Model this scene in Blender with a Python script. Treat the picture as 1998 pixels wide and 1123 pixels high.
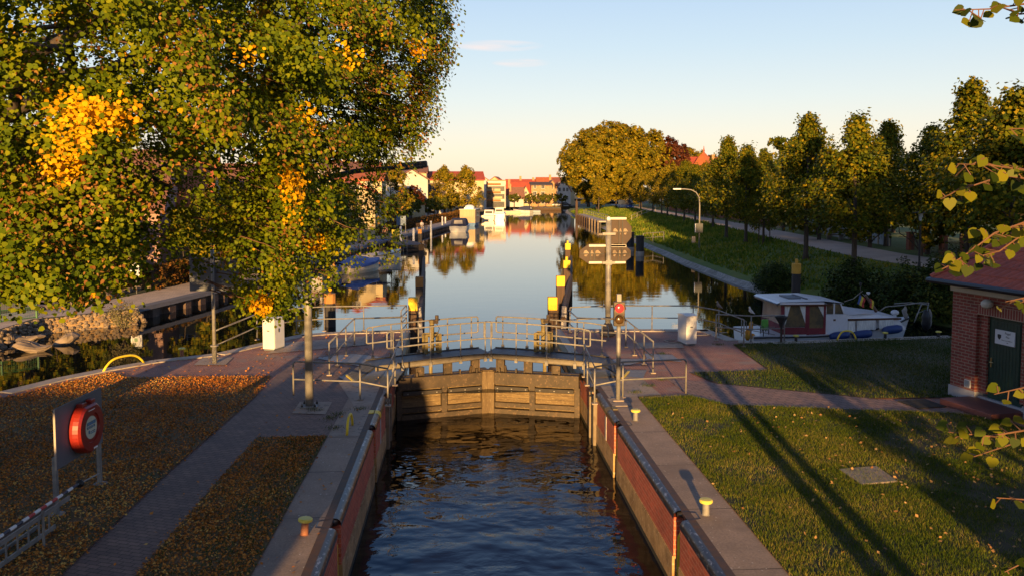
import bpy, math, random
import numpy as np
from mathutils import Vector, Matrix
for _o in list(bpy.data.objects): bpy.data.objects.remove(_o)
SC = bpy.context.scene
COL = SC.collection
R = math.radians
rng = np.random.default_rng(7)
random.seed(7)

# ------------------------------------------------------------------ camera
F, PX, PY, CZ = 1650.0, 999.0, 482.0, 5.5
PIT = math.atan(110/1650.); YAW = math.atan(98/math.hypot(1650, 110))
cam_d = bpy.data.cameras.new('camera'); cam = bpy.data.objects.new('camera', cam_d); COL.objects.link(cam)
cam_d.sensor_fit = 'HORIZONTAL'; cam_d.sensor_width = 36.0
cam_d.lens = F/1998*36.0
cam_d.shift_y = -(561.5-PY)/1998.0
cam_d.clip_start = 0.1; cam_d.clip_end = 6000
cam.location = (0, 0, CZ)
cam.rotation_euler = (math.pi/2-PIT, 0, -YAW)
SC.camera = cam

# ------------------------------------------------------------------ light
SUN_EL, SUN_AZ = 6.8, 5.7          # light travels towards +Y, 5.7 deg to the right
sun_d = bpy.data.lights.new('sun', 'SUN'); sun = bpy.data.objects.new('sun', sun_d); COL.objects.link(sun)
sun_d.energy = 5.0; sun_d.angle = R(0.5); sun_d.color = (1.0, 0.60, 0.22)
sun.rotation_euler = (R(90-SUN_EL), 0, R(-SUN_AZ))
sun.location = (-5, -40, 30)
W = bpy.data.worlds.new('World'); SC.world = W; W.use_nodes = True
nt = W.node_tree; nt.nodes.clear()
def N(nt, t, **kw):
    n = nt.nodes.new(t)
    for k, v in kw.items(): setattr(n, k, v)
    return n
def L(nt, a, b): nt.links.new(a, b)
wo = N(nt, 'ShaderNodeOutputWorld'); bg = N(nt, 'ShaderNodeBackground')
sky = N(nt, 'ShaderNodeTexSky', sky_type='NISHITA', sun_disc=False)
sky.sun_elevation = R(SUN_EL); sky.sun_rotation = R(180+SUN_AZ); sky.air_density = 1.0; sky.dust_density = 0.6; sky.ozone_density = 1.0
bg.inputs[1].default_value = 0.12
tc = N(nt, 'ShaderNodeTexCoord'); sep = N(nt, 'ShaderNodeSeparateXYZ'); L(nt, tc.outputs['Generated'], sep.inputs[0])
ramp = N(nt, 'ShaderNodeValToRGB'); L(nt, sep.outputs[2], ramp.inputs[0])
cr = ramp.color_ramp
SKYR = [(0.0, (3.483, 2.806, 2.165)), (0.0436, (3.421, 2.974, 2.512)), (0.1045, (2.751, 2.89, 2.974)), (0.1633, (2.189, 2.643, 3.119)), (0.225, (1.783, 2.335, 3.149)), (0.342, (0.78, 1.489, 3.05)), (0.5299, (0.301, 0.78, 2.199)), (0.766, (0.461, 0.514, 0.78)), (1.0, (0.426, 0.372, 0.372))]
cr.elements[0].position = SKYR[0][0]; cr.elements[0].color = (*SKYR[0][1], 1)
cr.elements[1].position = SKYR[-1][0]; cr.elements[1].color = (*SKYR[-1][1], 1)
for p, c in SKYR[1:-1]:
    e = cr.elements.new(p); e.color = (*c, 1)
# thin evening clouds
mp = N(nt, 'ShaderNodeMapping'); mp.inputs['Scale'].default_value = (5, 5, 60); L(nt, tc.outputs['Generated'], mp.inputs[0])
nz = N(nt, 'ShaderNodeTexNoise'); nz.inputs['Scale'].default_value = 2.2; nz.inputs['Detail'].default_value = 6; L(nt, mp.outputs[0], nz.inputs['Vector'])
def cloud(az, el, wa, we):
    """soft patch of cloud round one direction"""
    d = (math.sin(az)*math.cos(el), math.cos(az)*math.cos(el), math.sin(el))
    sx = N(nt, 'ShaderNodeMath', operation='SUBTRACT'); L(nt, sep.outputs[0], sx.inputs[0]); sx.inputs[1].default_value = d[0]
    sz = N(nt, 'ShaderNodeMath', operation='SUBTRACT'); L(nt, sep.outputs[2], sz.inputs[0]); sz.inputs[1].default_value = d[2]
    def sq(n, w):
        m = N(nt, 'ShaderNodeMath', operation='DIVIDE'); L(nt, n.outputs[0], m.inputs[0]); m.inputs[1].default_value = w
        p = N(nt, 'ShaderNodeMath', operation='MULTIPLY'); L(nt, m.outputs[0], p.inputs[0]); L(nt, m.outputs[0], p.inputs[1]); return p
    a = N(nt, 'ShaderNodeMath', operation='ADD'); L(nt, sq(sx, wa).outputs[0], a.inputs[0]); L(nt, sq(sz, we).outputs[0], a.inputs[1])
    r = N(nt, 'ShaderNodeMapRange'); L(nt, a.outputs[0], r.inputs[0]); r.inputs[1].default_value = 1.0; r.inputs[2].default_value = 0.0
    y = N(nt, 'ShaderNodeMath', operation='GREATER_THAN'); L(nt, sep.outputs[1], y.inputs[0]); y.inputs[1].default_value = 0
    m = N(nt, 'ShaderNodeMath', operation='MULTIPLY'); L(nt, r.outputs[0], m.inputs[0]); L(nt, y.outputs[0], m.inputs[1])
    return m
c1 = cloud(R(2.4), R(9.55), .055, .0070); c2 = cloud(R(4.0), R(8.45), .035, .0052)
ca = N(nt, 'ShaderNodeMath', operation='MAXIMUM'); L(nt, c1.outputs[0], ca.inputs[0]); L(nt, c2.outputs[0], ca.inputs[1])
nr = N(nt, 'ShaderNodeMapRange'); L(nt, nz.outputs[0], nr.inputs[0]); nr.inputs[1].default_value = .30; nr.inputs[2].default_value = .56
cm = N(nt, 'ShaderNodeMath', operation='MULTIPLY'); L(nt, ca.outputs[0], cm.inputs[0]); L(nt, nr.outputs[0], cm.inputs[1])
mul = N(nt, 'ShaderNodeMix', data_type='RGBA'); mul.inputs[0].default_value = .85
L(nt, sky.outputs[0], mul.inputs[6]); L(nt, ramp.outputs[0], mul.inputs[7])
clm = N(nt, 'ShaderNodeMix', data_type='RGBA'); L(nt, cm.outputs[0], clm.inputs[0]); L(nt, mul.outputs[2], clm.inputs[6]); clm.inputs[7].default_value = (3.6, 3.1, 2.95, 1)
L(nt, clm.outputs[2], bg.inputs[0]); L(nt, bg.outputs[0], wo.inputs[0])
SC.view_settings.view_transform = 'Standard'; SC.view_settings.look = 'None'
SC.view_settings.exposure = 1.23; SC.view_settings.gamma = 1.0
SC.cycles.max_bounces = 6; SC.cycles.diffuse_bounces = 2; SC.cycles.glossy_bounces = 3; SC.cycles.transmission_bounces = 3
SC.cycles.transparent_max_bounces = 4; SC.cycles.use_denoising = True; SC.cycles.sample_clamp_indirect = 4

# ------------------------------------------------------------------ measuring: a point of the photograph on a level z, or on a depth Y
def ray(px, py):
    a = (px-PX)/F; b = -(py-PY)/F
    cp, sp = math.cos(PIT), math.sin(PIT); c, s = math.cos(YAW), math.sin(YAW)
    x, y, z = a, cp+b*sp, -sp+b*cp
    return (x*c+y*s, -x*s+y*c, z)
def at(px, py, z=0.0):
    d = ray(px, py); t = (z-CZ)/d[2]; return (d[0]*t, d[1]*t, z)
def onY(px, py, Y):
    d = ray(px, py); t = Y/d[1]; return (d[0]*t, Y, CZ+d[2]*t)

# ------------------------------------------------------------------ objects
def tag(o, label=None, cat=None, group=None, kind=None):
    if label: o['label'] = label
    if cat: o['category'] = cat
    if group: o['group'] = group
    if kind: o['kind'] = kind
    return o
def empty(name, loc, label=None, cat=None, group=None, rz=0.0):
    o = bpy.data.objects.new(name, None); COL.objects.link(o); o.empty_display_size = .2
    o.location = loc; o.rotation_euler = (0, 0, rz)
    return tag(o, label, cat, group)
def base(o):
    v = Vector((0, 0, 0))
    while o is not None:
        v += o.location; o = o.parent
    return v
def copy_tree(o, parent=None):
    c = o.copy(); COL.objects.link(c)
    if parent is not None: c.parent = parent
    for ch in list(o.children): copy_tree(ch, c)
    return c
class MB:
    """collects faces for one mesh object"""
    def __init__(s, T=None): s.v = []; s.f = []; s.m = []; s.k = 0; s.T = T
    def add(s, vs, fs):
        n = len(s.v)
        if s.T is not None: vs = [tuple(s.T @ Vector(p)) for p in vs]
        s.v += [tuple(p) for p in vs]; s.f += [tuple(i+n for i in f) for f in fs]; s.m += [s.k]*len(fs); return s
    def box(s, x0, y0, z0, x1, y1, z1):
        vs = [(x0,y0,z0),(x1,y0,z0),(x1,y1,z0),(x0,y1,z0),(x0,y0,z1),(x1,y0,z1),(x1,y1,z1),(x0,y1,z1)]
        return s.add(vs, [(0,3,2,1),(4,5,6,7),(0,1,5,4),(1,2,6,5),(2,3,7,6),(3,0,4,7)])
    def obox(s, c, size, rz=0.0, rx=0.0, ry=0.0):
        m = Matrix.Translation(c) @ Matrix.Rotation(rz, 4, 'Z') @ Matrix.Rotation(ry, 4, 'Y') @ Matrix.Rotation(rx, 4, 'X')
        a, b, d = size[0]/2, size[1]/2, size[2]/2
        vs = [tuple(m @ Vector(p)) for p in [(-a,-b,-d),(a,-b,-d),(a,b,-d),(-a,b,-d),(-a,-b,d),(a,-b,d),(a,b,d),(-a,b,d)]]
        return s.add(vs, [(0,3,2,1),(4,5,6,7),(0,1,5,4),(1,2,6,5),(2,3,7,6),(3,0,4,7)])
    def tube(s, pts, r, seg=8, cap=True):
        pts = [Vector(p) for p in pts]; n = len(pts)
        rs = r if isinstance(r, (list, tuple)) else [r]*n
        vs = []; up0 = None
        for i, p in enumerate(pts):
            if i == 0: d = pts[1]-pts[0]
            elif i == n-1: d = pts[-1]-pts[-2]
            else: d = (pts[i+1]-p).normalized()+(p-pts[i-1]).normalized()
            d.normalize()
            if up0 is None: up0 = Vector((0,0,1)) if abs(d.z) < .9 else Vector((1,0,0))
            a = d.cross(up0)
            if a.length < 1e-3: a = d.cross(Vector((.3,1,.2)))
            a.normalize(); b = a.cross(d).normalized(); up0 = b
            for k in range(seg):
                t = 2*math.pi*k/seg; vs.append(tuple(p+a*(rs[i]*math.cos(t))+b*(rs[i]*math.sin(t))))
        fs = []
        for i in range(n-1):
            for k in range(seg):
                k2 = (k+1) % seg; fs.append((i*seg+k, i*seg+k2, (i+1)*seg+k2, (i+1)*seg+k))
        if cap: fs += [tuple(range(seg-1,-1,-1)), tuple((n-1)*seg+k for k in range(seg))]
        return s.add(vs, fs)
    def prism(s, poly, z0, z1):
        n = len(poly)
        vs = [(p[0],p[1],z0) for p in poly]+[(p[0],p[1],z1) for p in poly]
        return s.add(vs, [tuple(range(n-1,-1,-1)), tuple(range(n,2*n))]+[(i,(i+1)%n,n+(i+1)%n,n+i) for i in range(n)])
    def prismx(s, poly, x0, x1):                     # profile in (y, z) swept along x
        n = len(poly)
        vs = [(x0,p[0],p[1]) for p in poly]+[(x1,p[0],p[1]) for p in poly]
        return s.add(vs, [tuple(range(n-1,-1,-1)), tuple(range(n,2*n))]+[(i,(i+1)%n,n+(i+1)%n,n+i) for i in range(n)])
    def prismy(s, poly, y0, y1):                     # profile in (x, z) swept along y
        n = len(poly)
        vs = [(p[0],y0,p[1]) for p in poly]+[(p[0],y1,p[1]) for p in poly]
        return s.add(vs, [tuple(range(n)), tuple(range(2*n-1,n-1,-1))]+[(i,n+i,n+(i+1)%n,(i+1)%n) for i in range(n)])
    def sheet(s, poly, z): return s.add([(p[0],p[1],z) for p in poly], [tuple(range(len(poly)))])
    def loft(s, rows, close=False):
        k = len(rows[0]); vs = [p for r in rows for p in r]; fs = []
        for i in range(len(rows)-1):
            for j in range(k if close else k-1):
                j2 = (j+1) % k; fs.append((i*k+j, i*k+j2, (i+1)*k+j2, (i+1)*k+j))
        return s.add(vs, fs)
    def lathe(s, prof, c=(0,0,0), seg=12):
        rows = [[(c[0]+r*math.cos(2*math.pi*k/seg), c[1]+r*math.sin(2*math.pi*k/seg), c[2]+z) for k in range(seg)] for r, z in prof]
        s.loft(rows, True)
        n = len(s.v); m = len(prof)*seg
        s.f += [tuple(n-m+k for k in range(seg-1,-1,-1)), tuple(n-seg+k for k in range(seg))]; s.m += [s.k]*2
        return s
    def ball(s, c, r, seg=12, rings=7):
        rr = r if isinstance(r, (list, tuple)) else (r,)*3
        rows = []
        for i in range(rings+1):
            t = math.pi*i/rings-math.pi/2; q = max(math.cos(t), .02)
            rows.append([(c[0]+rr[0]*q*math.cos(2*math.pi*k/seg), c[1]+rr[1]*q*math.sin(2*math.pi*k/seg), c[2]+rr[2]*math.sin(t)) for k in range(seg)])
        return s.loft(rows, True)
    def build(s, name, mats, parent=None, smooth=False, bevel=0.0):
        if not isinstance(mats, (list, tuple)): mats = [mats]
        me = bpy.data.meshes.new(name); b = base(parent)
        me.from_pydata([(p[0]-b.x, p[1]-b.y, p[2]-b.z) for p in s.v], [], s.f)
        for m in mats: me.materials.append(m)
        if len(mats) > 1: me.polygons.foreach_set('material_index', s.m)
        if smooth: me.polygons.foreach_set('use_smooth', [True]*len(me.polygons))
        me.update()
        o = bpy.data.objects.new(name, me); COL.objects.link(o)
        if parent is not None: o.parent = parent
        if bevel:
            md = o.modifiers.new('bevel', 'BEVEL'); md.width = bevel; md.segments = 2; md.limit_method = 'ANGLE'; md.angle_limit = R(40)
        return o
def mesh_np(name, V, k, mats, midx=None, parent=None, smooth=False):
    """faces of k vertices each, from an (n*k, 3) array"""
    me = bpy.data.meshes.new(name); b = base(parent)
    V = np.asarray(V, dtype=np.float32)-np.array([b.x, b.y, b.z], dtype=np.float32); n = len(V)//k
    me.vertices.add(n*k); me.vertices.foreach_set('co', V.ravel())
    me.loops.add(n*k); me.loops.foreach_set('vertex_index', np.arange(n*k, dtype=np.int32))
    me.polygons.add(n); me.polygons.foreach_set('loop_start', np.arange(0, n*k, k, dtype=np.int32))
    if not isinstance(mats, (list, tuple)): mats = [mats]
    for m in mats: me.materials.append(m)
    if midx is not None: me.polygons.foreach_set('material_index', np.asarray(midx, dtype=np.int32))
    me.update(calc_edges=True); me.validate()
    o = bpy.data.objects.new(name, me); COL.objects.link(o)
    if parent is not None: o.parent = parent
    return o

# ------------------------------------------------------------------ materials
def newmat(name):
    m = bpy.data.materials.new(name); m.use_nodes = True; t = m.node_tree; t.nodes.clear()
    out = N(t, 'ShaderNodeOutputMaterial'); p = N(t, 'ShaderNodeBsdfPrincipled'); L(t, p.outputs[0], out.inputs[0]); return m, t, p, out
def pos(t, scale=(1,1,1)):
    g = N(t, 'ShaderNodeNewGeometry')
    if scale == (1,1,1): return g.outputs['Position']
    mpn = N(t, 'ShaderNodeMapping'); mpn.inputs['Scale'].default_value = scale; L(t, g.outputs['Position'], mpn.inputs[0]); return mpn.outputs[0]
def noise(t, vec, scale, detail=4, rough=.6):
    n = N(t, 'ShaderNodeTexNoise'); n.inputs['Scale'].default_value = scale; n.inputs['Detail'].default_value = detail; n.inputs['Roughness'].default_value = rough
    L(t, vec, n.inputs['Vector']); return n.outputs[0]
def rng_map(t, v, a, b, c=0.0, d=1.0):
    n = N(t, 'ShaderNodeMapRange'); L(t, v, n.inputs[0])
    for i, x in enumerate((a, b, c, d)): n.inputs[1+i].default_value = x
    return n.outputs[0]
def mixc(t, f, a, b, mode='MIX'):
    n = N(t, 'ShaderNodeMix', data_type='RGBA', blend_type=mode)
    if isinstance(f, (int, float)): n.inputs[0].default_value = f
    else: L(t, f, n.inputs[0])
    for i, x in ((6, a), (7, b)):
        if isinstance(x, tuple): n.inputs[i].default_value = (*x[:3], 1)
        else: L(t, x, n.inputs[i])
    return n.outputs[2]
def bump(t, p, h, strength=.3, dist=.02):
    b = N(t, 'ShaderNodeBump'); b.inputs['Strength'].default_value = strength; b.inputs['Distance'].default_value = dist
    L(t, h, b.inputs['Height']); L(t, b.outputs[0], p.inputs['Normal'])
def M(name, c1, c2=None, scale=3.0, rough=.6, metal=0.0, bmp=0.0, bscale=None, stretch=(1,1,1), lo=.35, hi=.65, c3=None, emit=None, spec=None):
    m, t, p, out = newmat(name)
    p.inputs['Roughness'].default_value = rough; p.inputs['Metallic'].default_value = metal
    if spec is not None: p.inputs['Specular IOR Level'].default_value = spec
    if c2 is None: p.inputs['Base Color'].default_value = (*c1, 1)
    else:
        v = pos(t, stretch); n = noise(t, v, scale)
        c = mixc(t, rng_map(t, n, lo, hi), c1, c2)
        if c3 is not None: c = mixc(t, rng_map(t, noise(t, v, scale*5.3, 3), .56, .70), c, c3)
        L(t, c, p.inputs['Base Color'])
    if bmp: bump(t, p, noise(t, pos(t, stretch), bscale or scale*6, 4), bmp)
    if emit: p.inputs['Emission Color'].default_value = (*emit[0], 1); p.inputs['Emission Strength'].default_value = emit[1]
    return m
def brick(name, c1, c2, mortar, bw, bh, ms, wall=True, local=False, rot=0.0, rough=.8, offset=.5, dirt=None, bmp=.4, spots=None):
    m, t, p, out = newmat(name); p.inputs['Roughness'].default_value = rough
    if local: P = N(t, 'ShaderNodeTexCoord').outputs['Object']
    else: P = pos(t)
    s = N(t, 'ShaderNodeSeparateXYZ'); L(t, P, s.inputs[0]); cb = N(t, 'ShaderNodeCombineXYZ')
    if wall:
        g = N(t, 'ShaderNodeNewGeometry'); nv = g.outputs['True Normal']
        if local:
            vt = N(t, 'ShaderNodeVectorTransform', vector_type='NORMAL', convert_from='WORLD', convert_to='OBJECT'); L(t, nv, vt.inputs[0]); nv = vt.outputs[0]
        ns = N(t, 'ShaderNodeSeparateXYZ'); L(t, nv, ns.inputs[0])
        a = N(t, 'ShaderNodeMath', operation='MULTIPLY'); L(t, s.outputs[1], a.inputs[0]); L(t, ns.outputs[0], a.inputs[1])
        b = N(t, 'ShaderNodeMath', operation='MULTIPLY'); L(t, s.outputs[0], b.inputs[0]); L(t, ns.outputs[1], b.inputs[1])
        d = N(t, 'ShaderNodeMath', operation='SUBTRACT'); L(t, a.outputs[0], d.inputs[0]); L(t, b.outputs[0], d.inputs[1])
        L(t, d.outputs[0], cb.inputs[0]); L(t, s.outputs[2], cb.inputs[1]); vec = cb.outputs[0]
    else:
        mpn = N(t, 'ShaderNodeMapping'); mpn.inputs['Rotation'].default_value = (0, 0, rot); L(t, P, mpn.inputs[0]); vec = mpn.outputs[0]
    br = N(t, 'ShaderNodeTexBrick'); L(t, vec, br.inputs['Vector']); br.offset = offset
    br.inputs['Scale'].default_value = 1.0; br.inputs['Brick Width'].default_value = bw; br.inputs['Row Height'].default_value = bh
    br.inputs['Mortar Size'].default_value = ms; br.inputs['Mortar Smooth'].default_value = .15; br.inputs['Bias'].default_value = 0
    br.inputs['Color1'].default_value = (*c1, 1); br.inputs['Color2'].default_value = (*c2, 1); br.inputs['Mortar'].default_value = (*mortar, 1)
    c = br.outputs[0]
    nn = noise(t, P, 1.3, 5)
    c = mixc(t, .55, c, mixc(t, rng_map(t, nn, .3, .7), (.55,.55,.55), (1.25,1.2,1.15)), 'MULTIPLY')
    c = mixc(t, .5, c, mixc(t, rng_map(t, noise(t, P, 28, 3), .3, .7), (.6,.6,.6), (1.3,1.3,1.3)), 'MULTIPLY')
    if dirt: c = mixc(t, rng_map(t, noise(t, P, .8, 6), .52, .66), c, dirt)
    if spots: c = mixc(t, rng_map(t, noise(t, P, 16, 2), .69, .73), c, spots)
    L(t, c, p.inputs['Base Color']); bump(t, p, br.outputs['Fac'], -bmp, .01)
    return m
def leafmat(name, cols, trans=.35, rough=.55, big=None, spray=None):
    """leaf colours picked per leaf; cols = [(position, colour), ...]"""
    m, t, p, out = newmat(name); p.inputs['Roughness'].default_value = rough; p.inputs['Specular IOR Level'].default_value = .10
    g = N(t, 'ShaderNodeNewGeometry'); r = N(t, 'ShaderNodeValToRGB'); r.color_ramp.interpolation = 'LINEAR'
    v = g.outputs['Random Per Island']
    if big:
        n = noise(t, pos(t), big, 2); a = N(t, 'ShaderNodeMath', operation='MULTIPLY_ADD'); L(t, n, a.inputs[0]); a.inputs[1].default_value = 1.6; a.inputs[2].default_value = -.8
        b = N(t, 'ShaderNodeMath', operation='ADD'); L(t, v, b.inputs[0]); L(t, a.outputs[0], b.inputs[1]); b.use_clamp = True; v = b.outputs[0]
    if spray:
        n = rng_map(t, noise(t, pos(t), spray, 2), .28, .72); a = N(t, 'ShaderNodeMath', operation='MULTIPLY'); L(t, v, a.inputs[0]); a.inputs[1].default_value = .42
        b = N(t, 'ShaderNodeMath', operation='MULTIPLY_ADD'); L(t, n, b.inputs[0]); b.inputs[1].default_value = .58; L(t, a.outputs[0], b.inputs[2]); v = b.outputs[0]
    L(t, v, r.inputs[0]); e = r.color_ramp.elements
    e[0].position = cols[0][0]; e[0].color = (*cols[0][1], 1); e[1].position = cols[-1][0]; e[1].color = (*cols[-1][1], 1)
    for q, c in cols[1:-1]:
        x = e.new(q); x.color = (*c, 1)
    L(t, r.outputs[0], p.inputs['Base Color'])
    tr = N(t, 'ShaderNodeBsdfTranslucent'); L(t, r.outputs[0], tr.inputs[0])
    mx = N(t, 'ShaderNodeMixShader'); mx.inputs[0].default_value = trans
    L(t, p.outputs[0], mx.inputs[1]); L(t, tr.outputs[0], mx.inputs[2]); L(t, mx.outputs[0], out.inputs[0])
    return m
# ------------------------------------------------------------------ palette
m_brickwall = brick('lock_brick', (.55,.105,.05), (.38,.075,.04), (.50,.21,.13), .26, .083, .010, rough=.75)
m_paver = brick('path_pavers', (.24,.15,.12), (.17,.11,.093), (.065,.048,.04), .21, .105, .008, wall=False, rot=R(20), bmp=.3)
m_redpaver = brick('red_pavers', (.44,.20,.135), (.33,.16,.12), (.07,.05,.045), .12, .06, .006, wall=False, rot=R(45), bmp=.3, dirt=(.25,.18,.15))
m_path2 = brick('lawn_path_pavers', (.30,.185,.155), (.23,.15,.13), (.04,.035,.03), .30, .15, .01, wall=False, rot=R(-14), bmp=.3)
m_conc = M('concrete', (.27,.21,.17), (.36,.29,.235), 1.2, .85, bmp=.25, bscale=40, c3=(.13,.11,.10))
m_strip = brick('concrete_strip', (.36,.27,.21), (.29,.22,.175), (.09,.07,.055), 9.0, 2.35, .014, wall=False, offset=0, rough=.9, bmp=.5, dirt=(.22,.165,.13), spots=(.55,.50,.44))
m_concold = M('stained_concrete', (.50,.31,.13), (.24,.14,.055), 2.2, .9, bmp=.25, bscale=22, c3=(.58,.43,.25))
m_stonec = M('pale_kerb', (.42,.36,.30), (.31,.26,.22), 3, .85, bmp=.2)
m_steel = M('galvanised_steel', (.27,.25,.225), (.18,.17,.16), 6, .55, .15)
m_darksteel = M('dark_steel_edge', (.035,.035,.04), (.06,.05,.045), 3, .38, .55, c3=(.10,.06,.035))
m_rust = M('rusty_rail_bed', (.12,.06,.03), (.07,.05,.04), 5, .7, .2)
m_edge = M('worn_edge_steel', (.028,.028,.033), (.05,.045,.042), 2.5, .36, .5, stretch=(1,.5,1), c3=(.30,.29,.29), lo=.35, hi=.65)
m_black = M('black_steel', (.012,.012,.014), (.02,.02,.022), 4, .5)
m_gate = M('gate_timber', (.19,.125,.055), (.095,.058,.025), 2.0, .75, bmp=.5, bscale=14, stretch=(1,1,6), c3=(.31,.23,.11))
m_mitre = M('mitre_timber', (.15,.10,.048), (.09,.055,.026), 2.5, .75, bmp=.4, stretch=(3,3,.6), c3=(.21,.15,.075))
m_gatedark = M('gate_steel', (.075,.05,.028), (.04,.027,.016), 2.2, .65, .1, bmp=.2, c3=(.14,.085,.045))
m_gatebar = M('gate_fender', (.025,.02,.017), (.04,.03,.022), 4, .7)
m_deck = M('bridge_deck', (.10,.105,.12), (.07,.075,.085), 3, .6, .3)
m_yel = M('yellow_paint', (.80,.60,.02), (.70,.48,.02), 6, .5)
m_dyel = M('weathered_yellow', (.21,.16,.055), (.15,.11,.04), 5, .6, c3=(.11,.08,.035))
m_white = M('white_paint', (.78,.77,.75), (.70,.69,.67), 4, .4)
m_cab = M('cabinet_grey', (.62,.62,.62), (.55,.55,.55), 2, .5)
m_grey = M('grey_board', (.13,.14,.16), (.10,.11,.125), 2, .6)
m_timber = M('pile_timber', (.085,.045,.025), (.05,.03,.018), 2, .8, bmp=.5, bscale=12, stretch=(4,4,.4))
m_piledark = M('pile_dark', (.022,.018,.018), (.035,.028,.025), 3, .7, bmp=.4, stretch=(4,4,.5))
m_piletop = M('pile_top', (.42,.19,.04), (.30,.13,.03), 5, .7)
m_chequer = M('chequer_plate', (.22,.22,.24), (.16,.165,.18), 9, .55, .25, bmp=.5, bscale=60)
m_soil = M('lawn_soil', (.045,.045,.016), (.065,.05,.022), 1.1, .95, bmp=.4, bscale=30, c3=(.085,.06,.03))
m_soil2 = M('leafy_soil', (.16,.085,.03), (.08,.07,.02), 1.5, .95, bmp=.4, bscale=30, c3=(.10,.055,.022))
m_land = M('far_ground', (.045,.05,.018), (.07,.055,.03), .2, .95)
m_prom = brick('quay_paving', (.62,.48,.37), (.54,.42,.33), (.36,.28,.22), .3, .15, .006, wall=False, rot=R(-14), bmp=.15)
m_asph = M('path_asphalt', (.44,.34,.28), (.52,.41,.34), .7, .9, bmp=.15, bscale=60)
m_road = M('road_setts', (.36,.25,.20), (.29,.21,.17), .9, .9, bmp=.3, bscale=12)
m_bank = M('bank_grass', (.07,.12,.016), (.12,.15,.022), .5, .95, bmp=.5, bscale=6, c3=(.13,.11,.035))
m_sheet = M('sheet_piling', (.10,.055,.035), (.055,.035,.025), 2.5, .7, bmp=.3, stretch=(1,1,.3), c3=(.22,.15,.10))
m_stone = M('rubble_stone', (.24,.18,.12), (.14,.10,.07), 3.5, .9, bmp=.5, bscale=12)
m_revet = M('revetment', (.34,.32,.30), (.16,.15,.13), 1.6, .9, bmp=.8, bscale=7, c3=(.06,.06,.04))
m_red = M('red_plastic', (.27,.018,.010), (.22,.016,.009), 4, .4, c3=(.16,.02,.014))
m_bark = M('bark', (.085,.062,.045), (.05,.037,.028), 3, .9, bmp=.7, bscale=10, stretch=(3,3,.6))
m_twig = M('twig', (.16,.075,.035), (.11,.055,.03), 5, .8)
# water
def water(name, col, rough, b, scale, stretch, det=3, ior=1.45, b2=0, s2=1):
    m, t, p, out = newmat(name)
    p.inputs['Base Color'].default_value = (*col, 1); p.inputs['Roughness'].default_value = rough; p.inputs['IOR'].default_value = ior
    h = noise(t, pos(t, stretch), scale, det, .55)
    if b2:
        a = N(t, 'ShaderNodeMath', operation='MULTIPLY_ADD'); L(t, noise(t, pos(t, stretch), s2, 5, .6), a.inputs[0]); a.inputs[1].default_value = b2; L(t, h, a.inputs[2]); h = a.outputs[0]
    bump(t, p, h, b, .1); return m
m_water = water('canal_water', (.006,.008,.007), .02, .035, .55, (1,2.2,1), ior=1.5)
m_chamber, _t, _p, _o = newmat('chamber_water')
_p.inputs['Base Color'].default_value = (.005,.004,.003,1); _p.inputs['Roughness'].default_value = .015; _p.inputs['IOR'].default_value = 1.34
_w = noise(_t, pos(_t), .35, 2); _d = N(_t, 'ShaderNodeVectorMath', operation='MULTIPLY_ADD'); L(_t, _t.nodes.new('ShaderNodeNewGeometry').outputs['Position'], _d.inputs[0]); _d.inputs[1].default_value = (1,1.35,1); L(_t, _w, _d.inputs[2])
_h1 = noise(_t, _d.outputs[0], .85, 2, .5); _h2 = noise(_t, _d.outputs[0], 3.6, 3, .55)
_m = rng_map(_t, noise(_t, pos(_t), .5, 2), .40, .62, .02, .20)
_a = N(_t, 'ShaderNodeMath', operation='MULTIPLY_ADD'); L(_t, _h2, _a.inputs[0]); L(_t, _m, _a.inputs[1]); L(_t, _h1, _a.inputs[2]); bump(_t, _p, _a.outputs[0], .72, .11)

# ------------------------------------------------------------------ setting: water and land
ZU, ZC = -0.6, -1.36
XL, XR, YG = -2.05, 3.62, 25.3
w = MB(); w.sheet([(-900,-80),(-4.5,-80),(-4.5,YG),(900,YG),(900,1200),(-900,1200)], ZU)
tag(w.build('canal_water', m_water), kind='structure')
w = MB()
nx, ny = 24, 70
w.loft([[(XL-.1+(XR-XL+.2)*i/nx, -8+(YG+.9+8)*j/ny, ZC) for i in range(nx+1)] for j in range(ny+1)])
tag(w.build('chamber_water', m_chamber), kind='structure')
def lp(pts, z=0.0): return [at(x, y, z)[:2] for x, y in pts]
# island left of the lock
edgeL = lp([(0,765),(110,738),(200,720),(300,703),(420,690),(520,667),(585,653),(650,648),(800,644)])
islandL = [(-60,-30),(-38,2)]+edgeL+[(XL-.25,33.3),(XL-.25,-30)]
land = MB(); land.prism(islandL, -3, -.004); tag(land.build('ground', m_redpaver), kind='structure')
landR = [(XR+.25,-30),(XR+.25,33.0)]+lp([(1125,642),(1380,643),(1440,664),(1500,667)])+lp([(1850,655)])+[(22.6,30.6),(60,31),(60,-30)]
land = MB(); land.prism(landR, -3, -.004); tag(land.build('ground', m_redpaver), kind='structure')
# behind the camera the ground simply goes on
land = MB(); land.sheet([(-900,-900),(900,-900),(900,-30),(-900,-30)], -.02); land.sheet([(60,-30),(900,-30),(900,31),(60,31)], -.02); tag(land.build('ground', m_land), kind='structure')
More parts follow.
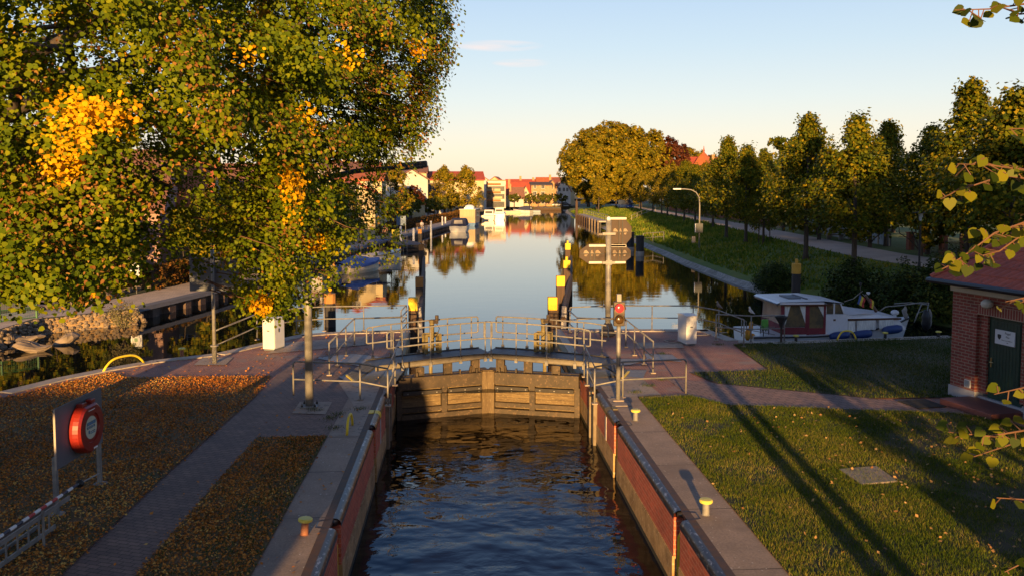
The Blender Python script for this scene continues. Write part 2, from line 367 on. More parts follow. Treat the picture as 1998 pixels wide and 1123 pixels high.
# paver path on the left, sheets 4 mm apart
pv = lp([(119,1123),(336,915),(500,772),(560,712),(700,676),(735,700),(690,790),(640,850),(502,853),(409,957),(266,1123)])
p0, p1 = pv[0], pv[-1]
def ext(a, b, y): t = (y-a[1])/(b[1]-a[1]); return (a[0]+(b[0]-a[0])*t, y)
pavL = [ext(pv[1], pv[0], 2.0)]+pv[1:-1]+[ext(pv[-2], pv[-1], 2.0)]
s = MB(); s.sheet(pavL, 0.0); tag(s.build('brick_path', m_paver), kind='structure')
S_L = -3.03
lawn1 = [(-60,-30),(-38,2)]+[(x+.55, y-.5) for x, y in edgeL[:3]]+lp([(250,736),(530,733),(500,772)])+[pv[1], pavL[0], (pavL[0][0]-1,-30)]
s = MB(); s.sheet(lawn1, .02); tag(s.build('lawn', m_soil2), kind='structure')
lawn2 = lp([(502,853),(640,851)])+[(S_L,18.7),(S_L,-30),(pavL[-1][0]+.6,-30), pavL[-1], pv[-2]]
s = MB(); s.sheet(lawn2, .02); tag(s.build('lawn', m_soil2), kind='structure')
# concrete strips along the chamber
for x0, x1 in ((S_L, XL-.22), (XR+.25, 4.66)):
    s = MB(); s.sheet([(x0,-12),(x1,-12),(x1,25.6),(x0,25.6)], .008); tag(s.build('concrete_strip', m_strip), kind='structure')
# grass right of the lock
lawnR = lp([(1250,776),(1345,772),(1420,790),(1860,806)])+[(13.0,19.2),(13.2,-30),(4.66,-30),(4.66,21.9)]
s = MB(); s.sheet(lawnR, .02); tag(s.build('lawn', m_soil), kind='structure')
lawnR2 = lp([(1345,727),(1500,722),(1430,672),(1500,669),(1850,657)])+[(22.5,30.3),(60,30.5),(60,12),(17,19),(12.8,21.5)]+lp([(1700,777),(1400,748)])
s = MB(); s.sheet(lawnR2, .02); tag(s.build('lawn', m_soil), kind='structure')
s = MB(); s.sheet([(13.4,-30),(60,-30),(60,12),(17,19),(13.4,18)], .016); tag(s.build('lawn', m_soil), kind='structure')
s = MB(); s.sheet(lp([(1300,738),(1400,748),(1700,777),(1880,800),(1880,815),(1860,806),(1420,790),(1345,772)]), .012); tag(s.build('lawn_path', m_path2), kind='structure')
# pale kerb along the island edge
k = MB()
for (a, b) in zip(edgeL[:-1], edgeL[1:]):
    d = Vector((b[0]-a[0], b[1]-a[1])); n = int(max(1, d.length/1.1)); u = d.normalized(); q = Vector((u.y,-u.x))
    for i in range(n):
        c0 = Vector(a)+d*(i/n)+u*.01; c1 = Vector(a)+d*((i+1)/n)-u*.01
        k.prism([tuple(c0-q*.03), tuple(c0+q*.42), tuple(c1+q*.42), tuple(c1-q*.03)], -.3, .03)
tag(k.build('quay_kerb', m_stonec, bevel=.015), 'pale stone kerb along the water edge of the leaf strewn island', 'kerb')
k = MB(); e2 = lp([(1125,642),(1380,643),(1440,664)])+lp([(1500,667),(1850,655)])
for (a, b) in zip(e2[:-1], e2[1:]):
    d = Vector((b[0]-a[0], b[1]-a[1])); n = int(max(1, d.length/1.3)); u = d.normalized(); q = Vector((u.y,-u.x))
    for i in range(n):
        c0 = Vector(a)+d*(i/n)+u*.01; c1 = Vector(a)+d*((i+1)/n)-u*.01
        k.prism([tuple(c0-q*.03), tuple(c0+q*.45), tuple(c1+q*.45), tuple(c1-q*.03)], -.3, .03)
tag(k.build('quay_kerb', m_stonec, bevel=.015), 'grey concrete kerb along the water beside the moored cabin boat', 'kerb')
s = MB()
for pad in ([(570,806),(635,808),(648,784),(585,784)], [(520,690),(720,672),(720,655),(560,668)], [(378,712),(440,712),(455,697),(395,697)], [(1245,680),(1335,678),(1330,668),(1240,668)], [(1195,785),(1222,785),(1218,776),(1192,776)]):
    s.sheet(lp(pad), .014)
tag(s.build('concrete_pads', m_conc), kind='structure')
s = MB(); s.sheet(lp([(690,790),(640,850),(705,850),(735,790),(775,735),(735,715),(660,745)]), .010); s.sheet(lp([(1190,778),(1290,770),(1255,740),(1230,720),(1140,735)]), .010); tag(s.build('concrete_apron', m_conc), kind='structure')

# left bank of the canal
wallL = [(-40,20.5),(-22,27.4)]+lp([(0,645),(75,622),(160,614),(265,604)])
quayL = lp([(265,602),(420,566),(560,528),(660,495),(760,468),(885,437),(940,424)])+[(3.5,215),(9,262)]
def offs(pl, d):
    out = []
    for i, p in enumerate(pl):
        a = Vector(pl[max(i-1,0)]); b = Vector(pl[min(i+1,len(pl)-1)]); t = (b-a).normalized(); n = Vector((-t.y, t.x)); q = Vector(p)+n*d; out.append((q.x, q.y))
    return out
s = MB(); s.prism([(-900,20)]+wallL+offs(quayL,.38)+[(14,290),(60,296),(140,330),(900,340),(900,1500),(-900,1500)], -3, 0.0); tag(s.build('left_bank', m_land), kind='structure')
def ribbon(pl, d0, d1, z, m, name):
    s = MB(); a = offs(pl, d0); b = offs(pl, d1); s.loft([[(p[0],p[1],z) for p in a], [(p[0],p[1],z) for p in b]]); return tag(s.build(name, m), kind='structure')
full = wallL[1:-1]+quayL
ribbon(full, .25, 3.2, .012, m_prom, 'promenade')
ribbon(full, 4.4, 16, .010, m_road, 'road')
# capping beam and sheet piling
cap = MB(); a = offs(quayL, .02)
for i, (p, q) in enumerate(zip(quayL[:-1], quayL[1:])):
    d = Vector((q[0]-p[0], q[1]-p[1])).normalized(); n = Vector((-d.y, d.x))
    cap.prism([(p[0]-n.x*.12,p[1]-n.y*.12),(q[0]-n.x*.12,q[1]-n.y*.12),(q[0]+n.x*.4,q[1]+n.y*.4),(p[0]+n.x*.4,p[1]+n.y*.4)], -.16, .05)
qw = empty('quay_wall', (quayL[0][0],quayL[0][1],0), 'rusty sheet pile quay wall with grey capping beam along the promenade', 'quay wall')
cap.build('capping_beam', M('cap_beam', (.13,.13,.15), (.17,.16,.17), 2, .8), qw)
sp = MB(); prof = []
for (p, q) in zip(quayL[:-1], quayL[1:]):
    d = Vector((q[0]-p[0], q[1]-p[1])); n_ = max(1, int(d.length/1.25)); u = d.normalized(); nn = Vector((-u.y, u.x)); st = d.length/n_
    for i in range(n_):
        o = Vector(p)+u*(i*st)
        for a_, dep in ((0,.0),(.30,.0),(.42,.30),(.80,.30),(.92,.0)):
            v = o+u*(a_*st/1.0)+nn*dep; prof.append((v.x, v.y))
sp.loft([[(x,y,-1.4) for x,y in prof], [(x,y,-.155) for x,y in prof]])
sp.build('sheet_piles', m_sheet, qw)
# rubble retaining wall at the near end of the promenade
rw = empty('stone_wall', (wallL[3][0], wallL[3][1], 0), 'rubble stone retaining wall sunlit at the water below the green fence', 'wall')
st = MB(); rr = random.Random(3)
path_pts = [Vector((x,y)) for x, y in wallL]+[Vector(quayL[0])]
tot = 0
for a_, b_ in zip(path_pts[:-1], path_pts[1:]):
    d = b_-a_; L_ = d.length; u = d.normalized(); nn = Vector((u.y,-u.x)); x = 0
    while x < L_:
        far = (a_+u*x).length
        for row in range(6):
            zz = -.75+row*.14+rr.uniform(-.03,.03); lean = .55-(zz+.75)*.6
            w_ = rr.uniform(.07,.15); c = a_+u*(x+rr.uniform(-.1,.1))+nn*(lean-.1+rr.uniform(-.05,.05))
            r = (w_*rr.uniform(.8,1.2), w_*rr.uniform(.8,1.2), w_*rr.uniform(.6,.9))
            pts = []; n0 = len(st.v); st.ball((c.x,c.y,zz), r, 7, 4)
            for i in range(n0, len(st.v)):
                v = st.v[i]; j = 1+rr.uniform(-.16,.16); st.v[i] = (c.x+(v[0]-c.x)*j, c.y+(v[1]-c.y)*j, zz+(v[2]-zz)*j)
        x += .2
st.build('rubble_stones', m_stone, rw)
bk = MB(); bk.loft([[(p.x+.9*math.cos(0)*0,p.y,-.02) for p in path_pts], [(p.x+.35,p.y-.75,-1.2) for p in path_pts]]); bk.build('wall_core', m_concold, rw)
sl = MB()
for (px_, py_, w_, h_) in ((50,660,1.3,.22),(60,676,1.5,.22),(-60,690,2.0,.3),(130,662,.7,.35)):
    c = at(px_, py_, -.45); n0 = len(sl.v); sl.ball(c, (w_*.6, .5, h_*.75), 12, 7)
    for i_ in range(n0, len(sl.v)): v_ = sl.v[i_]; j_ = 1+.16*math.sin(v_[0]*5+v_[2]*9)+rr.uniform(-.10,.10); sl.v[i_] = (c[0]+(v_[0]-c[0])*j_, c[1]+(v_[1]-c[1])*j_, c[2]+(v_[2]-c[2])*j_+.08*math.sin(v_[0]*4))
sl.build('boulders', M('boulder', (.28,.21,.15), (.17,.13,.095), 1.6, .9, bmp=.5, bscale=9), rw)

# right bank: revetment, grass slope, path, gardens
wat = [(22.8,28),(22.5,33),(21.6,38),(19.4,44),(17.7,49.2),(18.0,60),(18.6,72),(20.2,96),(23.0,140),(25.7,192),(29,240),(36,285),(60,312),(900,330)]
PZ = 1.2
pl_ = [at(1960,560,.9)[:2], at(1820,531,1.0)[:2], at(1690,507,PZ)[:2], at(1570,480,PZ)[:2], at(1480,459,PZ)[:2], at(1400,440,PZ)[:2], at(1320,424,PZ)[:2], at(1235,408,PZ)[:2]]
def resamp(pl, ys):
    out = []; ys_ = [p[1] for p in pl]; xs_ = [p[0] for p in pl]
    for y in ys:
        i = min(max(np.searchsorted(ys_, y), 1), len(pl)-1); t = (y-ys_[i-1])/(ys_[i]-ys_[i-1]); out.append(xs_[i-1]+(xs_[i]-xs_[i-1])*t)
    return out
YS = [28,33,36,40,44,49,55,62,70,80,92,106,122,140,160,182,205,230,262]
wx = resamp(wat, YS); pxs = resamp(sorted(pl_, key=lambda p: p[1]), YS)
pxs = [max(p, w_+3.2) for p, w_ in zip(pxs, wx)]
PWID = 4.3
rows = []
for y, a_, b_ in zip(YS, wx, pxs):
    r_ = [(a_-1.2,y,-1.3),(a_,y,-.62),(a_+.5,y,-.45),(a_+1.3,y,-.1)]
    for t in (.3,.5,.7,.88): r_.append((a_+1.3+(b_-a_-1.3)*t+rr.uniform(-.1,.1), y, -.1+(PZ+.1)*(t**.8)+rr.uniform(-.05,.05)))
    r_ += [(b_,y,PZ),(b_+PWID+.3,y,PZ),(b_+PWID+2.4,y,PZ+.05),(b_+45,y,PZ+1.0),(b_+900,y,PZ+2)]
    rows.append(r_)
s = MB(); s.loft(rows); tag(s.build('embankment', m_bank), kind='structure')
s = MB(); s.sheet([(60,262),(60,700),(950,700),(950,262)], PZ-.1); s.sheet([(36,262),(60,262),(60,285),(40,284)], .3); tag(s.build('ground', m_land), kind='structure')
s = MB(); s.loft([[(b_+.15,y,PZ+.02) for y, b_ in zip(YS, pxs)], [(b_+PWID,y,PZ+.02) for y, b_ in zip(YS, pxs)]]); tag(s.build('towpath', m_asph), kind='structure')
s = MB(); sel = [(y,a_) for y, a_ in zip(YS, wx) if y >= 49]
s.loft([[(a_-.35,y,-.72) for y, a_ in sel], [(a_+.15,y,-.50) for y, a_ in sel], [(a_+.55+.22*math.sin(y*1.7)+.15*math.sin(y*4.1),y,-.30) for y, a_ in sel]]); tag(s.build('stone_revetment', m_revet), kind='structure')
def pathx(y): return float(np.interp(y, YS, pxs))
def watx(y): return float(np.interp(y, YS, wx))
def bankz(x, y):
    a_, b_ = watx(y), pathx(y)
    if x >= b_: return PZ
    t = max(0, (x-a_-1.3)/(b_-a_-1.3)); return -.1+(PZ+.1)*(t**.8)
# ------------------------------------------------------------------ lock chamber
for side, X, lab in ((-1, XL, 'shaded left'), (1, XR, 'sunlit right')):
    ch = empty('chamber_wall', (X, 10, 0), ('brick lock chamber wall in shade with black steel edge and yellow ladder poles' if side < 0 else 'sunlit red brick lock chamber wall over brown stained concrete with steel edge'), 'chamber wall')
    o = side
    lad = (13.6, 19.3)
    segs = []; y0 = -12
    for yl in lad: segs.append((y0, yl)); y0 = yl+.42
    segs.append((y0, 22.55)); segs.append((23.0, YG+.25))
    b = MB(); c = MB(); r_ = MB(); g = MB()
    for (a_, e_) in segs:
        x0, x1 = sorted((X, X+o*.9))
        b.box(x0, a_, -.78, x1, e_, -.10)
        x0, x1 = sorted((X-o*.02, X+o*.9)); c.box(x0, a_, -3.2, x1, e_, -.78)
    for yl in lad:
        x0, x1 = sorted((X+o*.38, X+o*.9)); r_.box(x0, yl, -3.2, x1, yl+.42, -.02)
    td = MB(); x0, x1 = sorted((X-o*.024, X+o*.1))
    for (a_, e_) in segs: td.box(x0, a_+.002, -1.6, x1, e_-.002, ZC+.10)
    td.build('tide_band', M('tide_algae', (.035,.03,.012), (.06,.05,.02), 3, .6), ch)
    b.build('brick_face', m_brickwall, ch); c.build('concrete_base', m_concold, ch)
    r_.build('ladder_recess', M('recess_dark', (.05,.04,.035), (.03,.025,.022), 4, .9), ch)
    x0, x1 = sorted((X+o*.30, X+o*.9)); g.box(x0, 22.55, -3.2, x1, 23.0, -.02); g.build('stop_log_groove', m_darksteel, ch)
    pb = MB(); x0, x1 = sorted((X-o*.10, X+o*.28)); pb.box(x0, 22.28, -3.2, x1, 22.54, -.06); pb.box(x0, 23.01, -3.2, x1, 23.14, -.06); pb.build('groove_block', M('groove_conc', (.24,.19,.13), (.15,.11,.07), 3, .9, bmp=.4), ch)
    # rolled steel edge
    e = MB(); prof = []
    for t in range(7):
        an = math.pi/2*t/6; prof.append((X-o*.005+o*.11*(1-math.sin(an)), -.085+.105*math.cos(an)))
    prof = [(X+o*.13,.020)]+prof[0:]+[(X-o*.005,-.13),(X+o*.06,-.13)]
    prof = sorted(set(prof), key=prof.index)
    for (a_, e_) in ((-12, lad[0]), (lad[0]+.42, lad[1]), (lad[1]+.42, 22.55), (23.0, 24.9)):
        e.loft([[(x, a_, z) for x, z in prof], [(x, e_, z) for x, z in prof]])
    e.build('steel_edge', m_edge, ch, smooth=True)
    for yl in lad:                                   # the edge swings back round each ladder
        w_ = MB(); w_.tube([(X+o*.08,yl-.03,-.06),(X+o*.16,yl+.02,-.05),(X+o*.36,yl+.08,-.05),(X+o*.36,yl+.34,-.05),(X+o*.16,yl+.40,-.05),(X+o*.08,yl+.45,-.06)], .065, 8); w_.build('ladder_edge', m_darksteel, ch, smooth=True)
        yp = MB(); yp.tube([(X+o*.07,yl+.30,-3),(X+o*.07,yl+.30,-.40),(X+o*.12,yl+.30,-.30),(X+o*.24,yl+.30,-.28)], .035, 8); yp.build('ladder_pole', m_yel, ch, smooth=True)
        rg = MB()
        for q in range(9): rg.tube([(X+o*.12,yl+.06,-.35-q*.28),(X+o*.12,yl+.36,-.35-q*.28)], .014, 6)
        rg.build('ladder_rungs', m_steel, ch)
    gb = MB(); x0, x1 = sorted((X+o*.125, X+o*.27)); gb.box(x0, -12, -.05, x1, 24.9, .012); gb.build('rail_bed', m_rust, ch)
    yb = MB(); x0, x1 = sorted((X+o*.155, X+o*.275)); yb.box(x0, 20.75, -.04, x1, 21.05, .028)
    yb.loft([[(x-o*.006 if i > 0 else x, 20.75, z+.003) for i, (x, z) in enumerate(prof)], [(x-o*.006 if i > 0 else x, 21.05, z+.003) for i, (x, z) in enumerate(prof)]]); yb.build('yellow_mark', m_dyel if side > 0 else m_yel, ch)
    gs = MB(); x0, x1 = sorted((X-o*.012, X+o*.01)); gs.box(x0, 20.80, -1.3, x1, 20.98, -.18); gs.build('depth_gauge', M('gauge', (.45,.42,.38), (.36,.33,.30), 8, .7), ch)
    cn = MB(); x0, x1 = sorted((X-o*.008+o*.15, X+o*.9)); cn.box(x0, 24.9, -.3, x1, 26.6, .012); cn.build('gate_corner', m_conc, ch)
    hw = MB(); x0, x1 = sorted((X+o*.02, X+o*.9)); hw.box(x0, YG+.25, -3.2, x1, 33.2, -.012); hw.build('head_wall', m_concold, ch)
    cl = MB(); x0, x1 = sorted((X-o*.002, X+o*.3)); cl.box(x0, 24.9, -.3, x1, 33.2, .02); cl.build('coping', m_darksteel, ch, bevel=.02)

# ------------------------------------------------------------------ mitre gates
MX = .79; GH = 25.3; GM = 26.12
def leaf(side):
    hx = XR-.02 if side > 0 else XL+.02
    h = Vector((hx, GH, 0)); m_ = Vector((MX+side*.012, GM, 0)); d = m_-h; Ln = d.length; u = d.normalized()
    n = Vector((-u.y, u.x, 0));  n = n if n.y < 0 else -n          # towards the chamber
    T = Matrix(((u.x, n.x, 0, h.x), (u.y, n.y, 0, h.y), (0, 0, 1, 0), (0, 0, 0, 1)))
    g = empty('lock_gate', tuple(h), ('left leaf of the mitre gate with a slanting shadow across its timber panels' if side < 0 else 'right leaf of the mitre gate with fully sunlit timber panels'), 'lock gate')
    sk = MB(T)                                        # planking
    sk.box(.05, -.06, -3.0, Ln-.02, .06, -.10); sk.build('planking', m_gate, g)
    fr = MB(T)
    fr.box(.03, .061, -.46, Ln-.02, .24, -.09)          # top girder
    for a_, b_ in ((.0,.16), (Ln*.50-.07, Ln*.50+.10)): fr.box(a_, .062, -3.0, b_, .22, -.461)
    fr.box(.16, .062, -1.16, Ln-.26, .20, -1.03); fr.box(.16, .063, -3.0, Ln-.26, .26, -1.22)
    fr.box(.05, -.25, -.30, Ln-.02, -.061, -.09)
    mt = MB(T); mt.box(Ln-.26, .064, -3.0, Ln-.005, .29, -.05); mt.box(Ln-.22, -.2, -.05, Ln-.01, .25, -.02); mt.build('mitre_post', m_mitre, g, bevel=.015)
    fb = MB(T)
    for a_, b_ in ((.17, Ln*.50-.09), (Ln*.50+.12, Ln-.28)): fb.box(a_, .23, -.62, b_, .32, -.50)
    fb.build('fender_bar', m_gatebar, g, bevel=.01)
    for zz_ in (-.76,-.90): fr.box(.17, .061, zz_-.006, Ln-.27, .066, zz_+.006)
    for q in range(6): bl = MB(T); bl.box(.3+q*(Ln-.7)/5, .321, -.575, .34+q*(Ln-.7)/5, .335, -.545); bl.build('bolt', m_steel, g)
    pk = fr
    for sx_ in (.62, Ln-.42, Ln-.95): pk.box(sx_, .05, -.09, sx_+.05, .16, .03)
    pk.prismx([(-.02,-.09),(.12,-.09),(.2,.13),(.16,.14)], Ln-.62, Ln-.56); fr.build('girders', m_gatedark, g, bevel=.012)
    # stays that carry the footbridge, sluice spindle
    for sx_, zt in ((Ln-.40,.42), (Ln*.56,.33), (Ln*.26,.16)):
        stv = MB(T); stv.box(sx_-.10, -.02, -.09, sx_+.10, .02, zt); stv.box(sx_-.13, -.08, -.09, sx_-.10, .08, zt); stv.box(sx_+.10, -.08, -.09, sx_+.13, .08, zt); stv.build('bridge_stay', m_gatedark, g)
    ro = MB(T); ro.tube([(Ln*.40,-.25,-.6),(Ln*.40,-.25,.35)], .06, 8); ro.build('sluice_rod', m_dyel, g)
    return g
leaf(-1); leaf(1)
# footbridge on the gates: one cambered deck with two railings per leaf
def bridge(side):
    s = side
    # centre line of the deck: from the mitre to the bank
    cl = [(MX+s*.06, 26.30, .50), (MX+s*.9, 26.02, .495), (MX+s*1.9, 25.62, .475), (MX+s*2.8, 25.22, .445), (MX+s*3.5, 24.94, .41)]
    d = Vector((cl[-1][0]-cl[0][0], cl[-1][1]-cl[0][1])).normalized(); n = Vector((-d.y, d.x)); n = n if n.y > 0 else -n
    b = empty('gate_footbridge', (cl[0][0], cl[0][1], 0), ('left half of the cambered footbridge over the lock gates' if s < 0 else 'right half of the cambered footbridge over the lock gates'), 'footbridge')
    def off(k, w, z): return (cl[k][0]+n.x*w, cl[k][1]+n.y*w, cl[k][2]+z)
    dk = MB(); dk.loft([[off(k,-.48,0) for k in range(5)], [off(k,.48,0) for k in range(5)], [off(k,.48,-.05) for k in range(5)], [off(k,-.48,-.05) for k in range(5)]], True)
    dk.add([off(0,-.48,0),off(0,.48,0),off(0,.48,-.05),off(0,-.48,-.05)], [(0,1,2,3)]); dk.build('deck', m_deck, b)
    rp = MB(); e_ = [off(4,-.48,0), off(4,.48,0)]; q_ = [(e_[i][0]-d.x*-.62, e_[i][1]-d.y*-.62, .03) for i in (0,1)]; rp.loft([e_, q_, [(p[0],p[1],.018) for p in q_], [(p[0],p[1],p[2]-.06) for p in e_]], True); rp.build('end_ramp', m_chequer, b)
    fs = MB()
    for w in (-.52, .52): fs.loft([[off(k,w-.03,.03) for k in range(5)], [off(k,w+.03,.03) for k in range(5)], [off(k,w+.03,-.13) for k in range(5)], [off(k,w-.03,-.13) for k in range(5)]], True)
    fs.build('fascia', M('fascia', (.22,.185,.14), (.15,.13,.10), 4, .6, .2), b)
    ye = MB(); ye.obox(tuple((Vector(q_[0])+Vector(q_[1]))/2+Vector((0,0,.004))), (.06,.96,.03), math.atan2(n.y,n.x)-math.pi/2); ye.build('yellow_edge', m_yel, b)
    def P(t, w, z):                                     # point along the leaf, t in 0..4
        k = min(int(t), 3); f = t-k; a_ = off(k,w,z); c_ = off(k+1,w,z); return tuple(a_[i]+(c_[i]-a_[i])*f for i in range(3))
    for w, t1 in ((-.56, 3.55), (.56, 3.95)):
        tr = MB(); top = [P(t1-.0,w,.52)]+[P(t1-.0,w,.92), P(t1-.06,w,.97)]+[P(t,w,1.0) for t in (3.2,2.5,1.8,1.1,.4)]+[P(.08,w,1.0), P(.03,w,.96), P(.03,w,.54)]
        top = top+[P(t,w,.50) for t in (.08,.5,1.2,2,2.8,3.3)]+[P(t1-.06,w,.50)]+[P(t1,w,.52)]
        tr.tube(top, .024, 8, cap=False); tr.build('handrail', m_steel, b, smooth=True)
        for t in (.28, 1.15, 2.05, 2.95, t1-.25):
            p = MB(); a_ = P(t,w,-.2 if w < 0 else -.02); c_ = P(t,w,1.0); p.tube([a_, c_], .019, 8)
            p.obox((a_[0],a_[1],a_[2]+.06), (.09,.05,.14), math.atan2(n.y,n.x)-math.pi/2); p.build('post', m_steel, b)
    # sluice drive
    q = P(1.72, .30, 0)
    dr = empty('sluice_drive', q, ('dull yellow sluice drive with motor on the left half of the gate footbridge' if s < 0 else 'dull yellow sluice drive with motor on the right half of the gate footbridge'), 'sluice drive')
    an = math.atan2(n.y, n.x)-math.pi/2; T = Matrix.Translation(q) @ Matrix.Rotation(an, 4, 'Z')
    f_ = MB(T)
    for sx in (-.22, .22):
        f_.box(sx-.045,-.16,.02,sx+.045,-.13,.62); f_.box(sx-.045,.13,.02,sx+.045,.16,.62); f_.box(sx-.012,-.13,.02,sx+.012,.13,.62)
    f_.box(-.24,-.161,.58,.24,-.13,.64); f_.box(-.24,.13,.58,.24,.161,.64); f_.box(-.24,-.17,.06,.24,-.131,.12); f_.box(-.24,-.165,.22,.24,-.14,.27); f_.build('frame', m_dyel, dr)
    c_ = MB(T); c_.lathe([(.075,.0),(.075,.95),(.09,.96),(.09,1.02),(.03,1.05)], (0,0,.02), 12); c_.build('spindle_tube', m_dyel, dr, smooth=False)
    mo = MB(T); mo.obox((.10,-.02,1.0), (.16,.16,.12)); mo.lathe([(.06,0),(.06,.14),(.05,.17)], (.16,-.02,1.02), 10); mo.build('motor', m_gatedark, dr)
    cb = MB(T); cb.tube([(.12,-.08,.95),(.2,-.14,.8),(.12,-.17,.62),(-.02,-.18,.5)], .012, 6); cb.build('cable', m_black, dr)
bridge(-1); bridge(1)
for pts, lb in ((lp([(655,748),(735,772),(790,740),(735,715)]), 'left'), (lp([(1135,735),(1160,765),(1262,748),(1210,716)]), 'right')):
    pass
cp = MB(); cp.sheet(lp([(612,698),(700,714),(735,712),(775,700),(690,690)]), .018); cp.sheet(lp([(660,735),(730,712),(790,720),(768,752),(692,754)]), .018); tag(cp.build('chequer_plates', m_chequer), kind='structure')
cp = MB(); cp.sheet(lp([(1160,716),(1230,712),(1268,700),(1200,700)]), .018); cp.sheet(lp([(1140,738),(1205,733),(1255,738),(1262,722),(1160,722)]), .018); cp.sheet(lp([(1148,755),(1204,752),(1200,738),(1142,739)]), .018); tag(cp.build('chequer_plates', m_chequer), kind='structure')
cp = MB(); cp.sheet(lp([(1262,700),(1330,706),(1312,692),(1258,690)]), .018); tag(cp.build('chequer_plates', m_chequer), kind='structure')

# ------------------------------------------------------------------ railings
def railing(pts, posts, label, h=.98, z=.0, drop0=False, drop1=False, mid=.5, r=.025):
    """pts: ground points of the run; posts: fractions counted in points (2.5 = halfway between 2 and 3)"""
    pts = [Vector((p[0], p[1], 0)) for p in pts]
    def Q(t): k = min(int(t), len(pts)-2); f = t-k; return pts[k]+(pts[k+1]-pts[k])*f
    g = empty('railing', (pts[0].x, pts[0].y, 0), label, 'railing')
    top = [p+Vector((0,0,h)) for p in pts]; md = [p+Vector((0,0,mid)) for p in pts]
    a_ = MB(); run = list(top)
    if drop0: run = [pts[0]+Vector((0,0,.05)), pts[0]+Vector((0,0,h-.06)), pts[0]+(pts[1]-pts[0]).normalized()*.06+Vector((0,0,h))]+run[1:]
    if drop1: run = run[:-1]+[pts[-1]+(pts[-2]-pts[-1]).normalized()*.06+Vector((0,0,h)), pts[-1]+Vector((0,0,h-.06)), pts[-1]+Vector((0,0,.05))]
    a_.tube(run, r, 8); a_.build('top_rail', m_steel, g, smooth=True)
    b_ = MB(); b_.tube(md, r*.9, 8); b_.build('mid_rail', m_steel, g, smooth=True)
    for t in posts:
        p = Q(t); c_ = MB(); c_.tube([(p.x,p.y,.0),(p.x,p.y,h)], r*.95, 8); c_.build('post', m_steel, g, smooth=True)
        f_ = MB(); f_.obox((p.x,p.y,.025), (.15,.15,.03)); f_.build('foot_plate', m_conc, g)
    return g
A = lambda x, y: at(x, y)[:2]
railing([A(421,703),A(502,663),A(579,650),A(633,646),A(710,645),A(793,643),A(783,656)], [1,2,3,4,5,6], 'steel railing along the water edge behind the left white cabinet')
railing([A(643,732),A(692,674),A(784,670),A(795,655)], [0,.28,.62,1,2], 'steel railing rising towards the left piles beside the steel plates')
railing([A(573,775),A(703,780),A(757,792),A(771,752),A(775,738)], [1,2,3], 'steel railing round the foot of the left lamp post', drop0=True)
railing([A(1338,770),A(1215,776),A(1160,788),A(1146,752),A(1140,735)], [1,2,3,4], 'steel railing in front of the red signal light post', drop0=True)
railing([A(1274,728),A(1221,677),A(1126,672),A(1110,655)], [0,.30,.65,1,2], 'steel railing slanting down behind the red signal light')
railing([A(1112,648),A(1185,644),A(1272,644),A(1352,644),A(1402,655),A(1451,677)], [0,1,2,3,4,5], 'steel railing at the water edge behind the right cabinet')
railing([A(1397,664),A(1465,668),A(1530,666)], [0,1,2], 'short steel railing at the stern of the cabin boat')

# ------------------------------------------------------------------ bollards, hoops, cabinets, posts
def bollard(name, stem, lab, x, y, s=1.0):
    b = empty(name, (0,0,0), lab, 'bollard', 'mooring bollards with yellow tops beside the lock')
    c = MB(); c.lathe([(.075,0),(.062,.012),(.058,.21)], (0,0,0), 14); c.build('stem', stem, b, smooth=False)
    c = MB(); c.lathe([(.06,.205),(.108,.215),(.115,.23),(.115,.255),(.10,.268),(.02,.272)], (0,0,0), 18); c.build('cap', m_yelpale, b, smooth=False)
    b.location = (x, y, 0.01); b.scale = (s,)*3; return b
m_yelpale = M('cap_yellow', (.72,.62,.12), (.66,.55,.08), 8, .5)
m_ruststem = M('rust_stem', (.34,.13,.06), (.24,.09,.05), 9, .7)
bollard('bollard', m_ruststem, 'tilted cap bollard with rusty stem on the left concrete strip', *A(594,1043)).rotation_euler = (R(-3), R(4), 0)
bollard('bollard', m_steel, 'nearest grey stemmed bollard on the right concrete strip', *A(1377,1004))
bollard('bollard', m_steel, 'grey stemmed bollard near the foot of the red signal post', *A(1240,820))
bollard('bollard', m_ruststem, 'small bollard on the kerb between yellow hoop and road sign back', *A(355,694))
for px_, py_, lb in ((1553,666,'small black bollard beside the red wheelhouse of the boat'), (1727,660,'small black bollard in front of the white boat bow windows'), (1831,658,'small black bollard beyond the boat bow near the brick house')):
    b = bollard('bollard', m_black, lb, *A(px_,py_), s=.9)
def hoop(p0, p1, h, lab, r=.03, lean=0):
    a_, b_ = Vector((*p0, .0)), Vector((*p1, .0)); d = b_-a_; o = MB(); n = 14
    pts = []
    for i in range(n+1):
        t = i/n; q = a_+d*t; q.z = h*(1-abs(2*t-1)**3.2); pts.append(tuple(q))
    o.tube(pts, r, 8); return tag(o.build('hoop', m_yel, smooth=True), lab, 'hoop')
hoop(A(677,849), A(688,829), .36, 'small yellow steel hoop on the left concrete strip')
hoop(A(201,725), A(282,708), .36, 'long yellow steel hoop at the island kerb near the water', .035)
hoop(A(1633,664), A(1671,663), .36, 'yellow steel hoop at the quay beside the blue fenders', .03)
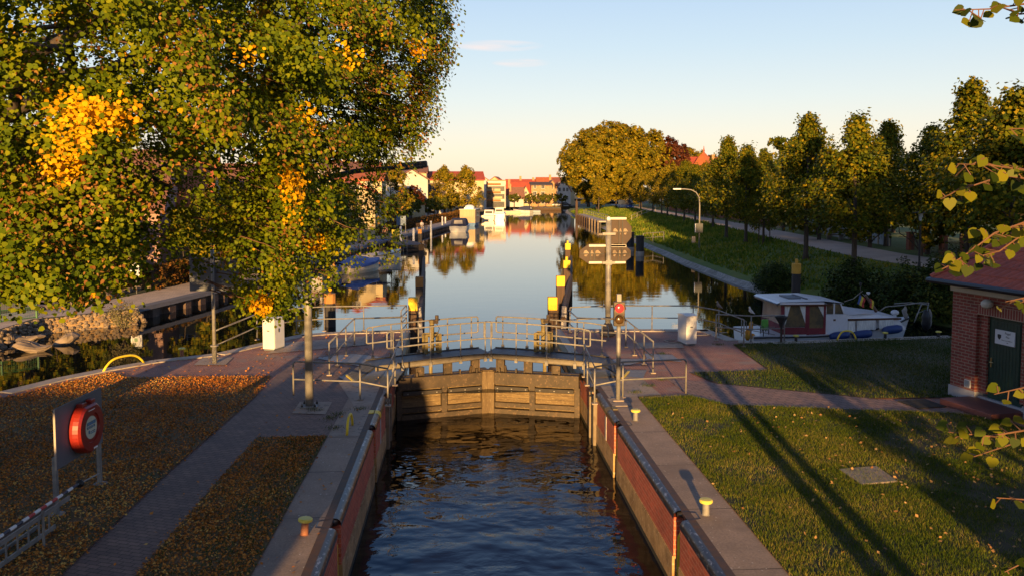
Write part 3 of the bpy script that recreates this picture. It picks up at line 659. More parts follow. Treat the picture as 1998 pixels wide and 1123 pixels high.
def cabinet(x, y, w, d, h, rz, lab):
    g = empty('control_cabinet', (x,y,0), lab, 'cabinet', rz=0)
    T = Matrix.Translation((x,y,0)) @ Matrix.Rotation(rz, 4, 'Z')
    b = MB(T); b.box(-w/2,-d/2,.06,w/2,d/2,h); b.build('body', m_cab, g, bevel=.012)
    b = MB(T); b.prismx([(-d/2-.02,h+.002),(d/2+.02,h+.002),(d/2+.02,h+.03),(0,h+.07),(-d/2-.02,h+.03)], -w/2-.02, w/2+.02); b.build('roof', m_cab, g, bevel=.008)
    b = MB(T); b.box(-w/2+.03,-d/2+.03,0,w/2-.03,d/2-.03,.06); b.build('plinth', m_grey, g)
    b = MB(T); b.box(w/2+.002,-d/2+.03,.10,w/2+.014,d/2-.03,h-.04); b.build('door', m_cab, g)
    b = MB(T); b.box(w/2+.014,-.07,h*.58,w/2+.03,-.03,h*.70); b.build('handle', m_black, g)
    b = MB(T); b.box(-.05,-d/2-.006,h*.62,.05,-d/2-.001,h*.66); b.build('plate', m_grey, g)
    return g
q = A(530,684); cabinet(q[0], q[1]+.35, .45, .66, 1.08, R(-20), 'white control cabinet with sunlit front on the left platform')
q = A(1345,674); cabinet(q[0]+.02, q[1]+.40, .40, .72, 1.04, R(10), 'grey white control cabinet in shade on the right platform')
cbv = MB(); q = A(1330,668); cbv.tube([(q[0],q[1],.03),(q[0]-.45,q[1]-.1,.03),(q[0]-.55,q[1]+.35,.03),(q[0]-.1,q[1]+.5,.03)], .02, 6); q = A(1358,655); cbv.tube([(q[0],q[1],.03),(q[0]+.5,q[1]+.1,.03),(q[0]+.9,q[1]+.5,.03),(q[0]+1.4,q[1]+.6,.03)], .02, 6)
tag(cbv.build('hose', m_stonec, smooth=True), 'pale hose lying on the paving round the right cabinet', 'hose')
# lamp post with arm over the chamber
q = A(604,793)
lp1 = empty('lamp_post', (*q,0), 'tall steel lamp post with dark curved arm half hidden by leaves', 'lamp post')
c = MB(); c.tube([(*q,.03),(*q,5.2)], [.105,.085], 14); c.build('pole', m_steel, lp1, smooth=True)
m_armd = M('lamp_dark', (.035,.04,.05), None, rough=.5)
c = MB(); pts = [(q[0],q[1],5.15),(q[0]+.05,q[1],5.45),(q[0]+.25,q[1],5.68),(q[0]+.65,q[1],5.85),(q[0]+1.2,q[1],5.98),(q[0]+1.8,q[1],6.04),(q[0]+2.3,q[1],6.08)]
c.tube(pts, [.085,.08,.075,.07,.065,.06,.06], 10); c.build('arm', m_armd, lp1, smooth=True)
c = MB(); c.obox((q[0]+2.62,q[1],6.13), (.84,.30,.17), ry=R(-5)); c.build('lamp_head', m_armd, lp1, bevel=.03)
c = MB(); c.obox((q[0]+2.62,q[1],6.04), (.62,.22,.03), ry=R(-5)); c.build('lamp_glass', m_grey, lp1)
c = MB(); c.obox((q[0],q[1],.03), (.42,.42,.03)); c.build('base_plate', m_steel, lp1, bevel=.004)
for a_ in (-.16,.16):
    for b_ in (-.16,.16): c = MB(); c.lathe([(.03,0),(.03,.05),(.012,.05),(.012,.09)], (q[0]+a_,q[1]+b_,.045), 6); c.build('bolt', m_darksteel, lp1)
# red light signal
q = A(1206,781)
sg = empty('signal_light', (*q,0), 'red signal light with dark lower lamp on grey post', 'signal')
c = MB(); c.tube([(*q,.03),(*q,2.62)], .058, 12); c.build('pole', m_steel, sg, smooth=True)
c = MB(); c.obox((q[0],q[1],.03), (.30,.30,.03)); c.obox((q[0],q[1]-.2,.012), (.5,.8,.02)); c.build('base_plate', m_conc, sg)
c = MB(); c.box(q[0]-.145,q[1]-.10,1.99,q[0]+.145,q[1]+.04,2.62); c.build('housing', M('signal_housing', (.12,.085,.05), (.09,.065,.04), 4, .6), sg, bevel=.02)
c = MB(); c.box(q[0]-.06,q[1]-.05,2.62,q[0]+.06,q[1]+.06,2.82); c.build('top_box', m_steel, sg, bevel=.01)
for zz, mt, nm in ((2.46, M('red_lens', (.75,.03,.03), None, rough=.2, emit=((1,.03,.03),.5)), 'red_lens'), (2.16, M('dark_lens', (.09,.05,.02), None, rough=.2), 'dark_lens')):
    c = MB(); c.ball((q[0],q[1]-.10,zz), (.115,.05,.115), 18, 10); c.build(nm, mt, sg, smooth=True)
    c = MB(); rows = []
    for yy, rr_ in ((-.10,.135),(-.24,.14)):
        rows.append([(q[0]+rr_*math.cos(R(-10+200*i/12)), q[1]+yy, zz+rr_*math.sin(R(-10+200*i/12))) for i in range(13)])
    c.loft(rows); c.build('visor', m_black, sg)
# tall post with the dark backs of three signal boards
q = A(1186,655)
bp = empty('signal_board_post', (*q,0), 'tall steel post carrying three dark angular signal boards seen from behind', 'sign post')
H = 4.38
c = MB(); c.tube([(*q,.1),(*q,H)], .105, 12); c.build('pole', m_steel, bp, smooth=True)
c = MB(); c.lathe([(.30,0),(.30,.03),(.16,.45),(.115,.5)], (*q,.02), 4); c.build('base', m_darksteel, bp)
c = MB(); c.ball((q[0],q[1],H+.06), .085, 12, 8); c.build('cap_lamp', m_white, bp, smooth=True)
m_peel = M('peeled_paint', (.33,.24,.16), (.20,.14,.09), 9, .8)
m_brk = M('pale_bracket', (.60,.55,.47), (.50,.46,.40), 5, .6)
m_bb = M('board_back', (.065,.038,.024), (.05,.031,.02), 3, .7)
kx = q[1]/1650.0
def bx(px_): return onY(px_, 450, q[1])[0]
def bz(py_): return onY(1186, py_, q[1])[2]
for (xa, xb, za, zb, side) in ((1191,1234,484,423,1),(1190,1233,516,476,1),(1132,1182,516,476,-1)):
    x0, x1, z0, z1 = bx(xa), bx(xb), bz(za), bz(zb); yb = q[1]+.16; k_ = .33*(z1-z0); kk = .38*(x1-x0)
    if side > 0: poly = [(x0,z0),(x1-kk,z0),(x1,z0+k_),(x1,z1-k_),(x1-kk,z1),(x0+kk*.6,z1),(x0,z1-k_*.6)]
    else: poly = [(x0+kk,z0),(x1,z0),(x1,z1),(x0+kk,z1),(x0,z1-k_),(x0,z0+k_)]
    c = MB(); c.prismy(poly, yb, yb+.04); c.build('board', m_bb, bp, bevel=.006)
    c = MB()
    for f_ in (.42, .58):
        xx = x0+(x1-x0)*f_; c.box(xx-.012, yb-.05, z0+.06, xx+.012, yb-.002, z1-.06)
    c.box(x0+.05, yb-.04, (z0+z1)/2-.01, x1-.04, yb-.003, (z0+z1)/2+.01); c.build('board_ribs', m_black, bp)
    for f0_, f1_ in ((.16,.38),(.44,.56),(.62,.84)):
        xx0, xx1 = x0+(x1-x0)*f0_, x0+(x1-x0)*f1_; zm = (z0+z1)/2; c = MB(); c.prismy([(xx0,zm+.02),(xx1,zm+.02),(xx1-.03,zm+.07),((xx0+xx1)/2,zm+.15),(xx0+.02,zm+.12)], yb-.006, yb-.001); c.prismy([(xx0+.04,zm-.02),(xx0+.03,zm-.08),((xx0+xx1)/2,zm-.10),(xx1-.05,zm-.02)], yb-.006, yb-.001); c.build('peeled_patch', m_peel, bp)
    for zz in (z0+.07, z1-.07):
        xa_, xb_ = (q[0]+.09, x0+(x1-x0)*.74) if side > 0 else (x0+(x1-x0)*.36, q[0]-.09)
        c = MB(); c.box(xa_, yb-.10, zz-.04, xb_, yb-.051, zz+.04); c.build('bracket', m_brk, bp)
for py_ in (456, 512):
    c = MB(); zz = bz(py_); c.box(q[0]-.25,q[1]-.14,zz-.05,q[0]+.24,q[1]-.09,zz+.05); c.box(q[0]-.12,q[1]-.13,zz-.09,q[0]+.12,q[1]-.085,zz+.09) if py_ == 512 else None; c.build('clamp', m_steel, bp, bevel=.006)
# road-sign panel seen from behind on the left
q = A(419,708)
sp_ = empty('information_sign', (*q,0), 'large grey sign panel seen from behind on a steel pole on the island', 'sign')
c = MB(); c.tube([(*q,0),(*q,4.4)], .055, 10); c.build('pole', m_steel, sp_, smooth=True)
c = MB(); c.lathe([(.13,.55),(.13,.58),(.075,.6),(.075,.0)], (*q,.0), 8); c.lathe([(.075,0),(.075,.55)], (*q,0), 8); c.build('sleeve', m_steel, sp_)
x0, x1 = onY(368, 540, q[1])[0], onY(466, 540, q[1])[0]; z0, z1 = onY(420, 568, q[1])[2], onY(420, 503, q[1])[2]
c = MB(); c.box(x0, q[1]+.07, z0, x1, q[1]+.10, z1); c.build('panel', m_grey, sp_, bevel=.02)
c = MB(); c.box(x0+.1, q[1]+.055, z0+.2, x1-.1, q[1]+.07, z0+.26); c.box(x0+.1, q[1]+.055, z1-.26, x1-.1, q[1]+.07, z1-.2); c.build('bracket', m_steel, sp_)
# manhole slab in the right lawn
c = MB(); c.prism(lp([(1637,918),(1710,912),(1752,942),(1682,948)]), 0, .05); tag(c.build('concrete_slab', m_conc, bevel=.01), 'square concrete cover slab set in the right lawn', 'slab')
# ------------------------------------------------------------------ lettering
def lettering(txt, T, size, m, parent, name='lettering', depth=.003):
    cu = bpy.data.curves.new('txt', 'FONT'); cu.body = txt; cu.size = size; cu.align_x = 'CENTER'; cu.align_y = 'CENTER'; cu.extrude = depth
    ob = bpy.data.objects.new('txt', cu); COL.objects.link(ob)
    dg = bpy.context.evaluated_depsgraph_get(); me = bpy.data.meshes.new_from_object(ob.evaluated_get(dg)); bpy.data.objects.remove(ob)
    b = base(parent); me.transform(Matrix.Translation(-b) @ T); me.materials.clear(); me.materials.append(m); me.name = name
    o = bpy.data.objects.new(name, me); COL.objects.link(o); o.parent = parent; return o

# ------------------------------------------------------------------ brick house on the right lawn (local x along the door side, y into the house)
hx, hy = 13.14, 21.8; HRZ = math.atan2(-.985, .173)
HT = Matrix.Translation((hx,hy,0)) @ Matrix.Rotation(HRZ, 4, 'Z')
house = empty('brick_house', (hx,hy,0), 'small red brick lock house with tiled hip roof and green door', 'house')
m_hbrick = brick('house_brick', (.30,.055,.036), (.19,.036,.028), (.31,.21,.15), .25, .083, .012, local=True, rough=.8)
m_hsold = brick('soldier_brick', (.28,.05,.034), (.21,.04,.03), (.40,.29,.21), .083, .26, .012, local=True, rough=.8, offset=0)
def lmesh(mb, name, m, parent=house, **kw):
    """mesh in the house's own axes (so that its bricks follow the walls)"""
    me = bpy.data.meshes.new(name); me.from_pydata(mb.v, [], mb.f); me.materials.append(m); me.update()
    o = bpy.data.objects.new(name, me); COL.objects.link(o); o.parent = parent
    if kw.get('bevel'):
        md = o.modifiers.new('bevel', 'BEVEL'); md.width = kw['bevel']; md.segments = 2; md.limit_method = 'ANGLE'
    return o
house.rotation_euler = (0,0,HRZ)
HL, HD = 6.5, 5.2
w = MB(); w.box(0,0,.30,.86,.32,2.84); w.box(2.42,0,.30,HL,.32,2.84); w.box(.86,0,2.60,2.42,.32,2.84); w.box(0,.32,.30,.3,HD,2.84); w.box(.3,HD-.3,.30,HL,HD,2.84); w.box(HL-.3,.32,.3,HL,HD-.3,2.84)
w.box(.86,.10,.30,1.12,.32,2.36); w.box(2.20,.10,.30,2.42,.32,2.36); lmesh(w, 'brick_wall', m_hbrick)
w = MB(); w.box(.86,.002,2.33,2.42,.32,2.60); lmesh(w, 'door_lintel', m_hsold)
w = MB(); w.box(-.03,-.03,0,.90,.34,.30); w.box(2.40,-.03,0,HL,.34,.30); w.box(-.03,.34,0,.3,HD,.30); w.box(.9,.08,0,2.4,.34,.20); lmesh(w, 'plinth', M('plinth_white', (.40,.40,.42), (.32,.32,.34), 3, .85))
w = MB(); w.box(-.05,-.05,2.84,HL,.34,3.06); w.box(-.05,.34,2.84,.3,HD+.05,3.06); lmesh(w, 'white_frieze', M('frieze', (.55,.53,.50), (.46,.44,.42), 3, .8))
# hip roof with courses of pantiles
RT = 2.7; ov = .45
def roofpt(x, y, z): return (x, y, z)
tl = MB(); eav = 3.12
x0, x1, y0, y1 = -ov+.12, HL+ov, -ov, HD+ov; mid = (y0+y1)/2; hz = eav+RT; hip = x0+(mid-y0)
nc = 13
def tilecourse(a0, a1, b0, b1, nn):
    """wavy course between the lower line a0-a1 and the upper line b0-b1, lower edge lifted by a tile's thickness"""
    r0, r1, r2 = [], [], []
    A0, A1, B0, B1 = map(Vector, (a0, a1, b0, b1)); n = nn*4
    for i in range(n+1):
        t = i/n; lift = .028*abs(math.sin(math.pi*i/4))
        p = A0.lerp(A1, t); q = B0.lerp(B1, t)
        r0.append(tuple(p+Vector((0,0,-.01)))); r1.append(tuple(p+Vector((0,0,.035+lift)))); r2.append(tuple(q+Vector((0,0,.0+lift))))
    tl.loft([r0, r1, r2])
for i in range(nc):
    f0, f1 = i/nc, (i+1)/nc
    za, zb = eav+RT*f0, eav+RT*f1; ya, yb = y0+(mid-y0)*f0, y0+(mid-y0)*f1; xa, xb = x0+(hip-x0)*f0, x0+(hip-x0)*f1
    tilecourse((xa,ya,za),(x1,ya,za),(xb,yb,zb),(x1,yb,zb), 30)
    yA, yB = y1-(y1-mid)*f0, y1-(y1-mid)*f1
    tilecourse((xa,yA,za),(xa,ya,za),(xb,yB,zb),(xb,yb,zb), max(2, int(22*(1-f0))))
    tilecourse((x1,yA,za),(xa,yA,za),(x1,yB,zb),(xb,yB,zb), 30)
m_tile = M('roof_tile', (.50,.105,.06), (.36,.08,.05), 2.2, .7, c3=(.20,.06,.045), bmp=.2)
roof = lmesh(tl, 'tiled_roof', m_tile)
rd = MB(); rd.tube([(x0+.02,y0+.02,eav+.05),(hip,mid,hz+.06),(x1,mid,hz+.06)], .09, 8); lmesh(rd, 'ridge_tiles', m_tile, roof)
g = MB(); g.tube([(x0-.02,y0-.07,eav-.02),(x1,y0-.07,eav-.02)], .075, 8); g.tube([(x0-.07,y0,eav-.02),(x0-.07,y1,eav-.02)], .075, 8); lmesh(g, 'gutter', M('gutter', (.02,.02,.023), None, rough=.4))
g = MB(); g.box(x0+.01,y0,3.05,x1,0.3,3.10); g.box(x0+.01,.3,3.05,.3,y1,3.10); lmesh(g, 'soffit', m_black)
m_door = M('green_door', (.012,.045,.035), (.009,.036,.029), 6, .35)
d = MB(); d.box(1.12,.16,.20,2.20,.24,2.36); dr_ = lmesh(d, 'door_frame', m_door, bevel=.006)
d = MB()
for i in range(9): d.box(1.21+i*.10,.135,.34,1.302+i*.10,.159,2.22)
d.box(1.20,.145,.30,2.12,.158,2.26); dr_ = lmesh(d, 'door', m_door, bevel=.004)
d = MB(); d.box(1.225,.118,1.02,1.265,.134,1.26); d.tube([(1.245,.118,1.15),(1.245,.08,1.15),(1.36,.08,1.15)], .011, 8); lmesh(d, 'handle', M('brass', (.45,.34,.16), None, rough=.3, metal=.9), dr_)
d = MB(); d.box(1.36,.105,1.66,1.98,.132,2.02); sgn = lmesh(d, 'door_sign', M('door_sign_white', (.62,.64,.68), None, rough=.35))
inv = HT
def hlet(t, x, z, s): lettering(t, HT @ Matrix.Translation((x,.1035,z)) @ Matrix.Rotation(math.pi/2, 4, 'X'), s, m_black, _dummy, depth=.001)
_dummy = empty('tmp', (0,0,0))
LETS = []
for t, x, z, s_ in (('Pegel', 1.76, 1.955, .085), ('Plau', 1.76, 1.865, .07), ('Wasser- und Schifffahrts-', 1.74, 1.775, .034), ('amt', 1.76, 1.725, .034)):
    hlet(t, x, z, s_)
for o in list(_dummy.children):
    o.data.transform(HT.inverted()); o.parent = sgn
bpy.data.objects.remove(_dummy)
d = MB(); d.prismy([(1.44,1.90),(1.50,1.91),(1.56,1.90),(1.555,1.83),(1.53,1.80),(1.50,1.77),(1.47,1.80),(1.445,1.83)], .1025, .1045); lmesh(d, 'eagle_emblem', m_black, sgn)
d = MB(); d.box(.53,-.025,.36,.73,-.001,.56); vg = lmesh(d, 'vent_grille', m_cab)
d = MB()
for i in range(6): d.box(.55,-.032,.385+i*.028,.71,-.026,.397+i*.028)
lmesh(d, 'vent_slats', m_grey, vg)
d = MB(); d.ball((1.36,-.17,2.66), (.14,.15,.12), 14, 8); lmesh(d, 'wall_lamp', M('lamp_dome', (.60,.56,.48), None, rough=.5))
st_ = empty('door_step', tuple(HT @ Vector((1.5,-.5,0))), 'red tiled step in front of the green house door', 'step'); st_.rotation_euler = (0,0,HRZ)
d = MB(); d.box(-.75,-.45,0,.95,.55,.16); o = lmesh(d, 'step_slab', M('step_red', (.16,.055,.045), (.12,.042,.036), 4, .6), st_, bevel=.015)
dm = empty('door_mat', tuple(HT @ Vector((.65,-1.45,0))), 'black door mat lying on the paved path by the step', 'mat'); dm.rotation_euler = (0,0,HRZ)
d = MB(); d.box(-.35,-.42,.015,.45,.42,.035); lmesh(d, 'mat', M('mat_black', (.012,.012,.013), None, rough=.95), dm)

# ------------------------------------------------------------------ life ring station and ladder on the left lawn
r1 = Vector(at(115,1004)); r2 = Vector(at(199,944)); u = (r2-r1).normalized(); n = Vector((u.y,-u.x,0))
stn = empty('life_ring_station', tuple(r1), 'red life ring case on a grey board beside the ladder on the lawn', 'life ring')
T = Matrix(((u.x,-n.x,0,r1.x),(u.y,-n.y,0,r1.y),(0,0,1,0),(0,0,0,1))); Lb = (r2-r1).length      # local x along the board, -y towards the camera side
for x in (.0, Lb):
    p = MB(T); p.box(x-.035,.005,.02,x+.035,.07,1.0); p.build('post', m_steel, stn)
    p = MB(T); p.lathe([(.13,0),(.13,.025),(.06,.03)], (x,.03,0), 12); p.build('foot', m_steel, stn)
bo = MB(T); bo.box(-.06,-.025,.80,Lb+.04,.004,1.84); bo.build('board', m_grey, stn)
bo = MB(T); bo.box(-.066,-.028,.80,-.061,.006,1.84); bo.build('board_edge', m_stonec, stn)
cs = MB(T); cxx, czz = Lb*.52, 1.30
def ringrow(y, r): return [(cxx+r*(math.cos(t) if abs(math.sin(t)) < .97 or math.sin(t) > 0 else math.cos(t)), y, czz+r*(math.sin(t) if math.sin(t) < .9 else .9)) for t in [2*math.pi*k/40 for k in range(40)]]
cs.loft([ringrow(-.027,.45), ringrow(-.10,.46), ringrow(-.19,.45), ringrow(-.225,.41), ringrow(-.225,.27), ringrow(-.20,.26), ringrow(-.20,.02)], True); cs.build('case', m_red, stn, smooth=False)
for xa_, xb_ in ((-.22,-.06),(.10,.24)): hd = MB(T); hd.box(cxx+xa_,-.17,czz+.40,cxx+xb_,-.06,czz+.47); hd.build('latch', m_red, stn, bevel=.01)
lb = MB(T); lb.loft([[(cxx+r_*math.cos(t), -.2035-(.001 if r_ < .1 else 0), czz+r_*math.sin(t)) for t in [2*math.pi*k/32 for k in range(32)]] for r_ in (.205,.19,.01)], True)
lbo = lb.build('label', M('label_cream', (.55,.56,.42), None, rough=.4), stn)
lb = MB(T); lb.box(cxx-.155,-.2085,czz+.05,cxx+.155,-.2050,czz+.11)
for i in range(4): lb.box(cxx-.15+i*.075,-.2085,czz-.01,cxx-.105+i*.075,-.2050,czz+.035)
lb.box(cxx-.10,-.2085,czz-.10,cxx-.06,-.2050,czz-.04); lb.box(cxx-.03,-.2085,czz-.11,cxx+.13,-.2050,czz-.095); lb.box(cxx-.03,-.2085,czz-.08,cxx+.13,-.2050,czz-.065); lb.build('label_print', M('label_blue', (.06,.20,.42), (.08,.16,.12), 20, .5), lbo)
lb = MB(T); lb.box(cxx+.02,-.232,czz-.40,cxx+.15,-.20,czz-.37); lb.box(cxx-.12,-.228,czz+.31,cxx+.10,-.224,czz+.325); lb.build('white_strip', m_white, stn)
# aluminium ladder and barrier pole hung on low stands
la = empty('ladder', at(20,1110), 'aluminium ladder lying on edge on the leafy lawn', 'ladder')
a0, a1 = Vector(at(-260,1290,.05)), Vector(at(108,1028,.05)); du = (a1-a0).normalized()
T2 = Matrix(((du.x,-du.y,0,a0.x),(du.y,du.x,0,a0.y),(0,0,1,.05),(0,0,0,1))); LL = (a1-a0).length
for nm, zz, yy in (('rail',.02,0),('rail',.40,0),('rail',.44,-.16),('rail',.0,.30)):
    p = MB(T2); p.box(0,yy-.014,zz-.035,LL+(.15 if yy < 0 else 0),yy+.014,zz+.035); p.build(nm, m_steel, la)
for i in range(int(LL/.28)): p = MB(T2); p.tube([(.12+i*.28,0,.03),(.12+i*.28,0,.39)], .017, 6); p.build('rung', m_steel, la)
bp0, bp1 = Vector(at(-200,1180,.62)), Vector(at(150,945,.62))
po = empty('barrier_pole', tuple(bp1), 'red and white striped pole with black brush head laid along the ladder', 'pole')
m_strR = M('stripe_red', (.45,.03,.03), None, rough=.5); m_strB = M('stripe_dark', (.03,.035,.06), None, rough=.5)
dd = (bp1-bp0); npz = 26
p = MB()
for i in range(npz):
    p.k = 0 if i % 2 == 0 else (2 if 15 < i < 22 else 1)
    p.tube([tuple(bp0+dd*(i/npz)), tuple(bp0+dd*((i+1)/npz))], .026, 8, cap=False)
p.build('striped_shaft', [m_white, m_strB, m_strR], po, smooth=True)
e1 = Vector(at(193,923,.42)); p = MB(); p.tube([tuple(bp1), tuple(e1)], .014, 8); p.build('rod', m_steel, po)
p = MB(); c0 = bp1+(e1-bp1)*.12; rr = random.Random(5)
for i in range(160):
    dv = Vector((rr.gauss(0,1),rr.gauss(0,1),rr.gauss(0,1))).normalized()*rr.uniform(.07,.095); sd = dv.cross(Vector((0,0,1))).normalized()*.012
    p.add([tuple(c0-sd), tuple(c0+sd), tuple(c0+dv)], [(0,1,2)])
p.ball(tuple(c0), .07, 10, 6); p.build('brush', m_black, po)
p = MB()
for q in (bp0.lerp(bp1, .75), bp0.lerp(bp1, .3)): p = MB(); p.tube([(q.x,q.y,.0),(q.x,q.y,q.z-.02)], .02, 6); p.build('stand', m_steel, po)

# ------------------------------------------------------------------ mooring piles
m_yelp = M('pile_yellow', (.85,.55,.02), (.75,.42,.02), 3, .7, stretch=(3,3,.6))
m_dolph = M('dolphin_yellow', (.62,.34,.04), (.5,.26,.03), 4, .7)
def pile(x, y, top, w, cap, lab, body=None, caph=.5, octo=False, stub=False, white=False, grp='timber guide piles leading to the lock'):
    g = empty('mooring_pile', (x,y,0), lab, 'pile', grp)
    b = MB()
    if octo: b.tube([(x,y,-3),(x,y,top-caph)], w/2, 10)
    else: b.box(x-w/2,y-w/2,-3,x+w/2,y+w/2,top-caph); b.box(x-w*.06,y-w/2-.004,-3,x+w*.06,y-w/2,top-caph)
    b.build('shaft', body or m_timber, g, bevel=0 if octo else .02)
    b = MB()
    if octo: b.tube([(x,y,top-caph),(x,y,top)], w/2+.012, 10)
    else: b.box(x-w/2-.004,y-w/2-.008,top-caph,x+w/2+.004,y+w/2+.004,top)
    b.build('cap', cap, g, bevel=.015)
    if stub: b = MB(); b.tube([(x,y,top),(x,y,top+.22)], .07, 8); b.build('stub', cap, g)
    if white: b = MB(); b.tube([(x,y,-.75),(x,y,-.15)], w/2+.012, 10); b.build('white_band', m_stonec, g)
    return g
pile(-1.99,34.2,1.2,.36,m_yelp,'bright yellow capped square pile nearest the left gate leaf',m_timber,.52)
pile(-2.12,42,1.25,.38,m_piletop,'brown capped pile second from the left gate leaf',m_piledark,.52)
pile(-3.2,67,1.3,.40,m_piletop,'orange topped pile far out on the left guide line',m_piledark,.5,stub=True)
pile(-4.6,93,1.3,.40,m_piletop,'thin looking brown topped pile beside the dark jetty',m_piledark,.5)
pile(3.68,34.2,1.18,.36,m_yelp,'bright yellow capped square pile nearest the right gate leaf',m_timber,.52)
pile(4.92,42,1.25,.40,m_yelp,'taller yellow capped pile second from the right gate leaf',m_timber,.52)
pile(6.35,51,1.27,.40,m_yelp,'flaking yellow pile third from the right gate leaf',m_timber,.45,stub=True)
pile(8.42,67,1.3,.40,m_yelp,'farthest small yellow topped pile of the right guide line',m_timber,.5,stub=True)
pile(-5.95,38.3,.9,.5,m_piletop,'stout octagonal dolphin with stub behind the left platform railing',m_piledark,.45,octo=True,stub=True,grp=None)
pile(16.2,40,1.98,.42,m_dolph,'black dolphin with yellow cage head behind the boat roof',m_piledark,.5,octo=True,stub=True,grp=None)
pile(16.6,78,1.3,.75,m_piledark,'nearer of the two dark dolphins with pale bases at the revetment',m_piledark,.3,octo=True,white=True,grp=None)
pile(16.9,84,1.35,.75,m_piledark,'farther of the two dark dolphins with pale bases at the revetment',m_piledark,.3,octo=True,white=True,grp=None)
# slanting fender timbers along the guide line
for s_, pts in ((-1, [(-1.72,34.3),(-2.0,42),(-3.0,67)]), (1, [(4.15,34.3),(5.2,42),(6.6,51),(8.7,67)])):
    g = empty('guide_fender', (*pts[0],0), 'dark waling timber linking the left yellow piles' if s_ < 0 else 'dark waling timber linking the right yellow piles', 'fender')
    b = MB()
    for a_, c_ in zip(pts[:-1], pts[1:]):
        for zz in (-.3, .25): b.tube([(*a_,zz),(*c_,zz)], .12, 6)
    b.build('waling', m_timber, g)
    b = MB(); x = pts[0][0]+.05*s_; b.loft([[(x-.09,34.4,.75),(x+.09,34.4,.75),(x+.09,34.6,.75),(x-.09,34.6,.75)], [(x-.13-.1*s_,34.1,-1.2),(x+.13-.1*s_,34.1,-1.2),(x+.13-.1*s_,34.4,-1.2),(x-.13-.1*s_,34.4,-1.2)]], True); b.build('raking_strut', M('worn_strut', (.10,.10,.14), (.30,.28,.28), 6, .8, lo=.52, hi=.6), g)

# ------------------------------------------------------------------ the cabin boat
YB = 31.75
def B(px_, py_, y=YB): p = onY(px_, py_, y); return p[0], p[2]
m_hull = M('boat_white', (.70,.70,.72), (.62,.62,.64), 2, .3)
m_maroon = M('maroon_canvas', (.19,.025,.035), (.15,.02,.028), 3, .75)
m_curt = M('curtain', (.80,.80,.75), (.50,.50,.47), 14, .9, stretch=(3,3,.3))
m_glass = M('boat_glass', (.10,.085,.06), (.20,.14,.07), 2.2, .12, lo=.4, hi=.6)
m_wood = M('mahogany', (.10,.04,.018), (.07,.028,.014), 8, .4)
m_blue = M('fender_blue', (.012,.04,.16), None, rough=.45)
boat = empty('cabin_boat', (15.6,YB+1.3,ZU), 'white cabin cruiser with maroon canvas wheelhouse moored along the lawn', 'boat')
xs_, xb_ = B(1472,660)[0], B(1806,640)[0]; CY = YB+1.3
rows = []
for t in np.linspace(0, 1, 15):
    x = xs_+(xb_-xs_)*t; hb = 1.3*(1-max(0,(t-.45)/.55)**2.4)*(.94+.06*min(1,t*5)); hb = max(hb,.03); sh = -.12+.10*t+.42*max(0,(t-.35)/.65)**1.5
    xx = x+ (.0); rake = .55*max(0,(t-.7)/.3)
    rows.append([(xx-rake,CY,-1.15),(xx-rake*.8,CY-hb*.78,-.95),(xx-rake*.4,CY-hb*.94,-.45),(xx,CY-hb,sh-.10),(xx,CY-hb-.02,sh),(xx,CY+hb+.02,sh),(xx,CY+hb,sh-.10),(xx-rake*.4,CY+hb*.94,-.45),(xx-rake*.8,CY+hb*.78,-.95)])
h = MB(); h.loft(rows, True); h.add(rows[0], [tuple(range(9))]); h.add(rows[-1], [tuple(range(8,-1,-1))]); h.build('hull', m_hull, boat)
h = MB(); h.tube([(r[4][0], r[4][1]-.01, r[4][2]-.04) for r in rows], .035, 6); h.tube([(r[5][0], r[5][1]+.01, r[5][2]-.04) for r in rows], .035, 6); h.build('rubbing_strake', m_black, boat)
def slab(px0, px1, zt, zb, y0, y1, mat, name, parent=boat, bev=.0, ly=YB):
    x0, x1 = B(px0,600,ly)[0], B(px1,600,ly)[0]; b = MB(); b.box(x0,y0,zb,x1,y1,zt); return b.build(name, mat, parent, bevel=bev)
zr = B(1570,592)[1]
y0, y1 = YB+.08, YB+2.5
# wheelhouse: canvas lower walls, windows, frames, roof
xa, xb2 = B(1531,600)[0], B(1611,600)[0]
b = MB(); b.box(xa,y0,-.05,xb2,y0+.03,B(1570,640)[1]); b.box(xa,y1-.03,-.05,xb2,y1,B(1570,640)[1])
b.box(xa-.02,y0,-.05,xa+.01,y1,B(1570,640)[1]); b.build('canvas_wall', m_maroon, boat)
def frame(px0, px1, py0, py1, w_, mat, nm, y=y0):
    x0, z1 = B(px0,py0); x1, z0 = B(px1,py1); f = MB(); yy = y-.015
    f.box(x0,yy,z0,x0+w_,yy+.05,z1); f.box(x1-w_,yy,z0,x1,yy+.05,z1); f.box(x0+w_,yy,z1-w_,x1-w_,yy+.05,z1); f.box(x0+w_,yy,z0,x1-w_,yy+.05,z0+w_); return f.build(nm, mat, boat)
frame(1529,1576,593,642,.07,m_maroon,'window_frame'); frame(1577,1612,593,659,.09,m_maroon,'door_frame')
x0, z1 = B(1532,597); x1, z0 = B(1574,638); b = MB(); b.box(x0,y0+.005,z0,x1,y0+.02,z1); b.build('side_window', m_glass, boat)
x0, z1 = B(1582,597); x1, z0 = B(1608,654); b = MB(); b.box(x0,y0+.005,z0,x1,y0+.02,z1); b.build('door_window', m_glass, boat)
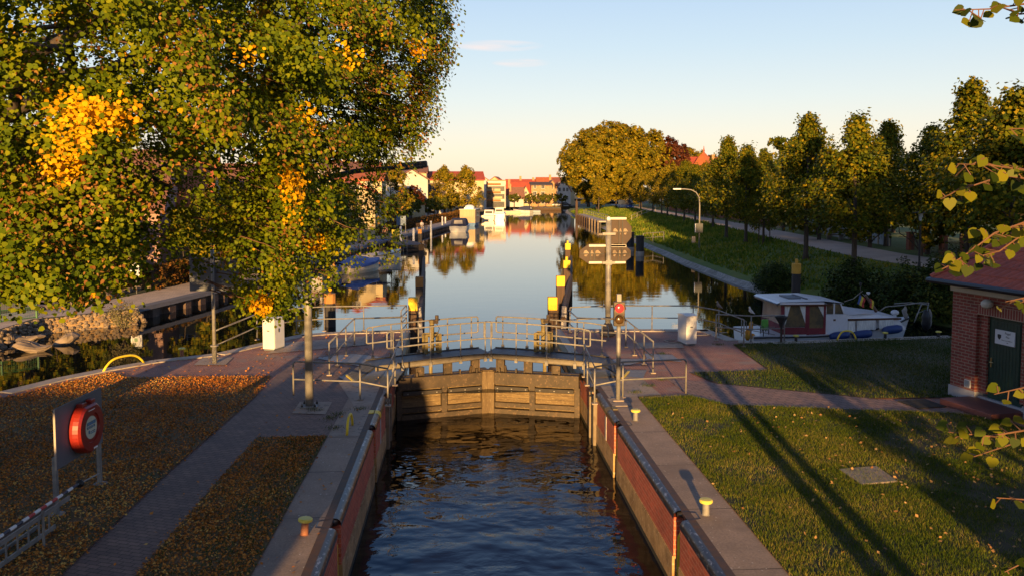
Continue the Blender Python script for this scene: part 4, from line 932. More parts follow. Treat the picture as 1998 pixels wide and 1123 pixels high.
for (pa, pb) in (((1532,597),(1543,640)), ((1562,597),(1575,636)), ((1598,597),(1609,620))):
    (x0, z1), (x1, z0) = B(*pa), B(*pb); b = MB(); dx = x1-x0
    left = pa[0] == 1532
    poly = [(x0,z1),(x1,z1),(x0+dx*.15,z0+.1),(x0,z0)] if left else [(x0,z1),(x1,z1),(x1,z0),(x1-dx*.15,z0+.1)]
    b.prismy(poly, y0-.004, y0+.003); b.build('curtain', m_curt, boat)
# slanting stern screen
xst = xa; b = MB()
b.loft([[(xst-.02,y0+.1,.30),(xst-.02,y1-.1,.30)],[(xst+.02,y0+.1,zr-.08),(xst+.02,y1-.1,zr-.08)]]); b.build('stern_window', M('stern_glass', (.16,.15,.14), (.24,.22,.20), 1.5, .15), boat)
b = MB(); b.box(xst-.03,y0+.05,-.05,xst+.0,y1-.05,.30); b.build('stern_canvas', m_maroon, boat)
b = MB()
for xx, yy in ((xst,y0+.03),(xst,y1-.05),(xa,y1-.05)): b.box(xx-.035,yy-.035,.1,xx+.035,yy+.035,zr)
b.box(xa-.10,y0-.02,-.05,xa-.02,y0+.06,zr-.01); b.build('corner_posts', m_maroon, boat)
rx0, rx1 = B(1516,592)[0], B(1652,592)[0]; b = MB()
b.loft([[(rx0,y0-.10,zr+.01),(rx0,y1+.1,zr+.01)],[(rx0+.1,y0-.12,zr+.07),(rx0+.1,y1+.1,zr+.07)],[(rx1-.9,y0-.12,zr+.10),(rx1-.9,y1+.1,zr+.10)],[(rx1,y0+.15,zr-.02),(rx1,y1-.1,zr-.02)],[(rx1,y0+.15,zr-.06),(rx1,y1-.1,zr-.06)],[(rx0,y0-.10,zr-.03),(rx0,y1+.1,zr-.03)]], False)
b.box(rx0+.1,y0-.12,zr-.02,rx1-.9,y0-.08,zr+.06); b.box(rx0+.1,y1+.06,zr-.02,rx1-.9,y1+.1,zr+.06); b.build('roof', m_hull, boat)
b = MB(); b.box(rx0+.15,y0-.10,zr-.08,rx1-.6,y0-.06,zr-.021); b.box(rx0+.0,y0-.06,zr-.08,rx0+.05,y1,zr-.031); b.build('roof_beam', m_wood, boat)
b = MB(); b.box(rx1-2.0,y0+.7,zr+.09,rx1-1.5,y0+1.7,zr+.125); b.box(rx1-1.4,y0+.5,zr+.10,rx1-1.3,y0+1.9,zr+.13); b.build('roof_hatch', m_grey, boat)
# white cabin front with forward windows
xw0, xw1 = B(1612,600)[0], B(1632,600)[0]; z615 = B(1620,613)[1]
b = MB(); b.prismx([(y0,-.12),(y1,-.12),(y1,z615),(y0,z615)], xw0, xw1+.5); b.build('cabin_front', m_hull, boat)
b = MB(); b.box(xw0+.05,y0+.01,z615+.02,B(1628,600)[0],y0+.02,zr-.03); b.add([(B(1631,600)[0],y0+.01,z615+.02),(B(1648,612)[0],y0+.01,z615+.02),(B(1641,594)[0],y0+.01,zr-.05),(B(1631,600)[0],y0+.01,zr-.03)], [(0,1,2,3)]); b.build('forward_window', m_glass, boat)
b = MB(); b.box(xw0,y0-.005,z615,xw0+.05,y0+.03,zr); b.box(B(1628,600)[0],y0-.005,z615,B(1631,600)[0],y0+.03,zr); b.tube([(B(1649,612)[0],y0,z615),(B(1642,594)[0],y0,zr-.03)], .03, 6); b.tube([(B(1649,612)[0],y1,z615),(B(1642,594)[0],y1,zr-.03)], .03, 6); b.build('window_posts', m_hull, boat)
b = MB(); b.add([(B(1650,612)[0],y0+.05,z615),(B(1650,612)[0],y1-.05,z615),(B(1643,594)[0],y1-.05,zr-.04),(B(1643,594)[0],y0+.05,zr-.04)], [(0,1,2,3)]); b.build('windscreen', m_glass, boat)
# coach roof and its windows
zt = B(1690,622)[1]; x0, x1 = B(1630,620)[0], B(1762,620)[0]; yc0, yc1 = y0+.05, y1-.05
b = MB(); b.loft([[(x0,yc0-.05,zt-.0),(x0,yc1,zt)],[(x0+.1,yc0-.03,zt+.12),(x0+.1,yc1,zt+.12)],[((x0+x1)/2,yc0+.1,zt+.20),((x0+x1)/2,yc1-.1,zt+.20)],[(x1-.9,yc0+.2,zt+.13),(x1-.9,yc1-.2,zt+.13)],[(x1,yc0+.25,zt+.02),(x1,yc1-.3,zt+.02)],[(x1,yc0+.25,zt-.04),(x1,yc1-.3,zt-.04)],[(x0,yc0-.05,zt-.04),(x0,yc1,zt-.04)]]); 
b.add([(x0,yc0-.05,zt-.04),(x0+.1,yc0-.03,zt+.12),((x0+x1)/2,yc0+.1,zt+.20),(x1-.9,yc0+.2,zt+.13),(x1,yc0+.25,zt+.0)], [(4,3,2,1,0)]); b.build('coach_roof', m_hull, boat)
b = MB(); b.obox(((x0+x1)/2,yc0+.04,zt-.03), (x1-x0+.1,.05,.075), rz=.05); b.build('roof_trim', m_wood, boat)
zb_ = B(1690,648)[1]
b = MB(); b.add([(x0+.15,yc0+.05,-.05),(x1+.35,yc0+.25,zb_+.05),(x1,yc0+.28,zt-.04),(x0+.3,yc0+.02,zt-.04)], [(0,1,2,3)]); b.add([(x0+.15,yc1-.05,-.05),(x1+.35,yc1-.25,zb_+.05),(x1,yc1-.28,zt-.04),(x0+.3,yc1-.02,zt-.04)], [(3,2,1,0)]); b.add([(x1+.35,yc0+.25,zb_+.05),(x1+.35,yc1-.25,zb_+.05),(x1,yc1-.28,zt-.04),(x1,yc0+.28,zt-.04)], [(0,1,2,3)]); b.build('cabin_side', m_hull, boat)
for (pa, pb, pc, pd) in (((1636,650),(1671,648),(1671,626),(1643,627)), ((1675,648),(1712,644),(1712,625),(1675,626)), ((1719,643),(1750,640),(1748,624),(1719,625))):
    vs = []
    for q_ in (pa,pb,pc,pd):
        x, z = B(*q_); vs.append((x, yc0-.06+.045*(x-x0), z))
    b = MB(); b.add(vs, [(0,1,2,3)]); b.build('cabin_window', m_curt, boat)
b = MB(); p_ = [B(1800,632), B(1758,648)]; dk = [(r[4][0], CY, r[4][2]+.015) for r in rows]
b.loft([[(r[4][0], r[4][1]+.03, r[4][2]+.012) for r in rows], [(r[4][0], CY, r[4][2]+.05) for r in rows], [(r[5][0], r[5][1]-.03, r[5][2]+.012) for r in rows]]); b.build('deck', m_hull, boat)
# bow pulpit
yn = YB+.55; zt2 = B(1780,594)[1]
def Bp(px_, py_, y): x, z = B(px_, py_, y); return (x, y, z)
b = MB(); b.tube([Bp(1716,607,YB+.3),Bp(1728,598,YB+.35),Bp(1760,595,YB+.55),Bp(1795,590,CY-.25),Bp(1812,591,CY),Bp(1810,594,CY+.3),Bp(1775,590,CY+.9),Bp(1745,592,CY+1.1)], .024, 8)
b.tube([Bp(1812,591,CY),Bp(1803,636,CY)], .022, 8); b.tube([Bp(1799,590,CY-.25),Bp(1784,628,YB+.8)], .022, 8); b.tube([Bp(1784,628,YB+.8),Bp(1790,610,CY-.3),Bp(1800,607,CY),], .018, 8); b.build('bow_rail', m_steel, boat, smooth=True)
rr = random.Random(2)
for (px_, py0, py1, mt, nm, wd) in ((1765,597,622,M('grey_cloth', (.30,.27,.24), (.22,.2,.18), 8, .9),'hanging_rope',.10),(1806,604,645,m_black,'black_bundle',.18),(1813,602,640,M('grey_rope', (.25,.22,.2), None, rough=.9),'hanging_rope',.08)):
    a_, c_ = Bp(px_,py0,CY-.2), Bp(px_+2,py1,CY-.2); b = MB(); pts = [tuple(Vector(a_).lerp(Vector(c_), i/6)+Vector((rr.uniform(-.03,.03),0,0))) for i in range(7)]
    b.tube(pts, [wd*.3,wd*.7,wd,wd*.9,wd,wd*.8,wd*.3], 8); b.build(nm, mt, boat, smooth=True)
b = MB(); x, y, z = Bp(1746,609,YB+.9); b.ball((x,y,z), (.17,.12,.11), 12, 7); b.tube([(x,y,z-.3),(x,y,z)], .06, 8); b.build('vent_cowl', m_hull, boat, smooth=True)
# mast with light, flag lines
b = MB(); b.tube([Bp(1710,607,CY),Bp(1688,575,CY)], [.07,.045], 8); b.build('mast', m_wood, boat)
b = MB(); x, y, z = Bp(1679,557,CY); b.lathe([(.045,0),(.05,.02),(.05,.11),(.03,.12)], (x,y,z), 10); b.tube([(x,y,z-.75),(x,y,z)], .015, 6); b.build('mast_light', m_black, boat)
b = MB(); x, y, z = Bp(1694,572,CY); b.lathe([(.03,0),(.07,.05),(.07,.10),(.05,.11)], (x,y,z-.05), 10); b.build('horn', m_hull, boat)
b = MB(); b.tube([Bp(1647,588,CY),Bp(1665,582,CY),Bp(1683,567,CY)], .012, 5); b.tube([Bp(1683,573,CY),Bp(1705,598,CY)], .008, 5); b.build('stay_line', m_stonec, boat)
# fenders
for px_, py_ in ((1638,654),(1682,651.5),(1741,642)):
    x, y, z = Bp(px_,py_,YB-.14); b = MB(); b.lathe([(.05,-.40),(.12,-.36),(.165,-.2),(.17,0),(.165,.2),(.12,.36),(.05,.40)], (0,0,0), 14)
    b.v = [(x+p[2]*.98, y+p[1], z+p[0]+p[2]*.10) for p in b.v]; b.build('fender', m_blue, boat, smooth=True)
def flag(px_, py_, cols, lab, tilt):
    x, y, z = Bp(px_,py_,CY-.05); g = empty('flag', (x,y,z), lab, 'flag')
    for i, c in enumerate(cols):
        b = MB(); rws = []
        for j in range(7):
            t = j/6; rws.append([(x+.085*i+.085*k+tilt*t*.35+.02*math.sin(5*t+i+k), y+.03*math.sin(6*t+i+k), z-.36*t-.06*(i+k)) for k in (0,1)])
        b.loft(rws); b.build('stripe', c, g)
fb_, fy_, fr_ = M('flag_blue', (.06,.10,.26), None, rough=.9), M('flag_yellow', (.55,.40,.04), None, rough=.9), M('flag_red', (.42,.05,.035), None, rough=.9)
flag(1677,574, (fb_,fy_,fr_), 'blue yellow and red striped flag on the boat mast line', -.2)
flag(1697,581, (fr_,fy_), 'red and yellow flag hanging limp beside the boat mast', .05)
# things on the stern
lj = empty('life_jacket', Bp(1461,648,YB+.5), 'orange yellow life jackets hung on the stern rail of the cabin boat', 'life jacket')
m_or = M('jacket_orange', (.62,.22,.015), (.55,.30,.02), 6, .7)
for px_, py0, py1, w_ in ((1466,626,645,.09),(1460,640,663,.12),(1469,650,660,.10)):
    b = MB(); a_, c_ = Vector(Bp(px_,py0,YB+.3)), Vector(Bp(px_-1.5,py1,YB+.3)); b.tube([tuple(a_.lerp(c_, i/4)) for i in range(5)], [w_*.5,w_,w_*.9,w_,w_*.5], 8); b.build('jacket', m_or, lj, smooth=True)
b = MB(); b.tube([Bp(1447,655,YB+.2),Bp(1447,622,YB+.2),Bp(1456,626,YB+.3),Bp(1457,640,YB+.3)], .02, 6); b.tube([Bp(1447,640,YB+.2),Bp(1512,652,YB+.2)], .016, 6); b.tube([Bp(1466,630,YB+.2),Bp(1490,637,YB+.2),Bp(1512,637,YB+.2)], .016, 6); b.build('stern_rail', m_steel, boat, smooth=True)
# bicycle with a green crate lying on the stern deck
bi = empty('bicycle', Bp(1488,662,YB+.5), 'dark bicycle with light green bag on the boat stern', 'bicycle')
c0 = Vector(Bp(1488,657,YB+.4))
for nm, dx in (('wheel',-.05),('wheel',.28)):
    b = MB(); pts = [(c0.x+dx+.05*math.cos(t), c0.y+.34*math.cos(t)*.9+dx, c0.z+.22+.31*math.sin(t)) for t in [2*math.pi*k/20 for k in range(21)]]; b.tube(pts, .02, 6, cap=False); b.build(nm, m_black, bi)
b = MB(); b.tube([(c0.x-.05,c0.y-.05,c0.z+.22),(c0.x+.06,c0.y+.05,c0.z+.6),(c0.x+.28,c0.y+.28,c0.z+.22)], .02, 6); b.tube([(c0.x-.12,c0.y-.1,c0.z+.75),(c0.x+.2,c0.y-.1,c0.z+.78)], .014, 6); b.build('frame', m_black, bi)
b = MB(); b.obox((c0.x+.02,c0.y-.15,c0.z+.52), (.28,.12,.42), rz=.2); b.build('green_bag', M('bag_green', (.14,.40,.06), (.10,.32,.05), 6, .8), bi, bevel=.05)
# cast iron brazier on the grass
q = A(1524,668); bz_ = empty('brazier', (*q,0), 'black funnel shaped grill on a post before the maroon wheelhouse', 'grill')
b = MB(); b.lathe([(.04,0),(.04,.52),(.07,.56),(.10,.70),(.24,.92),(.26,.93),(.255,.95),(.22,.94),(.09,.72)], (*q,.02), 4); b.build('funnel', m_black, bz_)
b = MB(); b.box(q[0]-.03,q[1]-.03,.015,q[0]+.03,q[1]+.03,.6); b.build('post', m_rust, bz_)
# birds on the railing
def bird(p, lab, col, s=1.0):
    g = empty('bird', p, lab, 'bird'); x, y, z = p
    b = MB(); b.tube([(x+.02*s,y,z+.02),(x+.01*s,y,z+.09*s)], .006, 5); b.tube([(x-.02*s,y,z+.02),(x-.01*s,y,z+.09*s)], .006, 5); b.build('legs', m_rust, g)
    b = MB(); b.tube([(x+.16*s,y,z+.06*s),(x+.09*s,y,z+.10*s),(x+.02*s,y,z+.15*s),(x-.03*s,y,z+.20*s),(x-.045*s,y,z+.27*s),(x-.055*s,y,z+.315*s),(x-.06*s,y,z+.34*s)], [.012*s,.035*s,.062*s,.06*s,.035*s,.036*s,.02*s], 10); b.build('body', col, g, smooth=True)
    b = MB(); b.tube([(x-.085*s,y,z+.312*s),(x-.13*s,y,z+.305*s)], [.012,.003], 6); b.build('beak', m_yel, g)
bird(onY(1402,616,A(1402,655)[1])[:2]+(1.0,), 'grey brown bird perched on the slanting right railing', M('bird_grey', (.22,.19,.18), (.14,.12,.12), 20, .9))
bird(onY(1465,614,A(1465,668)[1])[:2]+(1.0,), 'pale gull perched on the short railing by the boat', M('gull', (.62,.62,.62), (.42,.42,.43), 15, .9), .95)
# ------------------------------------------------------------------ foliage
def unit(v): return v/np.maximum(np.linalg.norm(v, axis=-1, keepdims=True), 1e-6)
def leaf_quads(c, nrm, L_, W_, droop=.5, g=rng, k=4):
    """folded four-cornered leaves: centres c, facing nrm, hanging downwards"""
    n = len(c); nrm = unit(nrm)
    d = np.tile(np.array([0,0,-1.0]), (n,1))*droop+g.normal(0, .6, (n,3)); t = unit(d-(d*nrm).sum(1, keepdims=True)*nrm); b = np.cross(nrm, t)
    L_ = np.broadcast_to(np.asarray(L_, float).reshape(-1,1), (n,1)); W_ = np.broadcast_to(np.asarray(W_, float).reshape(-1,1), (n,1))
    if k == 4:
        V = np.empty((n,4,3)); V[:,0] = c-t*L_*.5; V[:,1] = c+b*W_*.5-nrm*W_*.14-t*L_*.08; V[:,2] = c+t*L_*.5-nrm*L_*.10; V[:,3] = c-b*W_*.5-nrm*W_*.14-t*L_*.08
    else:
        V = np.empty((n,6,3)); V[:,0] = c-t*L_*.40; V[:,1] = c-t*L_*.30+b*W_*.42-nrm*W_*.10; V[:,2] = c+t*L_*.10+b*W_*.46-nrm*W_*.14; V[:,3] = c+t*L_*.58-nrm*L_*.10; V[:,4] = c+t*L_*.10-b*W_*.46-nrm*W_*.14; V[:,5] = c-t*L_*.30-b*W_*.42-nrm*W_*.10
    return V.reshape(-1,3)
def clump(centers, dirs, n, rad, flat=.5, g=rng, jit=.55, oj=.7):
    """n leaf points round each centre in a flattened blob; returns points, normals, clump number"""
    k = len(centers); c = np.repeat(centers, n, 0); d = np.repeat(unit(dirs), n, 0); r = np.repeat(np.broadcast_to(np.asarray(rad, float), (k,)), n)[:,None]
    o = np.clip(g.normal(0, .5, (k*n,3)), -.95, .95); o -= (o*d).sum(1, keepdims=True)*d*(1-flat); p = c+o*r
    nr = unit(d*.9+o*oj+g.normal(0, jit, (k*n,3))+np.array([0,0,.35])); return p, nr, np.repeat(np.arange(k), n)
lm_green = leafmat('leaf_linden', [(0,(.030,.058,.003)),(.45,(.105,.145,.005)),(.8,(.22,.225,.006)),(1,(.36,.27,.008))], .30, .55, None, 1.9)
lm_yellow = leafmat('leaf_yellow', [(0,(.60,.34,.006)),(.5,(.80,.46,.006)),(1,(.66,.27,.008))], .35)
lm_brown = leafmat('leaf_brown', [(0,(.17,.065,.014)),(.5,(.29,.125,.028)),(1,(.40,.22,.055))], .25)
lm_avenue = leafmat('leaf_avenue', [(0,(.032,.052,.004)),(.5,(.092,.108,.006)),(.85,(.20,.165,.007)),(1,(.30,.20,.009))], .28)
lm_autumn = leafmat('leaf_autumn', [(0,(.070,.072,.005)),(.5,(.165,.135,.007)),(1,(.32,.20,.010))], .22)
lm_copper = leafmat('leaf_copper', [(0,(.035,.012,.008)),(.5,(.075,.022,.010)),(1,(.12,.038,.014))], .2)
lm_bush = leafmat('leaf_bush', [(0,(.016,.030,.008)),(.6,(.034,.056,.010)),(1,(.075,.085,.014))], .25)
lm_hedge = leafmat('leaf_hedge', [(0,(.045,.040,.008)),(.5,(.115,.055,.012)),(1,(.20,.085,.018))], .2)
lm_poll = leafmat('leaf_pollard', [(0,(.045,.060,.008)),(.6,(.095,.100,.012)),(1,(.15,.125,.016))], .22)
lm_grey = leafmat('leaf_grey', [(0,(.10,.095,.04)),(1,(.26,.22,.10))], .25)

def limb(mb, a, b, r0, r1, g, bend=.08, n=6):
    a, b = Vector(a), Vector(b); d = b-a; pts = []
    for i in range(n+1):
        t = i/n; o = Vector((g.uniform(-1,1), g.uniform(-1,1), g.uniform(-.6,1)))*d.length*bend*math.sin(math.pi*t); pts.append(tuple(a+d*t+o))
    mb.tube(pts, [r0+(r1-r0)*i/n for i in range(n+1)], 7); return pts

def toscreen(p):
    p = np.asarray(p, float); c, s_ = math.cos(YAW), math.sin(YAW); x = p[...,0]*c-p[...,1]*s_; y = p[...,0]*s_+p[...,1]*c; z = p[...,2]-CZ
    d = np.maximum(y*math.cos(PIT)-z*math.sin(PIT), .5); return PX+F*x/d, PY-F*(y*math.sin(PIT)+z*math.cos(PIT))/d
# ---- the big linden left of the lock
TX, TY = -10.3, 17.0
big = empty('linden_tree', (TX,TY,0), 'big linden in autumn leaf overhanging the left lawn and lamp post', 'tree')
g = np.random.default_rng(11); rr = random.Random(11)
CC = np.array([-9.6, 17.0, 10.4]); CR = np.array([9.45, 8.6, 8.7])
tk = MB(); tk.tube([(TX,TY,-.1),(TX+.05,TY,.5),(TX+.1,TY+.1,2.5),(TX+.2,TY,5),(TX+.4,TY,9),(TX+.6,TY,13)], [.62,.45,.38,.33,.22,.09], 12); tk.build('trunk', m_bark, big, smooth=True)
def crown_ok(p, lo=3.3): return p[:,2] > lo
CR = np.array([8.55, 8.3, 8.6])
bc, tries = [], 0                                    # boughs: well apart from each other, so that gaps stay between them
LOWP = ([-200,0,60,120,170,195,230,262,285,345,360,415,470,490,560,600,628,652,688,705,735,800,850,930], [545,545,545,570,565,505,480,455,395,400,470,480,495,575,600,590,540,485,470,430,345,335,300,200])
HOL = ((430,385,120,110),(300,300,50,60),(250,340,40,45),(500,270,45,35),(240,120,45,28),(690,205,60,28),(330,420,60,60),(110,470,45,30),(640,250,40,25))
def hollow(a_, b_):
    h = 0
    for x_, y_, rx_, ry_ in HOL: h = h | (((a_-x_)/rx_)**2+((b_-y_)/ry_)**2 < 1)
    return h
def vis(p): return p[1] < 22.5 and p[2] < 5.5+.27*p[1]+1.0 and p[0] > -.62*p[1]-1.5
while len(bc) < 1250 and tries < 140000:
    tries += 1; d = unit(g.normal(0,1,3)); d[1] -= .15; r_ = g.uniform(.48,1.0)**.42; l_ = 1+.10*math.sin(d[0]*9+1.3)*math.sin(d[2]*11+.4); p = CC+d*r_*l_*CR
    if not vis(p) and g.random() > .10: continue
    if p[2] > 16 or p[2] < 3.2+max(0,15-p[1])*.2: continue
    if vis(p) and toscreen(p)[1] > np.interp(toscreen(p)[0], *LOWP)-28: continue
    if p[1] > 3 and hollow(*toscreen(p)) and p[1] < 21: continue
    if all((p[0]-q[0])**2+(p[1]-q[1])**2+((p[2]-q[2])*1.6)**2 > 1.08**2 for q in bc): bc.append(p)
bc = np.array(bc); NS = 24; bs = g.uniform(.55,.95,len(bc)); outd = unit(bc-CC)
pts = np.repeat(bc, NS, 0); od = np.repeat(outd, NS, 0); o_ = np.clip(g.normal(0,.5,(len(pts),3)), -.9, .9)*np.repeat(bs, NS)[:,None]*np.array([.95,.95,.42])
o_[:,2] -= .45*(o_*od)[:,:2].sum(1)                # sprays hang down towards their outer ends
pts = pts+o_; dirs = od
Z_ = pts[:,2]; Xn = pts[:,0]; Yn = pts[:,1]
pxs_, py_s = toscreen(pts)
# how low the boughs hang: lower round the trunk side, higher out over the water
low = 3.3+0*np.interp(pts[:,0], [-20,-9,-7.5,-5.6,-4.6,-3.4,-2.6,-1.6,-.8,2], [3.9,3.9,3.7,4.0,3.3,2.9,3.9,5.1,5.9,6.2])+.25*np.sin(pts[:,0]*5+pts[:,1]*3)
keep = (Z_ > low) & (Z_ < 16.5) & ((py_s < np.interp(pxs_, *LOWP)) | (Yn < 5) | (Yn > 24))
keep &= ~((pxs_ > 598) & (pxs_ < 762) & (py_s > 300) & (py_s < 384)) & ~((pxs_ > 632) & (pxs_ < 870) & (py_s > 292) & (py_s < 366) & (Yn < 23)) & ~((pxs_ > 280) & (pxs_ < 345) & (py_s > 415) & (py_s < 480))
keep &= ~((hollow(pxs_, py_s) > 0) & (Yn < 20.5) & (Yn > 3) & (g.random(len(pts)) < .92))
keep &= ~((np.hypot((pxs_-306)/48, (py_s-437)/46) < 1) & (Yn > 2))
inview = (pts[:,1] < 23.5) & (pts[:,2] < 5.5+.27*np.maximum(pts[:,1],1)+1.5) & (pts[:,0] > -.64*pts[:,1]-2.0)
keep &= (inview & ((dirs[:,1] < .25) | (g.random(len(pts)) < .5))) | (g.random(len(pts)) < .08)
pts, dirs, inview = pts[keep], dirs[keep], inview[keep]
# lower curtain of drooping sprays in front of the promenade
def spray_pts(lst):
    out = []
    for (px_, py_, Y, sx, sz, k) in lst:
        c = np.array(onY(px_, py_, Y)); k = int(k*1.7); out.append(c+g.normal(0, 1, (k,3))*np.array([sx, sx, sz]))
    return np.concatenate(out)
low_sp = spray_pts([(590,505,16.5,.22,.40,18),(545,560,16.0,.16,.22,12),(500,575,15.5,.14,.14,6),(640,470,17,.25,.35,18),(610,420,16,.35,.4,30),(690,440,18,.30,.30,18),(560,380,15,.5,.5,34),(640,385,16.5,.35,.12,12),(740,390,18.5,.30,.22,14),(760,475,19.5,.16,.16,5),(700,500,20,.12,.10,0),
   (480,470,15,.4,.40,26),(230,460,13,.4,.25,14),(180,500,12,.3,.22,12),(110,545,10.5,.32,.14,10),(165,560,10.5,.16,.08,5),(20,520,10,.35,.25,14),(60,480,11,.5,.35,26),(130,440,12,.5,.4,26),(20,400,11,.5,.5,26),(215,400,14,.4,.3,16),(520,330,14,.6,.5,30),(560,600,16,.08,.06,3),(505,600,15.6,.08,.05,3),(845,30,17,.25,.45,34),(840,100,17,.25,.40,34),(820,170,17,.28,.35,34),(795,235,17.2,.3,.3,34),(770,250,17,.35,.3,34),(720,230,16.5,.35,.35,34),(690,160,16,.4,.4,30),(640,290,16.5,.35,.25,26),(730,290,17,.3,.25,22)])
dl = unit(low_sp-CC); n_low = len(low_sp)
pts = np.concatenate([pts, low_sp]); dirs = np.concatenate([dirs, dl]); inview = np.concatenate([inview, np.ones(n_low, bool)])
ex_, ey_ = toscreen(pts); ok_ = (ex_ < np.interp(ey_, [-400,0,100,170,260,300,340,420], [930,893,888,866,842,812,790,800])) | (pts[:,1] < 5) | (pts[:,1] > 26); pts, dirs, inview = pts[ok_], dirs[ok_], inview[ok_]; n_low = min(n_low, int(ok_[-n_low:].sum()))
drp = unit(dirs*np.array([1,1,.25])+np.array([0,-.35,.35]))
PN, NN, KK = [], [], []
p_, n_, k_ = clump(pts, unit(drp+g.normal(0,.38,drp.shape)), 44, g.uniform(.22, .40, len(pts)), .34, g, .30, .35)
m_in = inview[k_] | (g.random(len(k_)) < .4); p_, n_, k_ = p_[m_in], n_[m_in], k_[m_in]
sz = g.uniform(.040, .076, len(p_))*np.where(inview[k_], 1, 2.2)
# whole sprays turn yellow here and there; brown bracts are mixed into all of them
sx_, sy_ = toscreen(pts)
def front(lst, r=22):                               # the sprays nearest to the viewer at these places of the crown
    out = []
    for a_, b_ in lst:
        m = (np.hypot(sx_-a_, sy_-b_) < r) & (pts[:,1] > 6); 
        if m.any(): i = np.where(m)[0][np.argmin(pts[m][:,1])]; out.append(pts[i])
    return np.array(out)
yel_c = front([(130,270),(125,300),(150,205),(180,215),(115,190),(590,350),(575,395),(600,375),(560,420),(615,480),(510,590),(525,580),(500,35),(490,150),(470,125),(800,110),(780,135),(495,10),(105,320),(240,215),(255,240),(680,90),(600,250),(580,330),(520,600),(690,110)])
dist = np.min(np.linalg.norm(p_[:,None,:]-yel_c[None], axis=2), axis=1)
bro_c = front([(330,300),(200,330),(600,300),(730,150),(560,230),(60,470),(680,280),(420,200),(820,200),(860,110),(650,290),(280,260),(120,400),(300,330),(700,60),(380,90),(20,330),(90,440)])
db = np.min(np.linalg.norm(p_[:,None,:]-bro_c[None], axis=2), axis=1)
u1 = g.random(len(p_)); mi = np.zeros(len(p_), int); bsp = g.random(len(pts)) < .09; mi[(u1 < .02) | (bsp[k_] & (u1 < .5))] = 2; mi[u1 > .996] = 1
mi[(db < .6) & (u1 < .33)] = 2; mi[(dist < .27) & (u1 < .97)] = 1
mesh_np('crown', leaf_quads(p_, n_, sz, sz*np.where(mi == 2, .55, .98), .8, g, 6), 6, [lm_green, lm_yellow, lm_brown], mi, big)
br = MB()
for i in range(46):
    j = rr.randrange(len(pts)-n_low); e = pts[j]; e = CC+(e-CC)*.93; z0 = min(max(2.6, e[2]-rr.uniform(1,4)), 9); s0 = (TX+.2, TY, z0); P_ = limb(br, s0, tuple(e), .11+.07*(i < 12), .015, rr, .10, 8)
tw = br; tw.k = 1
for i in list(range(len(pts)-n_low, len(pts), 3)): 
    e = Vector(pts[i]); s0 = e+Vector((TX-e.x, TY-e.y, 2.2)).normalized()*rr.uniform(.7,1.4); limb(tw, s0, e, .012, .004, rr, .10, 4)
for i in range(260):
    e = Vector(pts[rr.randrange(len(pts)-n_low)]); 
    if e.y > 19: continue
    s0 = e+Vector((TX-e.x, TY-e.y, 1.0)).normalized()*rr.uniform(.8,1.6); limb(tw, s0, e+Vector((0,0,-.3)), .012, .004, rr, .12, 4)
br.build('branches', [m_bark, m_twig], big, smooth=True)

# ---- lindens standing right beside the camera: they overhang the frame and shade the lawns beyond
def heart(c, nrm, t, s):
    nrm = nrm.normalized(); t = (t-nrm*t.dot(nrm)).normalized(); b = nrm.cross(t)
    o = [(-.42,.10,0),(-.36,.34,-.04),(-.10,.50,-.08),(.22,.36,-.07),(.60,0,-.10),(.22,-.36,-.07),(-.10,-.50,-.08),(-.36,-.34,-.04),(-.42,-.10,0),(-.28,0,.05)]
    return [tuple(c+t*(x*s)+b*(y*s)+nrm*(z*s)) for x, y, z in o]
def linden_side(tx, ty, h, cr, cb, lab, seed, n, skip=None, tr=.19, ox=0.0):
    g = np.random.default_rng(seed); rr = random.Random(seed); T_ = empty('linden_tree', (tx,ty,0), lab, 'tree')
    k = MB(); k.tube([(tx,ty,-.1),(tx,ty,.4),(tx+.02,ty,cb+1),(tx+ox*.9,ty,h*.9)], [tr*1.5,tr,tr*.9,.05], 10); k.build('trunk', m_bark, T_, smooth=True)
    dr = unit(g.normal(0,1,(n,3))); c = np.array([tx+ox,ty,(cb+h)/2])+dr*(g.uniform(.25,1,n)**.5)[:,None]*np.array([cr,cr,(h-cb)/2])
    if skip is not None: keep = ~skip(c); c, dr = c[keep], dr[keep]
    p, nr, kk = clump(c, dr, 22, .6, .6, g); 
    if skip is not None: keep = ~skip(p); p, nr = p[keep], nr[keep]
    s = g.uniform(.12,.19,len(p)) if seed == 21 else g.uniform(.22,.34,len(p)); mesh_np('crown', leaf_quads(p, nr, s, s*.95, .6, g), 4, [lm_green, lm_yellow, lm_brown], np.where(g.random(len(p)) < .12, 2, 0), T_)  # crowns out of view get larger leaves to cast denser shade
    b = MB()
    for i in range(14):
        e = c[rr.randrange(len(c))]; z_ = rr.uniform(cb+1,h*.6); limb(b, (tx+.02+(ox*.9-.02)*(z_-cb-1)/(h*.9-cb-1),ty,z_), tuple(e), .06, .012, rr, .1, 6)
    T_['br'] = 0; del T_['br']; LB[T_.name] = b
    return T_
def infront(p):                                    # keep the near crowns out of the picture itself
    px_ = PX; Y = p[:,1]; X = p[:,0]
    return (Y > .3) & (X < .72*Y+.55)
LB = {}
near = linden_side(4.9, 1.5, 11.5, 4.4, 2.9, 'linden standing beside the right lock wall with sprays at the right edge', 21, 900, infront, .17, 3.4)
